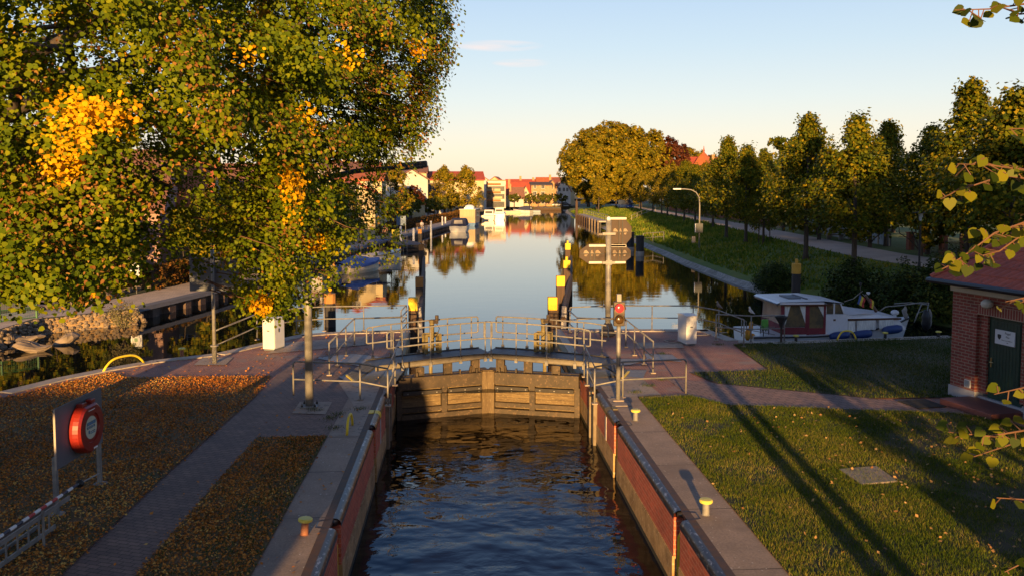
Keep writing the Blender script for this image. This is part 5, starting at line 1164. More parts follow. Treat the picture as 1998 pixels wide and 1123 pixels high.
NR = [linden_side(4.86, -3.2, 12, 4.4, 3.2, 'linden behind the camera on the right lawn', 22, 800, infront, .15, 4.0),
linden_side(12.5, -1.0, 11.5, 5.0, 1.5, 'broad linden behind the lock house lawn', 23, 900, infront),
linden_side(19, -4.0, 12.5, 6.0, 1.5, 'tall linden near the back of the lock house', 24, 900, infront),
linden_side(28, -6.0, 12, 6.5, 1.5, 'wide linden far right behind the lock house', 25, 900, infront),
linden_side(39, -3.0, 11, 6.5, 1.5, 'linden at the end of the row behind the lock house', 26, 800, infront)]
for T_ in NR: LB[T_.name].build('branches', m_bark, T_, smooth=True)
sp, tgs = [], LB[near.name]; tgs.tube([(4.93,1.5,3.9),(7.8,1.5,10)], [.1,.04], 6); tgs.k = 1; rr = random.Random(9)
def spray(pts, n, s, droop=.4):
    pts = [Vector(p) for p in pts]; tgs.k = 0; zq = max(4.2, pts[0].z+.3); lq = limb(tgs, (4.92+3.04*(zq-3.9)/6.45, 1.5, zq), tuple(pts[0]), .03, .007, rr, .06, 8)
    for i in range(46):
        t = rr.uniform(2.2, 7.98); k = min(int(t), 7); p = Vector(lq[k]).lerp(Vector(lq[k+1]), t-k)+Vector((rr.uniform(-.12,.12),rr.uniform(-.12,.12),rr.uniform(-.14,.08)))
        h_ = heart(p, Vector((rr.uniform(-.6,.5), rr.uniform(-1,-.1), rr.uniform(.0,.8))), Vector((-.6,.4,-.4))+Vector((rr.uniform(-.4,.4),rr.uniform(-.4,.4),rr.uniform(-.3,.2))), rr.uniform(.05,.08))
        if p.x > .73*p.y+.2: sp.extend(h_)
    tgs.k = 1; tgs.tube([tuple(p) for p in pts], [.007-.005*i/(len(pts)-1) for i in range(len(pts))], 6)
    for i in range(n):
        t = (i+.6)/n*(len(pts)-1); k = min(int(t), len(pts)-2); p = pts[k].lerp(pts[k+1], t-k); d = (pts[k+1]-pts[k]).normalized()
        side = Vector((d.y,-d.x,0))*(1 if i % 2 else -1)
        c = p+side*rr.uniform(.02,.055)+Vector((rr.uniform(-.03,.03),rr.uniform(-.05,.05),rr.uniform(-.06,.03)))
        nrm = Vector((rr.uniform(-.6,.5), rr.uniform(-1,-.1), rr.uniform(.0,.8))); t_ = d*.8+side*.4+Vector((0,0,-droop))+Vector((rr.uniform(-.3,.3),rr.uniform(-.3,.3),rr.uniform(-.3,.2)))
        h_ = heart(c, nrm, t_, s*rr.uniform(.75,1.15)); sp.extend(h_); tgs.tube([tuple(p), h_[9]], .003, 4)
O = lambda *q: onY(*q)
spray([O(2120,-25,4.0),O(2000,8,4.0),O(1930,18,3.95),O(1862,20,3.9)], 19, 0.0598)
spray([O(2060,20,4.4),O(1990,28,4.4),O(1940,10,4.3)], 9, 0.0528)
spray([O(2120,235,4.2),O(2020,250,4.1),O(1968,252,4.0)], 9, 0.0598)
spray([O(2040,100,5.5),O(2000,105,5.5)], 3, 0.0563)
spray([O(2140,345,3.9),O(2020,335,3.9),O(1930,322,3.8),O(1868,320,3.7)], 22, 0.0598)
spray([O(2140,330,4.3),O(2030,350,4.2),O(1950,345,4.1),O(1870,372,4.1),O(1835,388,4.0)], 21, 0.0598)
spray([O(2150,370,3.9),O(2010,430,3.9),O(1940,455,3.8),O(1880,500,3.8),O(1838,525,3.7)], 33, 0.0598)
spray([O(2150,390,4.2),O(2020,440,4.2),O(1950,490,4.1),O(1890,505,4.0)], 23, 0.0598)
spray([O(2080,470,4.4),O(2010,465,4.4),O(1975,440,4.3)], 12, 0.0563)
spray([O(2090,560,4.2),O(2010,578,4.2),O(1962,588,4.1)], 7, 0.0528)
spray([O(2120,700,3.9),O(2020,750,3.9),O(1940,768,3.8)], 8, 0.0563)
spray([O(2140,810,3.8),O(2020,835,3.8),O(1930,850,3.7),O(1850,842,3.7)], 22, 0.0598)
spray([O(2080,840,4.0),O(1990,860,4.0),O(1900,890,3.9)], 14, 0.0598)
spray([O(2090,950,3.9),O(2020,975,3.9),O(1945,970,3.8)], 8, 0.0563)
spray([O(2090,1060,3.6),O(2010,1090,3.6),O(1960,1115,3.6)], 8, 0.0563)
lm_near = leafmat('leaf_near', [(0,(.028,.045,.006)),(.5,(.085,.11,.008)),(1,(.21,.19,.012))], .38, .45)
mesh_np('hanging_sprays', np.array(sp), 10, lm_near, None, near); tgs.build('branches', [m_bark, m_twig], near)

# ---- avenue lindens along the towpath: three grown trees, copied
def avenue_proto(seed, h, r, cb, mat, taper=1.35, dens=300, per=26, ls=.20, name='avenue_linden'):
    g = np.random.default_rng(seed); rr = random.Random(seed); T_ = empty(name, (0,0,0), None, 'tree')
    k = MB(); k.tube([(0,0,-.2),(0,0,.25),(.03,0,cb),(0,.03,h*.55),(0,0,h*.93)], [.24,.16,.14,.08,.02], 8); k.build('trunk', m_bark, T_, smooth=True)
    nb = 74; tb = g.uniform(0, 1, nb)**1.1; ab = g.uniform(0, 2*math.pi, nb)+np.arange(nb)*2.4
    prof = np.where(tb < .18, .66+.34*tb/.18, np.clip(1-((tb-.18)/.84)**taper, .05, 1)); rb = prof*r*g.uniform(.75, 1.12, nb)
    ib = g.integers(0, nb, dens); f = g.uniform(.25, 1, dens)**.7; z = cb+(h-cb)*tb[ib]*.97+rb[ib]*(f-.5)*.55; an = ab[ib]+g.normal(0, .16, dens)/np.maximum(f, .4)
    q = rb[ib]*f; c = np.stack([q*np.cos(an), q*np.sin(an), np.maximum(z, cb-.2)], 1)+g.normal(0, .14, (dens,3)); d = np.stack([np.cos(an), np.sin(an), np.full(dens,.85)], 1)
    p, nr, kk = clump(c, d, per, g.uniform(.40,.72,dens), .7, g)
    # upright leaders at the top
    for i in range(14):
        a_ = rr.uniform(0,6.28); q0 = r*rr.uniform(0,.5); tip = np.array([q0*math.cos(a_), q0*math.sin(a_), h*(1.04-.42*q0/r)]); ln = rr.uniform(.8,1.7)
        e = tip-np.array([0,0,1])*g.uniform(0, ln, 34)[:,None]+g.normal(0,.10,(34,3)); p = np.concatenate([p, e]); nr = np.concatenate([nr, unit(g.normal(0,1,(34,3))+np.array([0,0,.5]))])
    s = g.uniform(ls*.7, ls*1.2, len(p)); mesh_np('crown', leaf_quads(p, nr, s, s*.8, .3, g), 4, mat, None, T_)
    b = MB()
    for i in range(12):
        e = c[rr.randrange(dens)]*np.array([.8,.8,1]); limb(b, (0,0,max(cb, e[2]-1.6)), tuple(e), .045, .01, rr, .08, 5)
    b.build('branches', m_bark, T_); return T_
AV = [avenue_proto(31, 8.4, 3.9, 2.1, lm_avenue, .95, 480), avenue_proto(32, 8.9, 3.6, 2.3, lm_avenue, .85, 480), avenue_proto(33, 8.2, 4.0, 2.0, lm_avenue, 1.1, 480)]
AVF = avenue_proto(34, 9.0, 3.0, 2.3, lm_autumn, 1.3, 170, 26, .27)
used = {}
def plant(P, x, y, z, s, rz, lab, grp=None, sz=None):
    if P.name not in used: used[P.name] = 1; o = P
    else: o = copy_tree(P)
    o.location = (x,y,z); o.rotation_euler = (0,0,rz); o.scale = (s,s,sz or s); tag(o, lab, None, grp); return o
rr = random.Random(4)
AVG = 'lindens planted along the towpath'
rowA = [(1666,522,1.02,1.0,'nearest towpath linden with a straight bare trunk left of the black street lamp'),(1572,500,1.05,1.0,'second towpath linden from the black street lamp, trunk behind the yellow cage dolphin'),(1490,474,.55,1.2,'small young linden tied to three stakes on the bank'),(1455,470,.98,1,'towpath linden just left of the young staked tree'),(1417,461,1.0,1.06,'towpath linden right of the tall curved street lamp'),(1391,446,.94,1.02,'towpath linden behind the curved street lamp pole'),(1356,437,.92,1.0,'towpath linden between curved lamp and white stair rail'),(1335,433,.95,1,'sixth towpath linden beyond the curved lamp'),(1319,428,.9,1,'slim towpath linden above the white stair rail'),(1302,425,.95,1,'towpath linden above the bend of the stair rail'),(1291,422,.92,1,'towpath linden over the right dolphin'),(1274,417,.95,1,'towpath linden in the far row near the blue van')]
for i, (px_, py_, s_, k_, lb) in enumerate(rowA):
    z = PZ-.15; x, y, _ = at(px_, py_, z); plant(AV[i % 3] if i < 8 else AVF, x, y, z-.05, s_, rr.uniform(0,6.28), lb, None, s_*k_)
far_l = lp([(1250,411),(1228,408),(1202,406)], PZ)
for i, (x, y) in enumerate(far_l): plant(AVF, x, y, PZ-.1, .95, rr.uniform(0,6), ['far towpath linden just right of the blue van','far towpath linden just left of the blue van','last towpath linden before the big round trees'][i])
x, y, _ = at(1168,412,.9); plant(AVF, x, y, .7, .92, .5, 'free standing linden on the sunny grass below the big round trees')
# second row beyond the path
for i, y in enumerate((40,47.5,55,63,71,80,90,101,113,126,140,156)):
    x = pathx(y)+PWID+1.6+rr.uniform(-.3,.3); s_ = [1.05,1.08,1.0,1.05,1.0,1.05,1,1.05,1,1.05,1,1.05][i]
    plant(AV[(i+1) % 3] if i < 8 else AVF, x, y, PZ-.05, s_, rr.uniform(0,6.28), ['%s linden of the row beyond the towpath along the garden fence' % w for w in ('nearest','second','third','fourth','fifth','sixth','seventh','eighth','ninth','tenth','eleventh','twelfth')][i])
plant(AV[1], 30.9, 50, PZ, 1.2, 1.0, 'tall linden rising behind the tiled roof of the brick house'); plant(AV[0], 24.6, 36.5, PZ-.2, 1.05, 3.0, 'dark linden between the black street lamp and the house roof')
st3 = MB(); x, y, _ = at(1490,474,PZ-.15)
for a_ in (0,2.1,4.2): st3.tube([(x+.55*math.cos(a_),y+.55*math.sin(a_),PZ-.5),(x+.5*math.cos(a_),y+.5*math.sin(a_),PZ+1.5)], .045, 6)
tag(st3.build('tree_stakes', m_timber), 'three wooden stakes round the small young linden on the bank', 'stakes')

# ---- big round trees, garden trees
def round_proto(seed, r, h, cb, mat, n=520, per=30, ls=.55, name='round_tree', tr=.4):
    g = np.random.default_rng(seed); rr = random.Random(seed); T_ = empty(name, (0,0,0), None, 'tree')
    k = MB(); k.tube([(0,0,-.3),(0,0,1),(0,0,h*.5),(0,0,h*.85)], [tr*1.3,tr,tr*.7,.05], 8); k.build('trunk', m_bark, T_, smooth=True)
    b = MB()
    d = unit(g.normal(0,1,(n,3))+np.array([0,0,.15])); lob = 1+.13*np.sin(d[:,0]*6+seed)*np.sin(d[:,2]*7)+.08*np.sin(d[:,1]*11+d[:,2]*9)
    nb = max(24, n//9); db_ = unit(g.normal(0,1,(nb,3))+np.array([0,0,.2])); bq = np.array([0,0,(cb+h)/2])+db_*(g.uniform(.55,1.02,nb)**.5)[:,None]*np.array([r,r,(h-cb)/2])*.92; ib = g.integers(0,nb,n); c = bq[ib]+np.clip(g.normal(0,.5,(n,3)),-.9,.9)*r*.27*np.array([1,1,.7]); d = unit(c-bq[ib]+db_[ib]*r*.18+np.array([0,0,r*.05])); p, nr, kk = clump(c, d, per, r*.10, .6, g)
    s = g.uniform(ls*.65, ls*1.2, len(p)); mesh_np('crown', leaf_quads(p, nr, s, s*.8, .3, g), 4, mat, None, T_)
    for i in range(10):
        e = c[rr.randrange(n)]*.9; limb(b, (0,0,rr.uniform(cb,h*.5)), tuple(e), tr*.35, .03, rr, .08, 5)
    b.build('branches', m_bark, T_); return T_
RT1 = round_proto(41, 8.2, 20, 1.5, lm_autumn, 620, 30, .62); RT2 = round_proto(42, 6.5, 17, 2.5, lm_copper, 420, 28, .6, 'copper_beech'); RT3 = round_proto(43, 5.5, 14, 1.0, lm_avenue, 380, 28, .5, 'garden_tree')
def far(px_, Y, z=PZ): return onY(px_, 380, Y)[0]
plant(RT1, far(1166,208), 208, .8, 1.05, .3, 'big round golden tree at the left end of the far right trees'); plant(RT1, far(1210,214), 214, PZ, 1.12, 2.1, 'big round golden tree in the middle of the far group'); plant(RT1, far(1250,221), 221, PZ, 1.04, 4, 'big round golden tree touching the copper beech'); plant(RT1, far(1148,236), 236, PZ, 1.02, 5, 'golden tree half hidden behind the round tree group')
plant(RT2, far(1302,222), 222, PZ, 1.08, 0, 'dark red copper beech beside the golden round trees'); plant(RT1, far(1332,235), 235, PZ, .86, 1, 'orange tinted tree between the copper beech and the red tower roof')
plant(RT2, far(1392,240), 240, PZ, .84, 2, 'small dark red tree behind the red tower roof')
gt = [(1545,125,.95,'broad golden garden tree behind the second towpath linden'),(1470,150,.78,'garden tree with rounded top beyond the paired pointed lindens'),(1440,170,.80,'far garden tree right of the red tower roof'),(1420,135,.62,'garden tree behind the curved lamp lindens'),(1640,95,.55,'garden tree between the nearest and second towpath lindens'),(1745,80,.48,'dark garden tree right of the nearest towpath linden'),(1880,66,.48,'garden tree left of the tall linden over the house roof'),(1990,62,.52,'garden tree at the right edge above the roof'),(1700,62,.40,'low garden tree behind the brick fence pillars'),(1600,72,.42,'low garden tree behind the pale fence'),(1800,54,.40,'low garden tree behind the black street lamp'),(1900,56,.42,'low garden tree behind the roof hip of the brick house'),(1530,88,.42,'low garden tree at the far end of the pale fence'),(1350,180,.75,'garden tree under the red tower roof'),(1300,200,.7,'garden tree at the foot of the copper beech')]
for px_, Y, s_, lb in gt: plant(RT3, far(px_,Y), Y, PZ-.2, s_, rr.uniform(0,6.28), lb)

# ---- bushes
def bush_proto(seed, mat, r=1.2, h=1.5, n=90, per=34, ls=.12, name='bush'):
    g = np.random.default_rng(seed); rr = random.Random(seed); T_ = empty(name, (0,0,0), None, 'bush')
    d = unit(g.normal(0,1,(n,3))*np.array([1,1,.8])); d[:,2] = np.abs(d[:,2]); c = d*(g.uniform(.3,1,n)**.5)[:,None]*np.array([r,r,h]); c[:,2] += .1
    p, nr, kk = clump(c, d+np.array([0,0,.4]), per, .30, .7, g); s = g.uniform(ls*.7, ls*1.3, len(p)); mesh_np('foliage', leaf_quads(p, nr, s, s*.6, -.2, g), 4, mat, None, T_)
    k = MB()
    for i in range(9): e = c[rr.randrange(n)]; limb(k, (0,0,-.3), tuple(e), .03, .008, rr, .06, 4)
    k.build('stems', m_bark, T_); return T_
BU = [bush_proto(51, lm_bush), bush_proto(52, lm_bush, 1.0, 1.9)]; BY = bush_proto(53, lm_poll, 1.1, 1.4, 80, 30, .12)
bl = [(1450,520,1.0,0,'low bush at the waterline left of the staked tree'),(1490,545,1.1,1,'bush leaning over the pale revetment end'),(1520,520,1.1,0,'bush between revetment and yellow cage dolphin'),(1600,545,1.5,0,'largest dark bush right of the yellow cage dolphin'),(1640,570,1.3,1,'dark bush behind the boat mast'),(1530,560,1.0,2,'yellowish bush behind the wheelhouse roof'),(1720,560,1.25,1,'tall loose bush behind the boat bow'),(1770,560,1.4,0,'bush below the black street lamp'),(1815,570,1.3,2,'yellow green bush next to the house eaves'),(1840,600,1.3,0,'bush squeezed against the brick house corner'),(1790,605,1.2,2,'yellow green bush behind the bow rail'),(1690,590,1.1,0,'bush low behind the coach roof'),(1850,560,1.3,1,'dark bush under the house gutter')]
for px_, py_, s_, k_, lb in bl:
    zz = .1; x, y, _ = at(px_, py_+30, zz); x = max(x, watx(y)+.7); plant((BU[0],BU[1],BY)[k_], x, y, bankz(x,y)-.2, s_, rr.uniform(0,6.28), lb)
GB = bush_proto(54, lm_grey, .62, .95, 60, 26, .075, 'shrub'); x, y, _ = at(238,628,0); plant(GB, x, y+.2, -.12, 1, 0, 'pale grey green shrub growing from the stone wall end')
# hedges: long ones as things of their own
def hedge(pl, w_, h, mat, lab, name='hedge', dens=26, ls=.11, z=0.0, seed=1):
    g = np.random.default_rng(seed); T_ = empty(name, (*pl[0], z), lab, 'hedge'); P = []
    for a_, b_ in zip(pl[:-1], pl[1:]):
        a_, b_ = np.array(a_), np.array(b_); L_ = np.linalg.norm(b_-a_); u_ = (b_-a_)/L_; nn = np.array([-u_[1], u_[0]]); k = int(L_*dens*(h+w_)); t = g.uniform(0,L_,k)
        f = g.random(k); s_ = np.where(f < .62, -w_/2, np.where(f < .72, w_/2, g.uniform(-w_/2,w_/2,k))); zz = np.where(f < .72, g.uniform(0.03,h,k), h)+g.normal(0,.05,k); s_ = s_+g.normal(0,.05,k); s_ = s_*1.0
        xy = a_+u_*t[:,None]+nn*s_[:,None]; P.append(np.concatenate([xy, zz[:,None]+z], 1))
    P = np.concatenate(P); p, nr, kk = clump(P, np.tile(np.array([[.1,-.8,.45]]),(len(P),1)), 6, .14, .8, g); s = g.uniform(ls*.6, ls*1.25, len(p)); mesh_np('foliage', leaf_quads(p, nr, s, s*.65, .2, g), 4, mat, None, T_)
    k = MB(); a2 = [(p_[0],p_[1]) for p_ in pl]
    L1, R1 = offs(a2, w_*.28), offs(a2, -w_*.28); k.loft([[(x,y,z-.1) for x,y in L1],[(x,y,z+h*.8) for x,y in L1],[(x,y,z+h*.8) for x,y in R1],[(x,y,z-.1) for x,y in R1]]); k.build('twiggy_core', M('hedge_core', (.02,.018,.008), (.035,.025,.01), 6, .95), T_); return T_
lm_hedge2 = leafmat('leaf_hedge_near', [(0,(.028,.034,.006)),(.5,(.075,.065,.010)),(1,(.17,.10,.018))], .25)
hedge(lp([(-120,600),(60,580),(160,570),(290,556)]), 1.2, 1.15, lm_hedge2, 'clipped brownish hedge beyond the promenade behind the white life ring', dens=60, ls=.085, seed=3)
hp = offs(full, 3.9)
def part_of(pl, ya, yb): return [p for p in pl if ya <= p[1] <= yb]
hq = [(float(np.interp(y, [p[1] for p in hp], [p[0] for p in hp])), y) for y in (48,56,64,74,86,100)]
hedge([(6.65,-2.2),(14,-2.6),(44,-5)], 1.4, 2.6, lm_bush, 'unseen tall hedge added behind the camera to shade the lock house lawn', dens=14, ls=.2, seed=6)  # unseen hedge, added to cast solid shade low over the right lawn
hedge(hq, 1.0, 1.2, lm_hedge, 'long russet beech hedge along the promenade left of the jetty', dens=26, ls=.15, seed=4)
hq = [(float(np.interp(y, [p[1] for p in hp], [p[0] for p in hp])), y) for y in (104,120,140,165,200,240)]
hedge(hq, 1.0, 1.25, lm_hedge, 'far russet hedge along the promenade behind the moored motorboats', dens=10, ls=.24, seed=5)
# pollard rows and two taller trees on the left bank
PL = round_proto(61, 2.1, 3.9, 1.6, lm_poll, 90, 26, .34, 'pollard_tree', .10)
for i, y in enumerate((98,106,114,122,131,141,152,164,177,191,206,222,240,258)):
    x = float(np.interp(y, [p[1] for p in hp], [p[0] for p in hp]))-2.6-(i % 2)*.5; plant(PL, x, y, 0, 1.0+.08*(i % 3), i*1.3, '%s small round crowned tree in the row behind the promenade hedge' % ('first','second','third','fourth','fifth','sixth','seventh','eighth','ninth','tenth','eleventh','twelfth','thirteenth','fourteenth')[i])
for i, (px_, Y) in enumerate(((1003,281),(1033,283),(1050,284),(1065,285),(1083,287),(1095,288))): plant(PL, far(px_,Y), Y, 0, 1.1, i, '%s ball shaped tree on the far quay, counted from the modern terrace building' % ('first','second','third','fourth','fifth','sixth')[i])
TT = avenue_proto(62, 10.2, 3.6, 1.6, lm_autumn, 2.2, 190, 28, .34, 'quay_linden')
plant(TT, far(866,172), 172, 0, 1.02, 0, 'left one of two tall lindens before the white modern wall'); plant(TT, far(910,178), 178, 0, 1.04, 2, 'right one of two tall lindens before the white modern wall')
plant(TT, far(762,118), 118, 0, .92, 4, 'linden partly covering the white gabled house'); plant(RT2, far(805,165), 165, 0, .38, 4, 'small dark red leaved tree by the white gabled house')
plant(TT, far(672,92), 92, 0, .62, 1, 'leafy small tree beside the red and yellow houses'); plant(RT3, far(560,75), 75, 0, .5, 1, 'dark tree seen through the lower boughs behind the promenade'); plant(RT3, far(430,66), 66, 0, .5, 2, 'dark tree behind the sign panel on the far side'); plant(RT3, far(120,60), 62, 0, .45, 3, 'dark tree behind the parked cars')
for i, (px_, Y, s_) in enumerate(((-60,46,.5),(40,45,.42),(140,48,.5),(205,47,.32),(405,52,.42),(470,56,.45))): plant(RT3, far(px_,Y), Y, -.3, s_, i*1.1, '%s dark tree counted along the promenade road behind the near hedge' % ('first','second','third','fourth','fifth','sixth')[i])
plant(RT3, far(500,58), 60, 0, .36, 3, 'low dark tree over the parked cars between sign and lamp post')
# ------------------------------------------------------------------ buildings
m_ter = M('roof_terracotta', (.40,.11,.035), (.33,.085,.03), 1.2, .8, c3=(.26,.07,.03)); m_rro = M('roof_red', (.36,.065,.035), (.29,.05,.03), 1.5, .75); m_rdk = M('roof_dark', (.085,.06,.055), (.06,.045,.042), 1.5, .8); m_rbr = M('roof_brown', (.20,.09,.06), (.15,.07,.05), 1.5, .8)
m_pla = M('plaster_white', (.52,.49,.44), (.45,.42,.38), .8, .9); m_cream = M('plaster_cream', (.50,.40,.23), (.44,.35,.20), .8, .9); m_ybr = brick('yellow_brick', (.42,.24,.10), (.36,.19,.08), (.34,.24,.15), .5, .2, .02); m_pink = M('plaster_pink', (.36,.22,.18), (.30,.18,.15), 1, .9); m_brn = brick('brown_brick', (.22,.10,.055), (.18,.08,.045), (.2,.15,.12), .5, .2, .02)
m_win = M('window_dark', (.035,.035,.04), (.06,.055,.05), 1.5, .12); m_wwin = M('window_frame_white', (.62,.6,.56), None, rough=.6); m_orn = M('terrace_orange', (.42,.16,.035), (.36,.13,.03), 2, .7)
def building(name, x, y, z, w, d, hw, hr, rz, wall, rf, lab, ridge='x', wins=(), chim=(), gwins=(), bands=None, dorm=()):
    """box with gable roof; ridge along local x or y; wins on the front (-y): (x, z, w, h); gwins on the +x/-x side"""
    T = Matrix.Translation((x,y,z)) @ Matrix.Rotation(rz, 4, 'Z'); g = empty(name, (x,y,z), lab, 'house')
    b = MB(T); b.box(-w/2,0,0,w/2,d,hw)
    if ridge == 'x': b.add([(-w/2,0,hw),(-w/2,d,hw),(-w/2,d/2,hw+hr)], [(0,1,2)]); b.add([(w/2,0,hw),(w/2,d,hw),(w/2,d/2,hw+hr)], [(0,2,1)])
    else: b.add([(-w/2,0,hw),(w/2,0,hw),(0,0,hw+hr)], [(0,1,2)]); b.add([(-w/2,d,hw),(w/2,d,hw),(0,d,hw+hr)], [(0,2,1)])
    b.build('wall', wall, g)
    r = MB(T); o = .35
    if hr > 0:
        if ridge == 'x':
            k = hr/(d/2); pr = [(-o,hw-o*k+.05),(d/2,hw+hr+.05),(d+o,hw-o*k+.05),(d+o,hw-o*k+.28),(d/2,hw+hr+.30),(-o,hw-o*k+.28)]; r.prismx(pr, -w/2-o, w/2+o)
        else:
            k = hr/(w/2); pr = [(-w/2-o,hw-o*k+.05),(0,hw+hr+.05),(w/2+o,hw-o*k+.05),(w/2+o,hw-o*k+.28),(0,hw+hr+.30),(-w/2-o,hw-o*k+.28)]; r.prismy(pr, -o, d+o)
    else: r.box(-w/2-.2,-.2,hw+.002,w/2+.2,d+.2,hw+.25)
    rf_ = r.build('roof', rf, g)
    for (cx, cy, ch) in chim: c = MB(T); c.box(cx-.4,cy-.35,hw+hr*.4,cx+.4,cy+.35,hw+hr+ch); c.build('chimney', m_ybr, rf_)
    for (wx_, wz, ww, wh) in wins:
        c = MB(T); c.box(wx_-ww/2-.08,-.05,wz-.08,wx_+ww/2+.08,-.003,wz+wh+.08); f = c.build('window', m_wwin, g)
        c = MB(T); c.box(wx_-ww/2,-.07,wz,wx_-.03,-.051,wz+wh); c.box(wx_+.03,-.07,wz,wx_+ww/2,-.051,wz+wh); c.build('pane', m_win, f)
    for (wy, wz, ww, wh, sd) in gwins:
        x0 = sd*w/2; a_, c_ = sorted((x0+sd*.003, x0+sd*.05)); c = MB(T); c.box(a_,wy-ww/2-.08,wz-.08,c_,wy+ww/2+.08,wz+wh+.08); f = c.build('window', m_wwin, g)
        a_, c_ = sorted((x0+sd*.051, x0+sd*.07)); c = MB(T); c.box(a_,wy-ww/2,wz,c_,wy+ww/2,wz+wh); c.build('pane', m_win, f)
    for (dx, dz, dw, dh) in dorm:
        t_ = (dz-hw)/hr*(d/2); c = MB(T); c.box(dx-dw/2,t_-.2,dz,dx+dw/2,d/2,dz+dh); do = c.build('dormer', wall, g)
        c = MB(T); c.prismy([(dx-dw/2-.2,dz+dh),(dx+dw/2+.2,dz+dh),(dx,dz+dh+dw*.5)], t_-.4, d/2); c.build('dormer_roof', rf, do)
        c = MB(T); c.box(dx-dw*.32,t_-.24,dz+.25,dx+dw*.32,t_-.203,dz+dh-.15); c.build('window', m_win, do)
    return g, T
def fx(px_, Y): return onY(px_, 380, Y)[0]
def fz(py_, Y): return onY(1000, py_, Y)[2]
# far side of the basin
Y = 292
g, T = building('modern_house', fx(966,262), 262, 0, 6.6, 9, fz(353,262), 0, R(-2), m_pla, m_orn, 'modern terraced building with orange floor edges and open balconies')
w_ = 6.6
for zt, zb in ((.80,.62),(.52,.34),(.24,.04)):
    H_ = fz(353,262); c = MB(T); c.box(-w_/2+.05,-.03,H_*zb,w_/2-.4,-.005,H_*zt); c.build('loggia', m_win, g)
for zz in (.86,.56,.27): H_ = fz(353,262); c = MB(T); c.box(-w_/2,-1.3,H_*zz,w_/2-1.6,-.02,H_*zz+.45); c.build('balcony', m_orn, g)
for zz, x0, x1 in ((.63,-3,-.6),(.63,-.2,1.6),(.35,-1.2,2.2)): H_ = fz(353,262); c = MB(T); c.box(x0,-.5,H_*zz,x1,-.035,H_*(zz+.08)); c.build('planter', m_cream, g)
for x0 in (-3.28,2.95): H_ = fz(353,262); c = MB(T); c.box(x0,-1.2,.1,x0+.2,-.04,H_*.86); c.build('fin_wall', m_pla, g)
building('white_block', fx(928,255), 255, 0, 6.4, 12, fz(354,255), 0, R(-2), m_pla, m_pla, 'blank sunlit white block left of the terraced building')
building('red_roof_house', fx(1003,292)+1.6, 292, 0, 9.4, 8, 4.2, fz(357,292)-4.2, R(0), m_cream, m_rro, 'house with big bright red roof right of the terraced building', 'x', wins=((3.6,1.2,1,1.3),), gwins=((4,4,1,1,1),), chim=((-3.2,2,1.2),))
building('timber_house', fx(1005,284)+.6, 284, 0, 4.6, 6, 3.0, fz(367,284)-3.0, R(0), m_pla, m_rbr, 'small half timbered house with dark red roof before the big red one', 'x', chim=((-2.2,2,1.4),), gwins=((1.5,1.2,.9,1.2,1),(3,3.4,.8,.8,1)), dorm=((-.2,3.1,1.5,1.0),))
building('yellow_house', fx(1026,290), 290, 0, 2.2, 6, 4.6, 2.2, R(0), m_cream, m_rbr, 'narrow cream gable between the red roof and the brick store', 'y', wins=((0,1,.8,1.2),(0,4.3,.7,.9)))
building('brick_store', fx(1057,290), 290, 0, 7.2, 8, fz(362,290), .9, R(0), m_ybr, m_rdk, 'yellow brick warehouse with flat dark roof on the far quay', 'x', wins=((-2.4,6.3,.8,.9),(-2.4,3.6,1.1,1.5),(.4,6.2,1.1,1.0),(.4,3.3,1.2,1.7),(.4,.9,1.1,1.0)))
building('brick_house', fx(1078,293), 293, 0, 3.0, 8, fz(364,293), 1.9, R(0), m_ybr, m_rbr, 'gabled brick wing with balconies right of the yellow warehouse', 'y', wins=((-.3,6.0,.9,1.4),(-.3,3.0,.9,1.6)))
building('white_house', fx(1099,300), 300, 0, 5.6, 12, fz(372,300), fz(348,300)-fz(372,300), R(12), m_pla, m_ter, 'tall white gabled house at the right end of the far quay', 'y', wins=((-1.4,5.2,.8,1.3),(.2,5.2,.8,1.3),(1.5,5.2,.8,1.3),(.2,2.2,.8,1.4),(1.5,2.2,.8,1.4),(-1.4,7.8,.5,.6),(0,8.6,.5,.6)))
building('terracotta_house', fx(1085,318), 318, 0, 14, 9, fz(362,318), fz(347,318)-fz(362,318), R(0), m_cream, m_ter, 'house with orange tiled roof behind the brick warehouse', 'x', chim=((-2,3,1.2),))
building('long_roof_house', fx(1032,325), 325, 0, 17, 9, fz(366,325), fz(351,325)-fz(366,325), R(0), m_cream, m_rro, 'long red ridge behind the far quay houses', 'x', chim=((-3,4,1.5),(2,4,1.0)))
building('old_house', fx(965,300), 300, 0, 5, 10, fz(356,300), fz(346,300)-fz(356,300), R(-10), m_cream, m_ter, 'pointed orange roof peeping over the terraced building', 'y'); building('old_house', fx(945,310), 310, 0, 6, 10, fz(357,310), fz(347,310)-fz(357,310), R(10), m_pla, m_ter, 'pair of low red gables over the white block', 'y', dorm=())
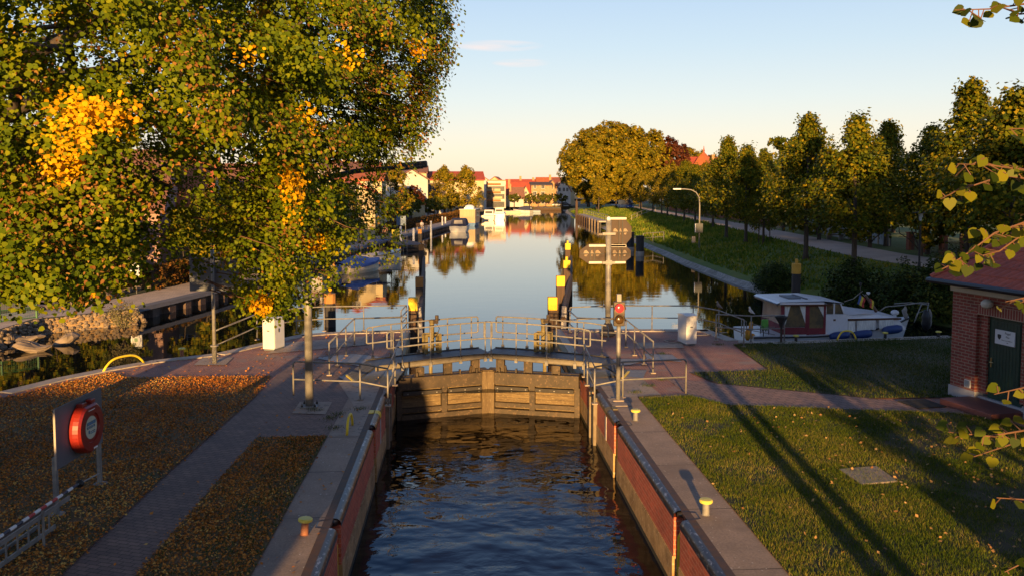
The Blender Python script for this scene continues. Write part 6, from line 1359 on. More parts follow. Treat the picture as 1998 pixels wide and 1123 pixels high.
# left bank
building('white_gable_house', fx(806,172), 168, 0, 6.5, 14, fz(351,168), fz(332,168)-fz(351,168), R(18), m_pla, m_rbr, 'white gabled building with tall slit windows behind the overhanging tree', 'y', gwins=((2,1.5,.35,4,1),(4,1.5,.35,4,1),(6,1.5,.35,4,1)))
building('warehouse', fx(835,196), 192, 0, 8, 9, fz(360,192), 0, R(0), m_rdk, m_rdk, 'low dark clad building right of the white gable'); building('shed', fx(835,188), 186, 0, 7, 4, 3.4, 0, 0, m_pla, m_rbr, 'low pale shed with brown flat roof below the dark building')
building('manor_house', fx(885,225), 222, 0, 16, 11, fz(352,222), fz(336,222)-fz(352,222), R(4), m_cream, m_rro, 'large red roofed house rising behind the two tall lindens', 'x', dorm=((-3.4,fz(352,222)+.4,2.2,1.2),), chim=((4,4,1.0),))
building('town_house', fx(805,215), 215, 0, 7, 9, fz(338,215), fz(325,215)-fz(338,215), R(0), m_cream, m_rbr, 'cream house with brown roof just above the dark lamp head', 'x')
building('row_house', fx(690,135), 132, 0, 9, 9, fz(337,132), fz(318,132)-fz(337,132), R(6), m_pla, m_ter, 'row house with wide orange roof seen through the boughs', 'x', chim=((-1,4,.8),)); building('dormer_house', fx(640,118), 114, 0, 7, 10, fz(352,114), fz(320,114)-fz(352,114), R(-24), m_pla, m_rbr, 'steep pinkish roof with two white dormers behind yellow leaves', 'x', dorm=((-1.6,fz(347,114),1.5,1.2),(1.6,fz(347,114),1.5,1.2)))
building('side_house', fx(708,110), 106, 0, 5.6, 6, fz(353,106), fz(340,106)-fz(353,106), R(0), m_cream, m_ter, 'low orange roofed side building below the row house', 'x', wins=((-1.2,fz(362,106),.7,.5),(1.2,fz(362,106),.7,.5))); building('red_shed', fx(700,96), 93, 0, 4.4, 6, fz(378,93), fz(358,93)-fz(378,93), R(24), m_cream, m_rro, 'bright red roofed shed with cream gable window', 'y', wins=((0,fz(372,93),.8,.5),))
building('flat_annex', fx(795,150), 148, 0, 6, 5, 3.0, .0, 0, m_cream, m_rro, 'cream annex with red edge under the linden')
g, T = building('cream_house', fx(318,58)-1, 57, 0, 8, 9, 4.6, 3.0, R(8), m_cream, m_ter, 'cream house with six pane window lit by the sun behind the boughs', 'x', wins=((-.45,fz(446,57),.85,1.25),(2.6,fz(446,57),.85,1.25)))
c = MB(T); c.box(-4.02,-.06,0,4.02,-.004,.9); c.build('plinth', M('plinth_tan', (.34,.22,.15), (.3,.2,.13), 1, .9), g)
building('pink_house', fx(170,54), 50, 0, 11, 9, 4.4, 3.4, R(10), m_pink, m_rbr, 'pinkish house with red tiled roof hidden behind the leaves', 'x', wins=((-3,1.4,.9,1.3),(0,1.4,.9,1.3),(3,1.4,.9,1.3))); building('pink_house', fx(20,60), 56, 0, 10, 9, 5.0, 3.2, R(10), m_brn, m_rdk, 'dark brick house at the left end behind the linden', 'x', wins=((-2,1.4,.9,1.3),(2,1.4,.9,1.3)))
building('grey_house', fx(455,75), 72, 0, 9, 9, 4.4, 3.2, R(8), m_pink, m_rbr, 'shaded house behind the sign panel and the parked cars', 'x', wins=((-2,1.4,.9,1.3),(2,1.4,.9,1.3)))
# right side villas
g, T = building('villa', fx(1372,218), 218, PZ, 11, 10, fz(333,218)-PZ, fz(306,218)-fz(333,218), 0, m_pla, m_rro, 'villa with bright red roofs and pointed tower above the lindens', 'x', chim=((3.2,2.5,.8),), wins=((-3,6,1,1.6),(3,6,1,1.6)))
zt0, zt1, ztp = fz(330,218)-PZ, fz(299,218)-PZ, fz(284,218)-PZ
c = MB(T); c.box(-2.3,-2.2,0,2.3,2.2,zt0); tw_ = c.build('tower', m_pla, g)
c = MB(T); c.lathe([(3.7,zt0-.2),(2.4,zt0+1.6),(1.3,zt0+3.3),(.25,zt1+.3),(.06,ztp)], (0,0,0), 4); c.build('tower_roof', m_ter, tw_)
building('villa', fx(1520,150), 148, PZ, 9, 9, fz(346,148)-PZ, fz(328,148)-fz(346,148), R(-15), m_pla, m_rbr, 'white villa with pinkish brown roof behind the second linden', 'y', wins=((-2,fz(360,148)-PZ,1,1.3),(1,fz(360,148)-PZ,1,1.3)), chim=((-2.5,1,.6),))
# unseen low shed added behind the camera to keep the near left lawn in shade
building('shade_shed', -15.0, -8, 0, 20.6, 4, 2.75, .55, 0, m_brn, m_rdk, 'unseen low brick shed added behind the camera to shade the left lawn', 'x')
fbg = empty('footbridge', (0,-1,3.7), 'narrow steel footbridge over the lock chamber on which the viewer stands', 'footbridge')
c = MB(); c.box(-9,-2.3,3.72,9,-.25,3.86); c.build('deck', m_deck, fbg)
for yy in (-2.25,-.30):
    c = MB(); c.tube([(-9,yy,4.9),(9,yy,4.9)], .025, 8); c.tube([(-9,yy,4.4),(9,yy,4.4)], .02, 8); c.build('rail', m_steel, fbg)
    for i in range(13): c = MB(); c.tube([(-9+1.5*i,yy,3.86),(-9+1.5*i,yy,4.9)], .02, 6); c.build('post', m_steel, fbg)
for xx in (-7.5,7.6): c = MB(); c.box(xx-.25,-1.6,-.1,xx+.25,-.9,3.72); c.build('pier', m_conc, fbg)

# ------------------------------------------------------------------ boats
m_bw = M('gelcoat', (.62,.60,.56), (.54,.52,.48), 1.5, .3); m_bcream = M('gelcoat_cream', (.66,.56,.40), (.58,.49,.35), 1.5, .35); m_tarp = M('tarp_blue', (.07,.14,.42), (.05,.10,.32), 1.6, .7, bmp=.6, bscale=4); m_navy = M('navy_canvas', (.025,.03,.075), None, rough=.8); m_bblue = M('boat_blue', (.03,.14,.34), None, rough=.4)
def hullrows(L_, bm, fb, d=.5, n=9):
    rows = []
    for i in range(n):
        t = i/(n-1); x = -L_/2+L_*t; hb = max(bm/2*(1-max(0,(t-.4)/.6)**2.2), .02); sh = fb*(1+.35*max(0,(t-.3)/.7)); rk = L_*.07*max(0,(t-.6)/.4)
        rows.append([(x-rk,0,-d),(x-rk*.6,-hb*.75,-d*.5),(x-rk*.2,-hb*.95,fb*.35),(x,-hb,sh),(x,hb,sh),(x-rk*.2,hb*.95,fb*.35),(x-rk*.6,hb*.75,-d*.5)])
    return rows
def motorboat(name, x, y, rz, L_, bm, fb, lab, hull=None, kind='open', grp=None):
    T = Matrix.Translation((x,y,ZU)) @ Matrix.Rotation(rz, 4, 'Z'); g = empty(name, (x,y,ZU), lab, 'boat', grp); hull = hull or m_bw
    rows = hullrows(L_, bm, fb); b = MB(T); b.loft(rows, True); b.add(rows[0], [tuple(range(7))]); b.build('hull', hull, g)
    b = MB(T); b.loft([[(r[3][0],r[3][1]+.04,r[3][2]+.01) for r in rows],[(r[3][0],0,r[3][2]+.05) for r in rows],[(r[4][0],r[4][1]-.04,r[4][2]+.01) for r in rows]]); b.build('deck', m_bw, g)
    b = MB(T); b.tube([(r[3][0],r[3][1]-.01,r[3][2]-.06) for r in rows], .03, 5); b.tube([(r[4][0],r[4][1]+.01,r[4][2]-.06) for r in rows], .03, 5); b.build('rubbing_strake', m_black, g)
    if kind == 'tarp':
        b = MB(T); rw = []
        for i, r in enumerate(rows):
            t = i/8; pk = .55*math.exp(-((t-.38)/.28)**2)+.12; hb = -r[3][1]+.06; q = [(r[3][0]-.05,-hb,r[3][2]-.16),(r[3][0],-hb,r[3][2]+.03)]+[(r[3][0]+.03*math.sin(7*k+i*2),hb*k*.9,r[3][2]+pk*(1-abs(k)**1.5)+.03*math.sin(5*k+3*i)) for k in (-.8,-.5,-.2,.1,.4,.7)]+[(r[3][0],hb,r[3][2]+.03),(r[3][0]-.05,hb,r[3][2]-.16)]; rw.append(q)
        b.loft(rw); b.build('tarpaulin', m_tarp, g)
        b = MB(T); b.obox((-L_/2-.18,0,.45), (.34,.34,.55)); b.obox((-L_/2-.18,0,-.05), (.16,.14,.6)); b.build('outboard', m_tarp, g, bevel=.05)
    if kind in ('canopy','bimini'):
        cv = m_navy if kind == 'canopy' else M('bimini_blue', (.03,.06,.22), None, rough=.8); z1 = fb+1.15
        if kind == 'canopy':
            b = MB(T); b.loft([[(-L_/2+.05,-bm*.44,fb),(-L_/2+.05,bm*.44,fb)],[(-L_/2+.25,-bm*.40,z1-.15),(-L_/2+.25,bm*.40,z1-.15)],[(-L_*.2,-bm*.36,z1),(-L_*.2,bm*.36,z1)],[(L_*.06,-bm*.36,z1-.25),(L_*.06,bm*.36,z1-.25)],[(L_*.2,-bm*.40,fb+.1),(L_*.2,bm*.40,fb+.1)]])
            for s_ in (-1,1): b.add([(-L_/2+.05,s_*bm*.44,fb),(L_*.2,s_*bm*.40,fb+.1),(L_*.06,s_*bm*.36,z1-.25),(-L_*.2,s_*bm*.36,z1),(-L_/2+.25,s_*bm*.40,z1-.15)], [(0,1,2,3,4)])
            b.build('canopy', cv, g); b = MB(T); b.add([(-L_/2+.09,-bm*.25,fb+.35),(-L_/2+.09,bm*.25,fb+.35),(-L_/2+.215,bm*.22,z1-.3),(-L_/2+.215,-bm*.22,z1-.3)], [(3,2,1,0)]); b.build('clear_panel', M('clear_panel', (.40,.36,.30), None, rough=.2), g)
        else:
            b = MB(T); b.loft([[(x_,y_,fb+1.25-.1*(2*y_/bm)**2-.05*((x_+L_*.1)/1)**2) for y_ in np.linspace(-bm*.45,bm*.45,5)] for x_ in np.linspace(-L_*.42,L_*.12,6)]); b.build('bimini', cv, g)
            b = MB(T)
            for x_ in (-L_*.4,L_*.1):
                for y_ in (-bm*.44,bm*.44): b.tube([(x_,y_,fb),(x_,y_,fb+1.15)], .02, 5)
            for x_ in (-L_*.4,L_*.1): b.tube([(x_,-bm*.44,fb+1.15),(x_,bm*.44,fb+1.15)], .02, 5)
            for y_ in (-bm*.44,bm*.44): b.tube([(-L_*.4,y_,fb+1.15),(L_*.1,y_,fb+1.15)], .02, 5)
            b.build('frame', m_steel, g)
        b = MB(T); b.add([(L_*.05,-bm*.38,fb+.1),(L_*.22,0,fb+.15),(L_*.05,bm*.38,fb+.1),(L_*.02,bm*.34,fb+.5),(L_*.14,0,fb+.5),(L_*.02,-bm*.34,fb+.5)], [(0,1,4,5),(1,2,3,4)]); b.build('windscreen', m_win, g)
    if kind == 'cruiser':
        b = MB(T); b.loft([[(-L_*.25,-bm*.38,fb),(-L_*.25,bm*.38,fb)],[(-L_*.22,-bm*.34,fb+1.0),(-L_*.22,bm*.34,fb+1.0)],[(L_*.05,-bm*.32,fb+1.0),(L_*.05,bm*.32,fb+1.0)],[(L_*.25,-bm*.28,fb+.35),(L_*.25,bm*.28,fb+.35)],[(L_*.38,-bm*.15,fb+.1),(L_*.38,bm*.15,fb+.1)]])
        for s_ in (-1,1): b.add([(-L_*.25,s_*bm*.38,fb),(-L_*.22,s_*bm*.34,fb+1.0),(L_*.05,s_*bm*.32,fb+1.0),(L_*.25,s_*bm*.28,fb+.35),(L_*.38,s_*bm*.15,fb+.1)], [(0,1,2,3,4)])
        b.build('cabin', m_bw, g); b = MB(T); b.box(-L_*.262,-bm*.28,fb+.45,-L_*.245,bm*.28,fb+.85)
        for s_ in (-1,1): a_, c_ = sorted((s_*bm*.352,s_*bm*.372)); b.box(-L_*.18,a_,fb+.55,L_*.04,c_,fb+.85)
        b.build('windows', m_win, g); b = MB(T); b.box(-L_*.2,-bm*.36,fb+1.02,L_*.02,bm*.36,fb+1.1); b.build('hardtop', m_bw, g)
    if kind == 'house':
        b = MB(T); b.box(-L_*.45,-bm*.46,fb+.02,L_*.12,bm*.46,fb+2.3); b.build('cabin_box', M('ply_panel', (.46,.34,.20), (.40,.29,.17), 1.2, .8, stretch=(4,4,.4)), g); b = MB(T); b.box(-L_*.47,-bm*.5,fb+2.302,L_*.16,bm*.5,fb+2.37); b.build('roof', m_bw, g)
        b = MB(T); b.ball((-L_*.2,0,fb+2.68), (1.0,.85,.42), 12, 6); b.box(-L_*.2-.95,-.8,fb+2.371,-L_*.2+.95,.8,fb+2.6); b.build('covered_dinghy', m_white, g)
        b = MB(T)
        for y_ in (-bm*.465,bm*.465): b.box(-L_*.3,min(y_,y_*1.02),fb+1.1,-L_*.05,max(y_,y_*1.02),fb+1.8)
        b.build('windows', m_win, g)
    return g
def wat_at(px_, py_): p = at(px_, py_, ZU); return p[0], p[1]
x, y = wat_at(703,530); motorboat('motorboat', x, y, R(58), 4.6, 1.9, .62, 'cream motorboat under a crumpled blue tarpaulin', m_bcream, 'tarp')
x, y = wat_at(748,510); motorboat('motorboat', x, y, R(55), 4.8, 1.9, .7, 'white motorboat with blue bimini behind the tarpaulin boat', None, 'bimini')
x, y = wat_at(902,453); motorboat('motorboat', x-.2, y+2, R(82), 5.8, 2.6, .9, 'white motorboat with navy canopy and clear rear panel', None, 'canopy')
x, y = wat_at(920,441); motorboat('houseboat', x, y+3, R(80), 9, 2.9, .55, 'blue hulled houseboat with plywood cabin and white covered dinghy on top', m_bblue, 'house')
x, y = wat_at(956,430); motorboat('cabin_cruiser', x, y+2, R(82), 7, 2.6, 1.0, 'cream white cruiser left of the pair moored beyond the houseboat', m_bcream, 'cruiser')
x, y = wat_at(976,429); motorboat('cabin_cruiser', x, y+2, R(84), 7.5, 2.5, 1.3, 'bright white cruiser right of the pair moored beyond the houseboat', None, 'cruiser')
x, y = wat_at(1019,416); motorboat('motorboat', x, y, R(150), 5.5, 2.2, .8, 'small white motorboat with dark cockpit in the far basin', None, 'canopy')
x, y = wat_at(1036,415); motorboat('motorboat', x, y, R(185), 5, 2.0, .6, 'low pale blue boat in the far basin beside the white one', M('pale_hull', (.30,.36,.44), None, rough=.4), 'open')
x, y = wat_at(1068,411); motorboat('tour_boat', x, y, R(180), 8, 2.6, .8, 'open excursion boat with white awning at the far quay', m_timber, 'bimini')
x, y = wat_at(1000,416); motorboat('motorboat', x, y, R(170), 4.6, 1.8, .5, 'small tan rowing boat right of the white cruisers', m_bcream, 'open')
# floating jetty with ladder and posts
jx, jy = wat_at(798,486); jt = empty('jetty', (jx,jy,ZU), 'dark floating jetty with steel ladder below the white mooring posts', 'jetty'); T = Matrix.Translation((jx,jy,ZU)) @ Matrix.Rotation(R(15), 4, 'Z')
c = MB(T); c.box(-1.4,-2.2,.25,1.4,6,.55); c.box(-1.2,-2.0,-.3,1.2,5.8,.249); c.build('pontoon', m_piledark, jt)
c = MB(T); c.box(-1.3,-2.1,.552,1.3,5.9,.58); c.build('planks', M('jetty_planks', (.09,.085,.10), (.06,.055,.065), 2, .8), jt)
c = MB(T)
for xx in (-1.05,-.65): c.tube([(xx,-2.25,-.5),(xx,-2.25,1.5)], .03, 6)
for i in range(7): c.tube([(-1.05,-2.25,-.3+i*.28),(-.65,-2.25,-.3+i*.28)], .02, 6)
c.build('ladder', m_steel, jt)
for px_, py_, hh, lb in ((841,452,1.35,'white mooring post at the head of the dark jetty'),(782,470,1.5,'white post with sign frame beside the jetty ladder'),(807,470,1.3,'grey white post at the right corner of the jetty'),(863,440,1.35,'tall white post on the quay left of the navy canopy boat'),(869,436,1.0,'short white post on the quay near the navy canopy boat')):
    q = at(px_,py_,0); c = MB(); c.tube([(q[0],q[1],-1.2),(q[0],q[1],hh)], .13, 10); c.lathe([(.13,0),(.08,.08),(.02,.1)], (q[0],q[1],hh), 10); tag(c.build('mooring_post', m_white), lb, 'post')
q = at(783,455,0); sb = empty('notice_board', q, 'blue information board on posts on the promenade by the jetty', 'notice board')
c = MB(); c.box(q[0]-.6,q[1]-.04,1.0,q[0]+.6,q[1]+.04,2.2); c.build('board', M('notice_blue', (.08,.14,.24), (.14,.2,.3), 5, .5), sb)
for xx in (-.55,.55): c = MB(); c.tube([(q[0]+xx,q[1]+.06,0),(q[0]+xx,q[1]+.06,2.25)], .05, 6); c.build('post', m_steel, sb)
q = at(772,463,0); tag(MB().obox((q[0],q[1],.45), (.9,.5,.9)).build('yellow_box', m_yel, bevel=.05), 'bright yellow box on the promenade by the jetty', 'box')
# landing stage on the right with white posts and railing
p0, p1 = at(1125,428,ZU), at(1168,445,ZU); ls = empty('landing_stage', p0, 'long landing stage on piles with railing at the right bank', 'landing stage')
u = Vector((p1[0]-p0[0], p1[1]-p0[1], 0)); Ls = u.length; u.normalize(); nn = Vector((-u.y,u.x,0)); nn = nn if nn.x > 0 else -nn; P0 = Vector((p0[0],p0[1],0))
T = Matrix(((u.x,nn.x,0,P0.x),(u.y,nn.y,0,P0.y),(0,0,1,0),(0,0,0,1)))
c = MB(T); c.box(0,0,.32,Ls,1.6,.55); c.build('deck', m_stonec, ls); c = MB(T); c.box(0,.15,-.9,Ls,.4,.319); c.build('fender_wall', m_piledark, ls)
for i in range(10): c = MB(T); c.tube([(i*Ls/9,-.1,-1.5),(i*Ls/9,-.1,.62)], .14, 8); c.build('pile', m_stone if i > 5 else m_timber, ls)
c = MB(T)
for zz in (1.05,1.5): c.tube([(0,1.5,zz),(Ls,1.5,zz)], .035, 5)
for i in range(14): c.tube([(i*Ls/13,1.5,.55),(i*Ls/13,1.5,1.5)], .03, 5)
c.build('railing', m_steel, ls); c = MB(T); c.tube([(0,0,-1),(0,0,3.2)], .28, 8); c.tube([(0,0,3.2),(0,0,3.6)], .12, 6); c.build('end_pile', m_timber, ls)
# stair rails on the right bank
def bankrail(pts, lab, h=1.0, mat=None, r=.035):
    P_ = []
    for px_, py_ in pts:
        best = None
        for z in np.linspace(-.2, PZ, 29):
            q = at(px_, py_, z); e = abs(bankz(q[0], q[1])-z); best = (e, q) if best is None or e < best[0] else best
        P_.append(Vector(best[1]))
    g = empty('bank_railing', tuple(P_[0]), lab, 'railing')
    for nm, hh in (('top_rail',h),('mid_rail',h*.5)): c = MB(); c.tube([tuple(p+Vector((0,0,hh))) for p in P_], r, 6); c.build(nm, mat or m_steel, g)
    for p in P_: c = MB(); c.tube([tuple(p-Vector((0,0,.2))), tuple(p+Vector((0,0,h)))], r*.9, 6); c.build('post', mat or m_steel, g)
bankrail([(1232,434),(1243,428),(1252,424),(1262,420),(1279,413)], 'pale stair railing climbing the sunny right bank', 1.1, m_stonec)
bankrail([(1255,474),(1274,472),(1295,471)], 'thin grey railing above the revetment by the dark dolphins')
# curved street lamp with hanging sign boxes, small plate
def lampz(px_, py_):
    best = None
    for z in np.linspace(-.2, PZ, 57):
        q = at(px_, py_, z); e = abs(bankz(q[0], q[1])-z); best = (e, q) if best is None or e < best[0] else best
    return best[1]
q = lampz(1364,485); sl_ = empty('street_lamp', q, 'tall curved street lamp with long white head on the right bank', 'street lamp'); sc = q[1]/1650
H = onY(1364,369,q[1])[2]; x0 = onY(1314,370,q[1])[0]
c = MB(); c.tube([(q[0],q[1],q[2]-.3),(q[0],q[1],H-1.35),(q[0]-.06,q[1],H-.75),(q[0]-.35,q[1],H-.30),(q[0]-.8,q[1],H-.07),(q[0]-1.4,q[1],H),(x0+.6,q[1],H)], [.075,.06,.055,.05,.05,.05,.05], 8); c.build('pole', m_steel, sl_, smooth=True)
c = MB(); c.obox((x0+.33,q[1],H), (.72,.22,.12)); c.build('lamp_head', m_white, sl_, bevel=.03)
c = MB(); z0, z1 = onY(1364,454,q[1])[2], onY(1364,436,q[1])[2]; c.box(q[0]-.36,q[1]-.16,z0,q[0]+.28,q[1]+.16,z1); c.build('switch_box', M('box_dark', (.05,.055,.065), None, rough=.6), sl_); c = MB(); c.box(q[0]-.385,q[1]-.1,z0+.03,q[0]-.362,q[1]+.1,z1-.03); c.build('box_edge', m_white, sl_)
q2 = lampz(1353,478); c = MB(); c.tube([(q2[0],q2[1],q2[2]-.2),(q2[0],q2[1],q2[2]+.5)], .03, 6); c.obox((q2[0],q2[1],q2[2]+.5), (.34,.05,.62)); tag(c.build('marker_plate', m_stonec), 'small pale marker plate in the grass beside the curved lamp', 'marker')
q = at(1793,531,1.0); bl_ = empty('street_lamp', q, 'black park lamp with flat hat and glass lantern by the towpath', 'street lamp'); H = onY(1793,413,q[1])[2]
c = MB(); c.tube([(q[0],q[1],.6),(q[0],q[1],1.5),(q[0],q[1],1.55),(q[0],q[1],H-.5)], [.09,.085,.055,.05], 8); c.build('pole', m_black, bl_)
c = MB(); c.lathe([(.08,-.5),(.13,-.12),(.13,-.1)], (q[0],q[1],H), 10); c.build('lantern_glass', M('lantern_glass', (.55,.55,.55), None, rough=.2), bl_); c = MB(); c.lathe([(.10,-.10),(.42,-.09),(.43,-.05),(.10,.0),(.04,.06)], (q[0],q[1],H), 14); c.build('hat', m_black, bl_)
q = at(1456,462,PZ); bl2 = empty('street_lamp', q, 'slim black park lamp by the towpath left of the young staked tree', 'street lamp'); c = MB(); c.tube([(q[0],q[1],PZ-.2),(q[0],q[1],PZ+3.6)], .06, 8); c.build('pole', m_black, bl2); c = MB(); c.lathe([(.1,0),(.4,.05),(.1,.12)], (q[0],q[1],PZ+3.6), 10); c.build('hat', m_black, bl2)
# garden fences beyond the towpath
m_fb = M('fence_brick', (.24,.085,.05), (.18,.06,.04), 6, .85)
yy = 44.0; i = 0
nm = ('nearest','second','third','fourth','fifth','sixth','seventh','eighth')
for i in range(8):
    y = 41.5+i*2.5; x = pathx(y)+PWID+1.9; c = MB(); c.box(x-.2,y-.2,PZ-.1,x+.2,y+.2,PZ+1.25); c.box(x-.25,y-.25,PZ+1.251,x+.25,y+.25,PZ+1.33); tag(c.build('fence_pillar', m_fb, bevel=.01), '%s red brick pillar of the dark garden fence by the towpath' % nm[i], 'pillar')
gf = empty('garden_fence', (pathx(41)+PWID+1.9,41,PZ), 'dark iron fence panels between the red brick pillars', 'fence'); c = MB()
for i in range(120):
    y = 41+i*.15; x = pathx(y)+PWID+1.9; c.box(x-.012,y-.012,PZ,x+.012,y+.012,PZ+1.05)
for a_ in range(8):
    y0_ = 41+a_*2.5; c.tube([(pathx(y0_)+PWID+1.9,y0_,PZ+.9),(pathx(y0_+2.5)+PWID+1.9,y0_+2.5,PZ+.9)], .02, 5)
c.build('bars', m_black, gf)
pf = empty('pale_fence', (pathx(63)+PWID+2,63,PZ), 'pale grey garden wall fence beyond the towpath behind the second linden', 'fence'); c = MB(); ysf = [63,67,71,75,80,86]
c.loft([[(pathx(y)+PWID+2,y,PZ-.1) for y in ysf],[(pathx(y)+PWID+2,y,PZ+1.35) for y in ysf],[(pathx(y)+PWID+2.1,y,PZ+1.35) for y in ysf],[(pathx(y)+PWID+2.1,y,PZ-.1) for y in ysf]]); c.build('panel', M('pale_panel', (.28,.31,.34), (.22,.25,.28), 1.5, .8), pf)
for y in np.arange(63,86.5,2.3): c = MB(); xx = pathx(y)+PWID+1.95; c.box(xx-.05,y-.05,PZ-.1,xx+.05,y+.05,PZ+1.42); c.build('post', m_stonec, pf)
bw = empty('brick_garden_wall', (pathx(95)+PWID+2,95,PZ), 'long red brick garden wall farther along the towpath', 'wall'); ysf = [95,106,122,140,160,182]; c = MB()
c.loft([[(pathx(y)+PWID+2,y,PZ-.1) for y in ysf],[(pathx(y)+PWID+2,y,PZ+1.5) for y in ysf],[(pathx(y)+PWID+2.25,y,PZ+1.5) for y in ysf],[(pathx(y)+PWID+2.25,y,PZ-.1) for y in ysf]]); c.build('wall', m_fb, bw)
def bench(x, y, rz, lab, z=PZ):
    g = empty('park_bench', (x,y,z), lab, 'bench'); T = Matrix.Translation((x,y,z)) @ Matrix.Rotation(rz, 4, 'Z')
    c = MB(T)
    for i in range(4): c.box(-.9,-.25+i*.13,.43,.9,-.15+i*.13,.47)
    c.build('seat', m_timber, g); c = MB(T)
    for i in range(3): c.box(-.9,.27+i*.03,.56+i*.14,.9,.31+i*.03,.66+i*.14)
    c.build('backrest', m_timber, g)
    for xx in (-.7,.7): c = MB(T); c.box(xx-.04,-.22,0,xx+.04,.28,.429); c.build('leg', m_stonec, g)
    return g
for px_, py_, lb in ((1590,468,'wooden bench by the pale fence'),(1500,446,'wooden bench left of the pale fence behind the towpath'),(1410,424,'bench in shade before the red brick garden wall')):
    x, y, _ = at(px_,py_,PZ); bench(pathx(y)+PWID+.7, y, R(-70), lb)
# ------------------------------------------------------------------ cars
def car_proto(col, name='parked_car', L_=4.2, W_=1.75, H_=1.45, van=False):
    g = empty(name, (0,0,0), None, 'van' if van else 'car'); m_ = M('car_paint_'+name, col, None, rough=.25)
    b = MB(); pr = [(-L_/2,.35),(-L_/2+.05,.75),(-L_/2+.25,.88),(L_/2-.9,.82),(L_/2-.1,.62),(L_/2,.35)] if not van else [(-L_/2,.35),(-L_/2+.03,1.0),(L_/2-.75,1.0),(L_/2-.1,.8),(L_/2,.35)]
    n = len(pr); b.add([(x,-W_/2,z) for x,z in pr]+[(x,W_/2,z) for x,z in pr], [tuple(range(n)), tuple(range(2*n-1,n-1,-1))]+[(i,n+i,n+(i+1)%n,(i+1)%n) for i in range(n)]); b.build('body', m_, g, bevel=.06)
    tp = [(-L_/2+.2,.86),(-L_/2+.55,H_-.06),(-L_/2+1.0,H_),(L_/2-1.9,H_-.03),(L_/2-1.0,.84)] if not van else [(-L_/2+.05,.98),(-L_/2+.08,H_-.05),(-L_/2+.3,H_),(L_/2-1.6,H_),(L_/2-.8,.98)]
    n = len(tp); b = MB(); b.add([(x,-W_/2+.08+.10*(z > 1),z) for x,z in tp]+[(x,W_/2-.08-.10*(z > 1),z) for x,z in tp], [tuple(range(n)), tuple(range(2*n-1,n-1,-1))]+[(i,n+i,n+(i+1)%n,(i+1)%n) for i in range(n)]); b.build('windows', m_win, g, bevel=.03)
    b = MB(); b.box(tp[1][0]+.1,-W_/2+.2,H_-.03,tp[-2][0],W_/2-.2,H_+.025); b.build('roof', m_, g, bevel=.02)
    for xx in (-L_*.3,L_*.31):
        for yy_ in (-W_/2+.1,W_/2-.1): b = MB(); b.tube([(xx,yy_-.1,.31),(xx,yy_+.1,.31)], .31, 12); b.build('wheel', m_black, g)
    for yy_ in (-.6,.6): b = MB(); b.box(L_/2-.12,yy_-.18,.58,L_/2-.02,yy_+.18,.70); b.build('headlight', m_white, g); b = MB(); b.box(-L_/2-.02,yy_-.15,.66,-L_/2+.06,yy_+.15,.80); b.build('tail_light', m_red, g)
    return g
cb_, cd_, cw_, cv_ = car_proto((.03,.06,.20)), car_proto((.05,.055,.06)), car_proto((.60,.60,.58)), car_proto((.02,.05,.16), 'blue_van', 4.9, 1.9, 2.1, True)
def park(P, px_, py_, rz, lab, z=0.0, grp=None):
    x, y, _ = at(px_, py_, z); return plant(P, x, y, z+.01, 1, rz, lab, grp)
park(cd_, 275,520,R(70),'dark car with sunlit roof parked beyond the near hedge'); park(cw_, 205,500,R(80),'pale car parked behind the boughs left of the dark car'); park(cb_, 235,516,R(75),'blue car squeezed between two cars behind the hedge')
park(cb_, 711,447,R(-100),'blue car seen between leaves at the bend of the promenade'); park(cd_, 793,434,R(100),'dark car behind the russet hedge by the first round tree'); park(cw_, 806,430,R(100),'white car behind the russet hedge by the round trees'); park(cw_, 840,424,R(100),'second white car behind the russet hedge'); park(cd_, 862,420,R(95),'grey car beside the second white car behind the hedge')
park(cw_, 895,416,R(95),'cream lit car before the two tall lindens'); park(cv_, 1221,408,R(-75),'blue van driving on the far towpath', PZ); park(cd_, 1104,403,R(0),'dark car on the far quay by the white house'); park(cw_, 1088,403,R(0),'pale car on the far quay by the brick wing'); park(cd_, 150,512,R(70),'second dark car at the left end of the parked row')
# ------------------------------------------------------------------ white life ring and green fence on the left quay
q = at(264,573,0); wl = empty('life_ring_box', q, 'white life ring housing on a post at the hedge end', 'life ring'); T = Matrix.Translation(q) @ Matrix.Rotation(R(-18), 4, 'Z'); z0, z1 = onY(262,541,q[1])[2], onY(262,513,q[1])[2]; hh = z1-z0; ww = hh*.82
c = MB(T); c.tube([(0,.12,0),(0,.12,z0+.2)], .04, 8); c.build('post', m_black, wl); c = MB(T); c.box(-ww/2,-.02,z0,ww/2,.08,z1); c.build('back_plate', m_cab, wl, bevel=.06)
c = MB(T); c.loft([[(r_*math.cos(t)*ww/2, yv, (z0+z1)/2+r_*math.sin(t)*hh/2) for t in [2*math.pi*k/24 for k in range(24)]] for r_, yv in ((.95,-.021),(.92,-.10),(.78,-.15),(.60,-.12),(.55,-.05),(.05,-.05))], True); c.build('ring', m_white, wl, smooth=False)
c = MB(T); c.box(-.10,-.062,(z0+z1)/2-.10,.10,-.051,(z0+z1)/2+.10); c.build('label', M('label_greenblue', (.10,.30,.30), (.30,.38,.16), 9, .5), wl)
gfn = empty('wire_fence', at(72,620,0), 'green welded wire fence at the end of the promenade', 'fence'); m_gr = M('fence_green', (.03,.13,.03), (.025,.10,.025), 6, .5); a_, b_ = Vector(at(72,620)), Vector(at(-160,648)); d = b_-a_; Lf = d.length; u = d.normalized()
for i in range(4): p = a_+u*(i*Lf/3); c = MB(); c.box(p.x-.035,p.y-.035,-.1,p.x+.035,p.y+.035,1.02); c.build('post', m_gr, gfn)
c = MB()
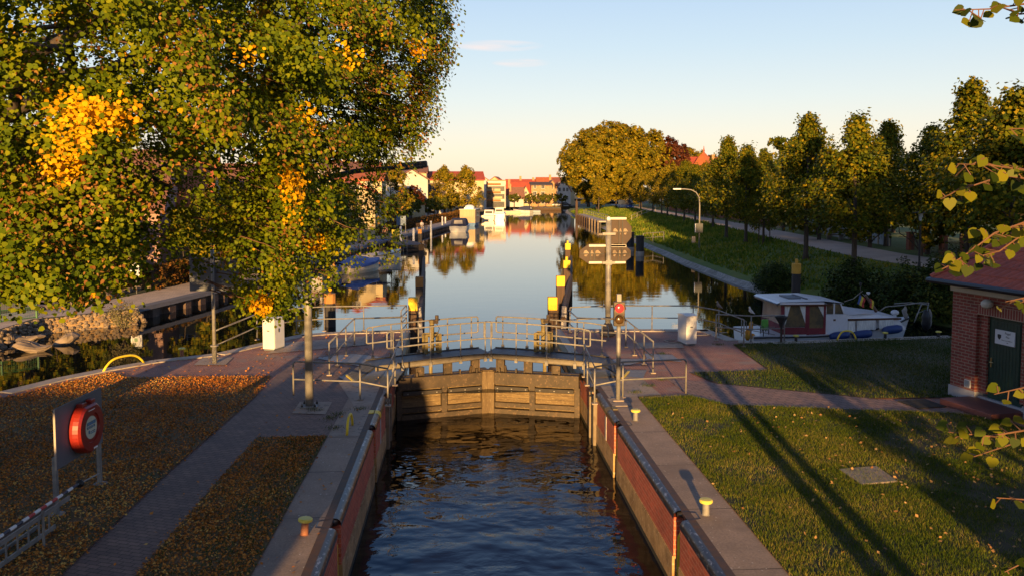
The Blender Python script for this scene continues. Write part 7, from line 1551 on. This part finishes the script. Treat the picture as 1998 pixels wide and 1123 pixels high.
for zz in (.05,.5,.95): c.tube([tuple(a_+Vector((0,0,zz))), tuple(b_+Vector((0,0,zz)))], .016, 4)
for i in range(int(Lf/.07)): p = a_+u*(i*.07); c.tube([(p.x,p.y,.03),(p.x,p.y,.98)], .004, 3, cap=False)
for i in range(5): c.tube([tuple(a_+Vector((0,0,.12+i*.19))), tuple(b_+Vector((0,0,.12+i*.19)))], .004, 3)
c.build('wire_panel', m_gr, gfn)
# pale boulders edging the promenade
rr = random.Random(8); bd = MB(); bd.ball((0,0,.0), (.16,.14,.13), 9, 6)
bd.v = [(x*(1+.12*math.sin(9*y+5*z)), y*(1+.12*math.sin(11*x)), z*(1+.1*math.sin(8*x+6*y))) for x, y, z in bd.v]; b0_ = bd.build('boulder', m_stone); spots_ = []
pl_s = lp([(80,606),(150,594),(220,578),(290,560),(300,556)])
for a_, b_ in zip(pl_s[:-1], pl_s[1:]):
    a_, b_ = Vector(a_), Vector(b_); L_ = (b_-a_).length
    for i in range(int(L_/.36)): c = a_+(b_-a_)*(i*.36/L_); spots_.append((c.x+rr.uniform(-.06,.06), c.y+rr.uniform(-.06,.06)))
for i in range(20): spots_.append(at(rr.uniform(270,300), rr.uniform(556,562))[:2])
for i, (x, y) in enumerate(spots_):
    o = b0_ if i == 0 else b0_.copy()
    if i: COL.objects.link(o)
    k_ = rr.uniform(.8,1.35); o.location = (x, y, .08); o.scale = (k_, k_*rr.uniform(.8,1.2), k_*rr.uniform(.8,1.1)); o.rotation_euler = (0,0,rr.uniform(0,6.28)); tag(o, 'pale rounded boulder in the row edging the promenade below the hedge', 'boulder', 'pale boulders edging the promenade below the hedge')
# ------------------------------------------------------------------ people on the left promenade
m_skin = M('skin', (.42,.22,.14), None, rough=.6)
def person(q, pose, shirt, legs, hair, lab, rz=0.0):
    g = empty('person', q, lab, 'person'); x0, y0, z0 = q
    if pose == 'sit': J = {'pel':(0,0,.50),'che':(0,.02,.86),'nec':(0,0,1.04),'hea':(0,-.03,1.20),'lsh':(.19,0,.99),'rsh':(-.19,0,.99),'lel':(.24,-.12,.74),'rel':(-.24,-.12,.74),'lha':(.10,-.36,.60),'rha':(-.10,-.36,.60),'lhi':(.10,-.02,.48),'rhi':(-.10,-.02,.48),'lkn':(.12,-.44,.50),'rkn':(-.12,-.44,.50),'lan':(.12,-.46,.08),'ran':(-.12,-.46,.08),'lto':(.12,-.64,.05),'rto':(-.12,-.64,.05)}
    else: J = {'pel':(0,0,.93),'che':(0,.02,1.28),'nec':(0,0,1.46),'hea':(0,-.03,1.62),'lsh':(.19,0,1.41),'rsh':(-.19,0,1.41),'lel':(.25,.03,1.12),'rel':(-.25,-.05,1.12),'lha':(.24,-.10,.86),'rha':(-.22,-.20,.90),'lhi':(.10,0,.90),'rhi':(-.10,0,.90),'lkn':(.11,-.05,.50),'rkn':(-.11,.04,.50),'lan':(.11,-.02,.08),'ran':(-.11,.10,.08),'lto':(.12,-.18,.04),'rto':(-.12,-.06,.04)}
    E_ = [('pel','che'),('che','nec'),('nec','hea'),('che','lsh'),('lsh','lel'),('lel','lha'),('che','rsh'),('rsh','rel'),('rel','rha'),('pel','lhi'),('lhi','lkn'),('lkn','lan'),('lan','lto'),('pel','rhi'),('rhi','rkn'),('rkn','ran'),('ran','rto')]
    Rr = {'pel':.155,'che':.165,'nec':.058,'hea':.105,'lsh':.075,'rsh':.075,'lel':.048,'rel':.048,'lha':.035,'rha':.035,'lhi':.10,'rhi':.10,'lkn':.065,'rkn':.065,'lan':.045,'ran':.045,'lto':.04,'rto':.04}
    ks = list(J); me = bpy.data.meshes.new('body'); Mx = Matrix.Rotation(rz, 4, 'Z'); me.from_pydata([tuple(Mx @ Vector(J[k])) for k in ks], [(ks.index(a_), ks.index(b_)) for a_, b_ in E_], [])
    o = bpy.data.objects.new('body', me); COL.objects.link(o); md = o.modifiers.new('skin', 'SKIN'); md.use_smooth_shade = True
    for i, k in enumerate(ks): me.skin_vertices[0].data[i].radius = (Rr[k],)*2; me.skin_vertices[0].data[i].use_root = (k == 'pel')
    o.modifiers.new('sub', 'SUBSURF').levels = 1; dg = bpy.context.evaluated_depsgraph_get(); m2 = bpy.data.meshes.new_from_object(o.evaluated_get(dg)); bpy.data.objects.remove(o); m2.name = 'body'
    m2.materials.clear()
    for m_ in (m_skin, shirt, legs, m_black): m2.materials.append(m_)
    zn = J['nec'][2]; zp = J['pel'][2]+.03
    for p in m2.polygons:
        c = Mx.inverted() @ p.center; arm = abs(c.x) > .15 and c.z > J['lha'][2]-.1 and c.z < zn
        lower = c.z < zp and not (arm and abs(c.x) > .19 and pose != 'sit')
        if c.z > zn+.02: p.material_index = 0
        elif c.z < .12: p.material_index = 3
        elif pose == 'sit': p.material_index = 0 if (c.y < -.25 and c.z > .56) else (2 if c.z < .60 else 1)
        else: p.material_index = 0 if (abs(c.x) > .2 and c.z < 1.1) else (2 if c.z < zp else 1)
    b = bpy.data.objects.new('body', m2); COL.objects.link(b); b.parent = g
    h = MB(Matrix.Translation(q) @ Mx); hz = J['hea'][2]; h.ball((0,.02,hz+.055), (.105,.115,.095), 12, 7); h.build('hair', hair, g, smooth=True)
    f = MB(Matrix.Translation(q) @ Mx); f.ball((0,-.145,hz-.005), (.016,.025,.022), 6, 4); f.build('nose', m_skin, g); f = MB(Matrix.Translation(q) @ Mx); f.ball((.038,-.128,hz+.02), .011, 6, 4); f.ball((-.038,-.128,hz+.02), .011, 6, 4); f.build('eyes', m_black, g)
    f = MB(Matrix.Translation(q) @ Mx); f.ball((.105,-.02,hz), (.015,.03,.035), 6, 4); f.ball((-.105,-.02,hz), (.015,.03,.035), 6, 4); f.build('ears', m_skin, g); return g
q = at(823,449,0); bench(q[0], q[1]+.1, R(20), 'bench with a seated person on the sunny promenade', 0.0); person((q[0],q[1],0), 'sit', M('shirt_white', (.66,.60,.54), None, rough=.9), M('trousers_pale', (.5,.42,.36), None, rough=.9), M('hair_red', (.22,.05,.03), None, rough=.8), 'person in white sitting on a bench on the promenade', R(20))
q = at(752,470,0); person((q[0],q[1],0), 'stand', M('shirt_orange', (.55,.26,.14), None, rough=.9), M('trousers_dark', (.10,.09,.09), None, rough=.9), M('hair_brown', (.14,.07,.04), None, rough=.8), 'person in an orange top standing on the promenade behind the blue bimini', R(-20))
# ------------------------------------------------------------------ fallen leaves and grass
def inside(poly, P):
    x, y = P[:,0], P[:,1]; r = np.zeros(len(P), bool); n = len(poly); j = n-1
    for i in range(n):
        xi, yi = poly[i]; xj, yj = poly[j]; c = ((yi > y) != (yj > y)) & (x < (xj-xi)*(y-yi)/(yj-yi+1e-12)+xi); r ^= c; j = i
    return r
def scatter(poly, n, box, g, seen=True):
    P = np.stack([g.uniform(box[0],box[1],n), g.uniform(box[2],box[3],n)], 1); P = P[inside(poly, P)]
    if seen: P = P[(P[:,0] < .70*P[:,1]+2) & (P[:,0] > -.60*P[:,1]-2)]
    return P
g = np.random.default_rng(77)
lm_litter = leafmat('fallen_leaf', [(0,(.26,.080,.014)),(.45,(.58,.20,.035)),(.85,(.62,.25,.05)),(1,(.74,.44,.11))], .12, .7, .25)
def litter(P, z, smin, smax, name, mat=lm_litter, tilt=.55, lift=.03):
    n = len(P); c = np.concatenate([P, np.full((n,1), z)+g.uniform(.008, lift, (n,1))], 1); nr = np.stack([g.normal(0,tilt,n), g.normal(0,tilt,n), np.ones(n)], 1); s = g.uniform(smin, smax, n)
    return tag(mesh_np(name, leaf_quads(c, nr, s, s*.75, 0.0, g), 4, mat), kind='stuff')
P1 = scatter(lawn1, 180000, (-16,-2,9,26.5), g); q1 = .62+.38*np.sin(P1[:,0]*2.1+np.sin(P1[:,1]*1.3)*2)*np.sin(P1[:,1]*1.6+P1[:,0]*.5); P1 = P1[g.random(len(P1)) < np.clip(q1+.15, .25, 1)]; P2 = scatter(lawn2, 62000, (-9,-2.8,9,19.5), g)
dens2 = .55+.45*np.sin(P2[:,0]*3+P2[:,1]*1.3)*np.sin(P2[:,1]*2.1); P2 = P2[(g.random(len(P2)) < np.clip(dens2+.25, .15, .95)) & (P2[:,0] < S_L-.12*g.random(len(P2)))]
PL_ = np.concatenate([P1, P2]); PL_ = PL_+g.normal(0,.07,PL_.shape)*(g.random((len(PL_),1)) < .5); litter(PL_, .02, .026, .064, 'fallen_leaves')
P3 = scatter(islandL, 60000, (-14,-2,9,34), g); P3 = P3[(~inside(lawn1, P3)) & (~inside(lawn2, P3))]; pr = np.where(P3[:,1] > 24, .035, .012); P3 = P3[g.random(len(P3)) < pr]; litter(P3, .015, .05, .09, 'scattered_leaves', tilt=.35)
P4 = scatter(lawnR, 1900, (4,14,8,24), g); P4 = P4[g.random(len(P4)) < np.clip((P4[:,0]-4)/6, .15, 1)]; litter(P4, .05, .05, .085, 'scattered_leaves', leafmat('pale_leaf', [(0,(.30,.13,.04)),(1,(.50,.33,.14))], .1), tilt=.5)
def blades(P, z, h0, h1, w_, name, mat, lean=.35):
    n = len(P); a_ = g.uniform(0,2*math.pi,n); d = np.stack([np.cos(a_), np.sin(a_), np.zeros(n)], 1); h = g.uniform(h0,h1,n)[:,None]; b0 = np.concatenate([P, np.full((n,1), z)], 1); l = np.stack([g.normal(0,lean,n), g.normal(0,lean,n), np.ones(n)], 1)*h
    V = np.empty((n,3,3)); V[:,0] = b0-d*w_/2; V[:,1] = b0+d*w_/2; V[:,2] = b0+l; return tag(mesh_np(name, V.reshape(-1,3), 3, mat), kind='stuff')
lm_grass = leafmat('grass_blade', [(0,(.045,.085,.006)),(.55,(.11,.15,.010)),(.85,(.21,.20,.025)),(1,(.34,.27,.07))], .3, .6, .45)
PG = scatter(lawnR, 400000, (4.4,13.5,9,23.5), g); cl_ = .62+.30*np.sin(PG[:,0]*2.3+1)*np.sin(PG[:,1]*1.9)+.25*np.sin(PG[:,0]*7)*np.sin(PG[:,1]*6)+.35*np.sin(PG[:,0]*.9+np.sin(PG[:,1]*.8)*1.5)*np.sin(PG[:,1]*.75+.6); PG = PG[g.random(len(PG)) < np.clip(cl_*1.3-.05, .10, 1)]
blades(PG, .018, .03, .075, .0085, 'grass', lm_grass)
lm_grass2 = leafmat('grass_blade_green', [(0,(.03,.06,.008)),(.6,(.06,.09,.012)),(1,(.15,.13,.04))], .25, .6, .5)
PG2 = scatter(lawnR2, 150000, (7,19,20,32), g); cl_ = .6+.4*np.sin(PG2[:,0]*1.3+1)*np.sin(PG2[:,1]*1.1+.4); PG2 = PG2[g.random(len(PG2)) < np.clip(cl_+.1, .1, 1)]
blades(PG2, .018, .03, .07, .018, 'grass', lm_grass2)
PG3 = np.concatenate([scatter(lawn2, 30000, (-9,-2.8,9,19.5), g), scatter(lawn1, 50000, (-16,-2,9,26.5), g)]); edge = np.abs(PG3[:,0]-S_L) < .9; PG3 = PG3[edge | (g.random(len(PG3)) < .35)]
blades(PG3, .018, .03, .075, .014, 'grass', lm_grass2)
bp_ = []
for i in range(60000):
    pass
ub = np.stack([g.uniform(17,42,90000), 33+190*g.random(90000)**1.8], 1); wxs = np.interp(ub[:,1], YS, wx); pxs2 = np.interp(ub[:,1], YS, pxs); ok = (ub[:,0] > wxs+1.1) & (ub[:,0] < pxs2-.05); ub = ub[ok]; zb = np.array([bankz(a_, b_) for a_, b_ in ub]); ht = np.clip(ub[:,1]/260, .14, .45)
n = len(ub); a_ = g.uniform(0,2*math.pi,n); d = np.stack([np.cos(a_), np.sin(a_), np.zeros(n)], 1); hh = (ht*g.uniform(.6,1.3,n))[:,None]; b0 = np.concatenate([ub, zb[:,None]-.05], 1); V = np.empty((n,3,3)); wv = (ub[:,1:2]*.0011+.01); V[:,0] = b0-d*wv; V[:,1] = b0+d*wv; V[:,2] = b0+np.stack([g.normal(0,.35,n), g.normal(0,.35,n), np.ones(n)], 1)*hh
lm_bankg = leafmat('bank_grass_blade', [(0,(.055,.105,.010)),(.55,(.125,.175,.014)),(.85,(.20,.20,.022)),(1,(.28,.24,.035))], .25, .6, .25)
tag(mesh_np('bank_grass', V.reshape(-1,3), 3, lm_bankg), kind='stuff')
# weeds in the joints of the paving
wd = []
for px_, py_ in ((660,808),(645,815),(700,798),(655,835),(615,800),(1290,690),(1382,640),(1402,672),(1290,740),(1240,765),(1265,752)):
    q = np.array(at(px_, py_)[:2]); wd.append(q+g.normal(0,.10,(70,2)))
blades(np.concatenate(wd), .005, .03, .09, .014, 'weeds', lm_grass2, .6)
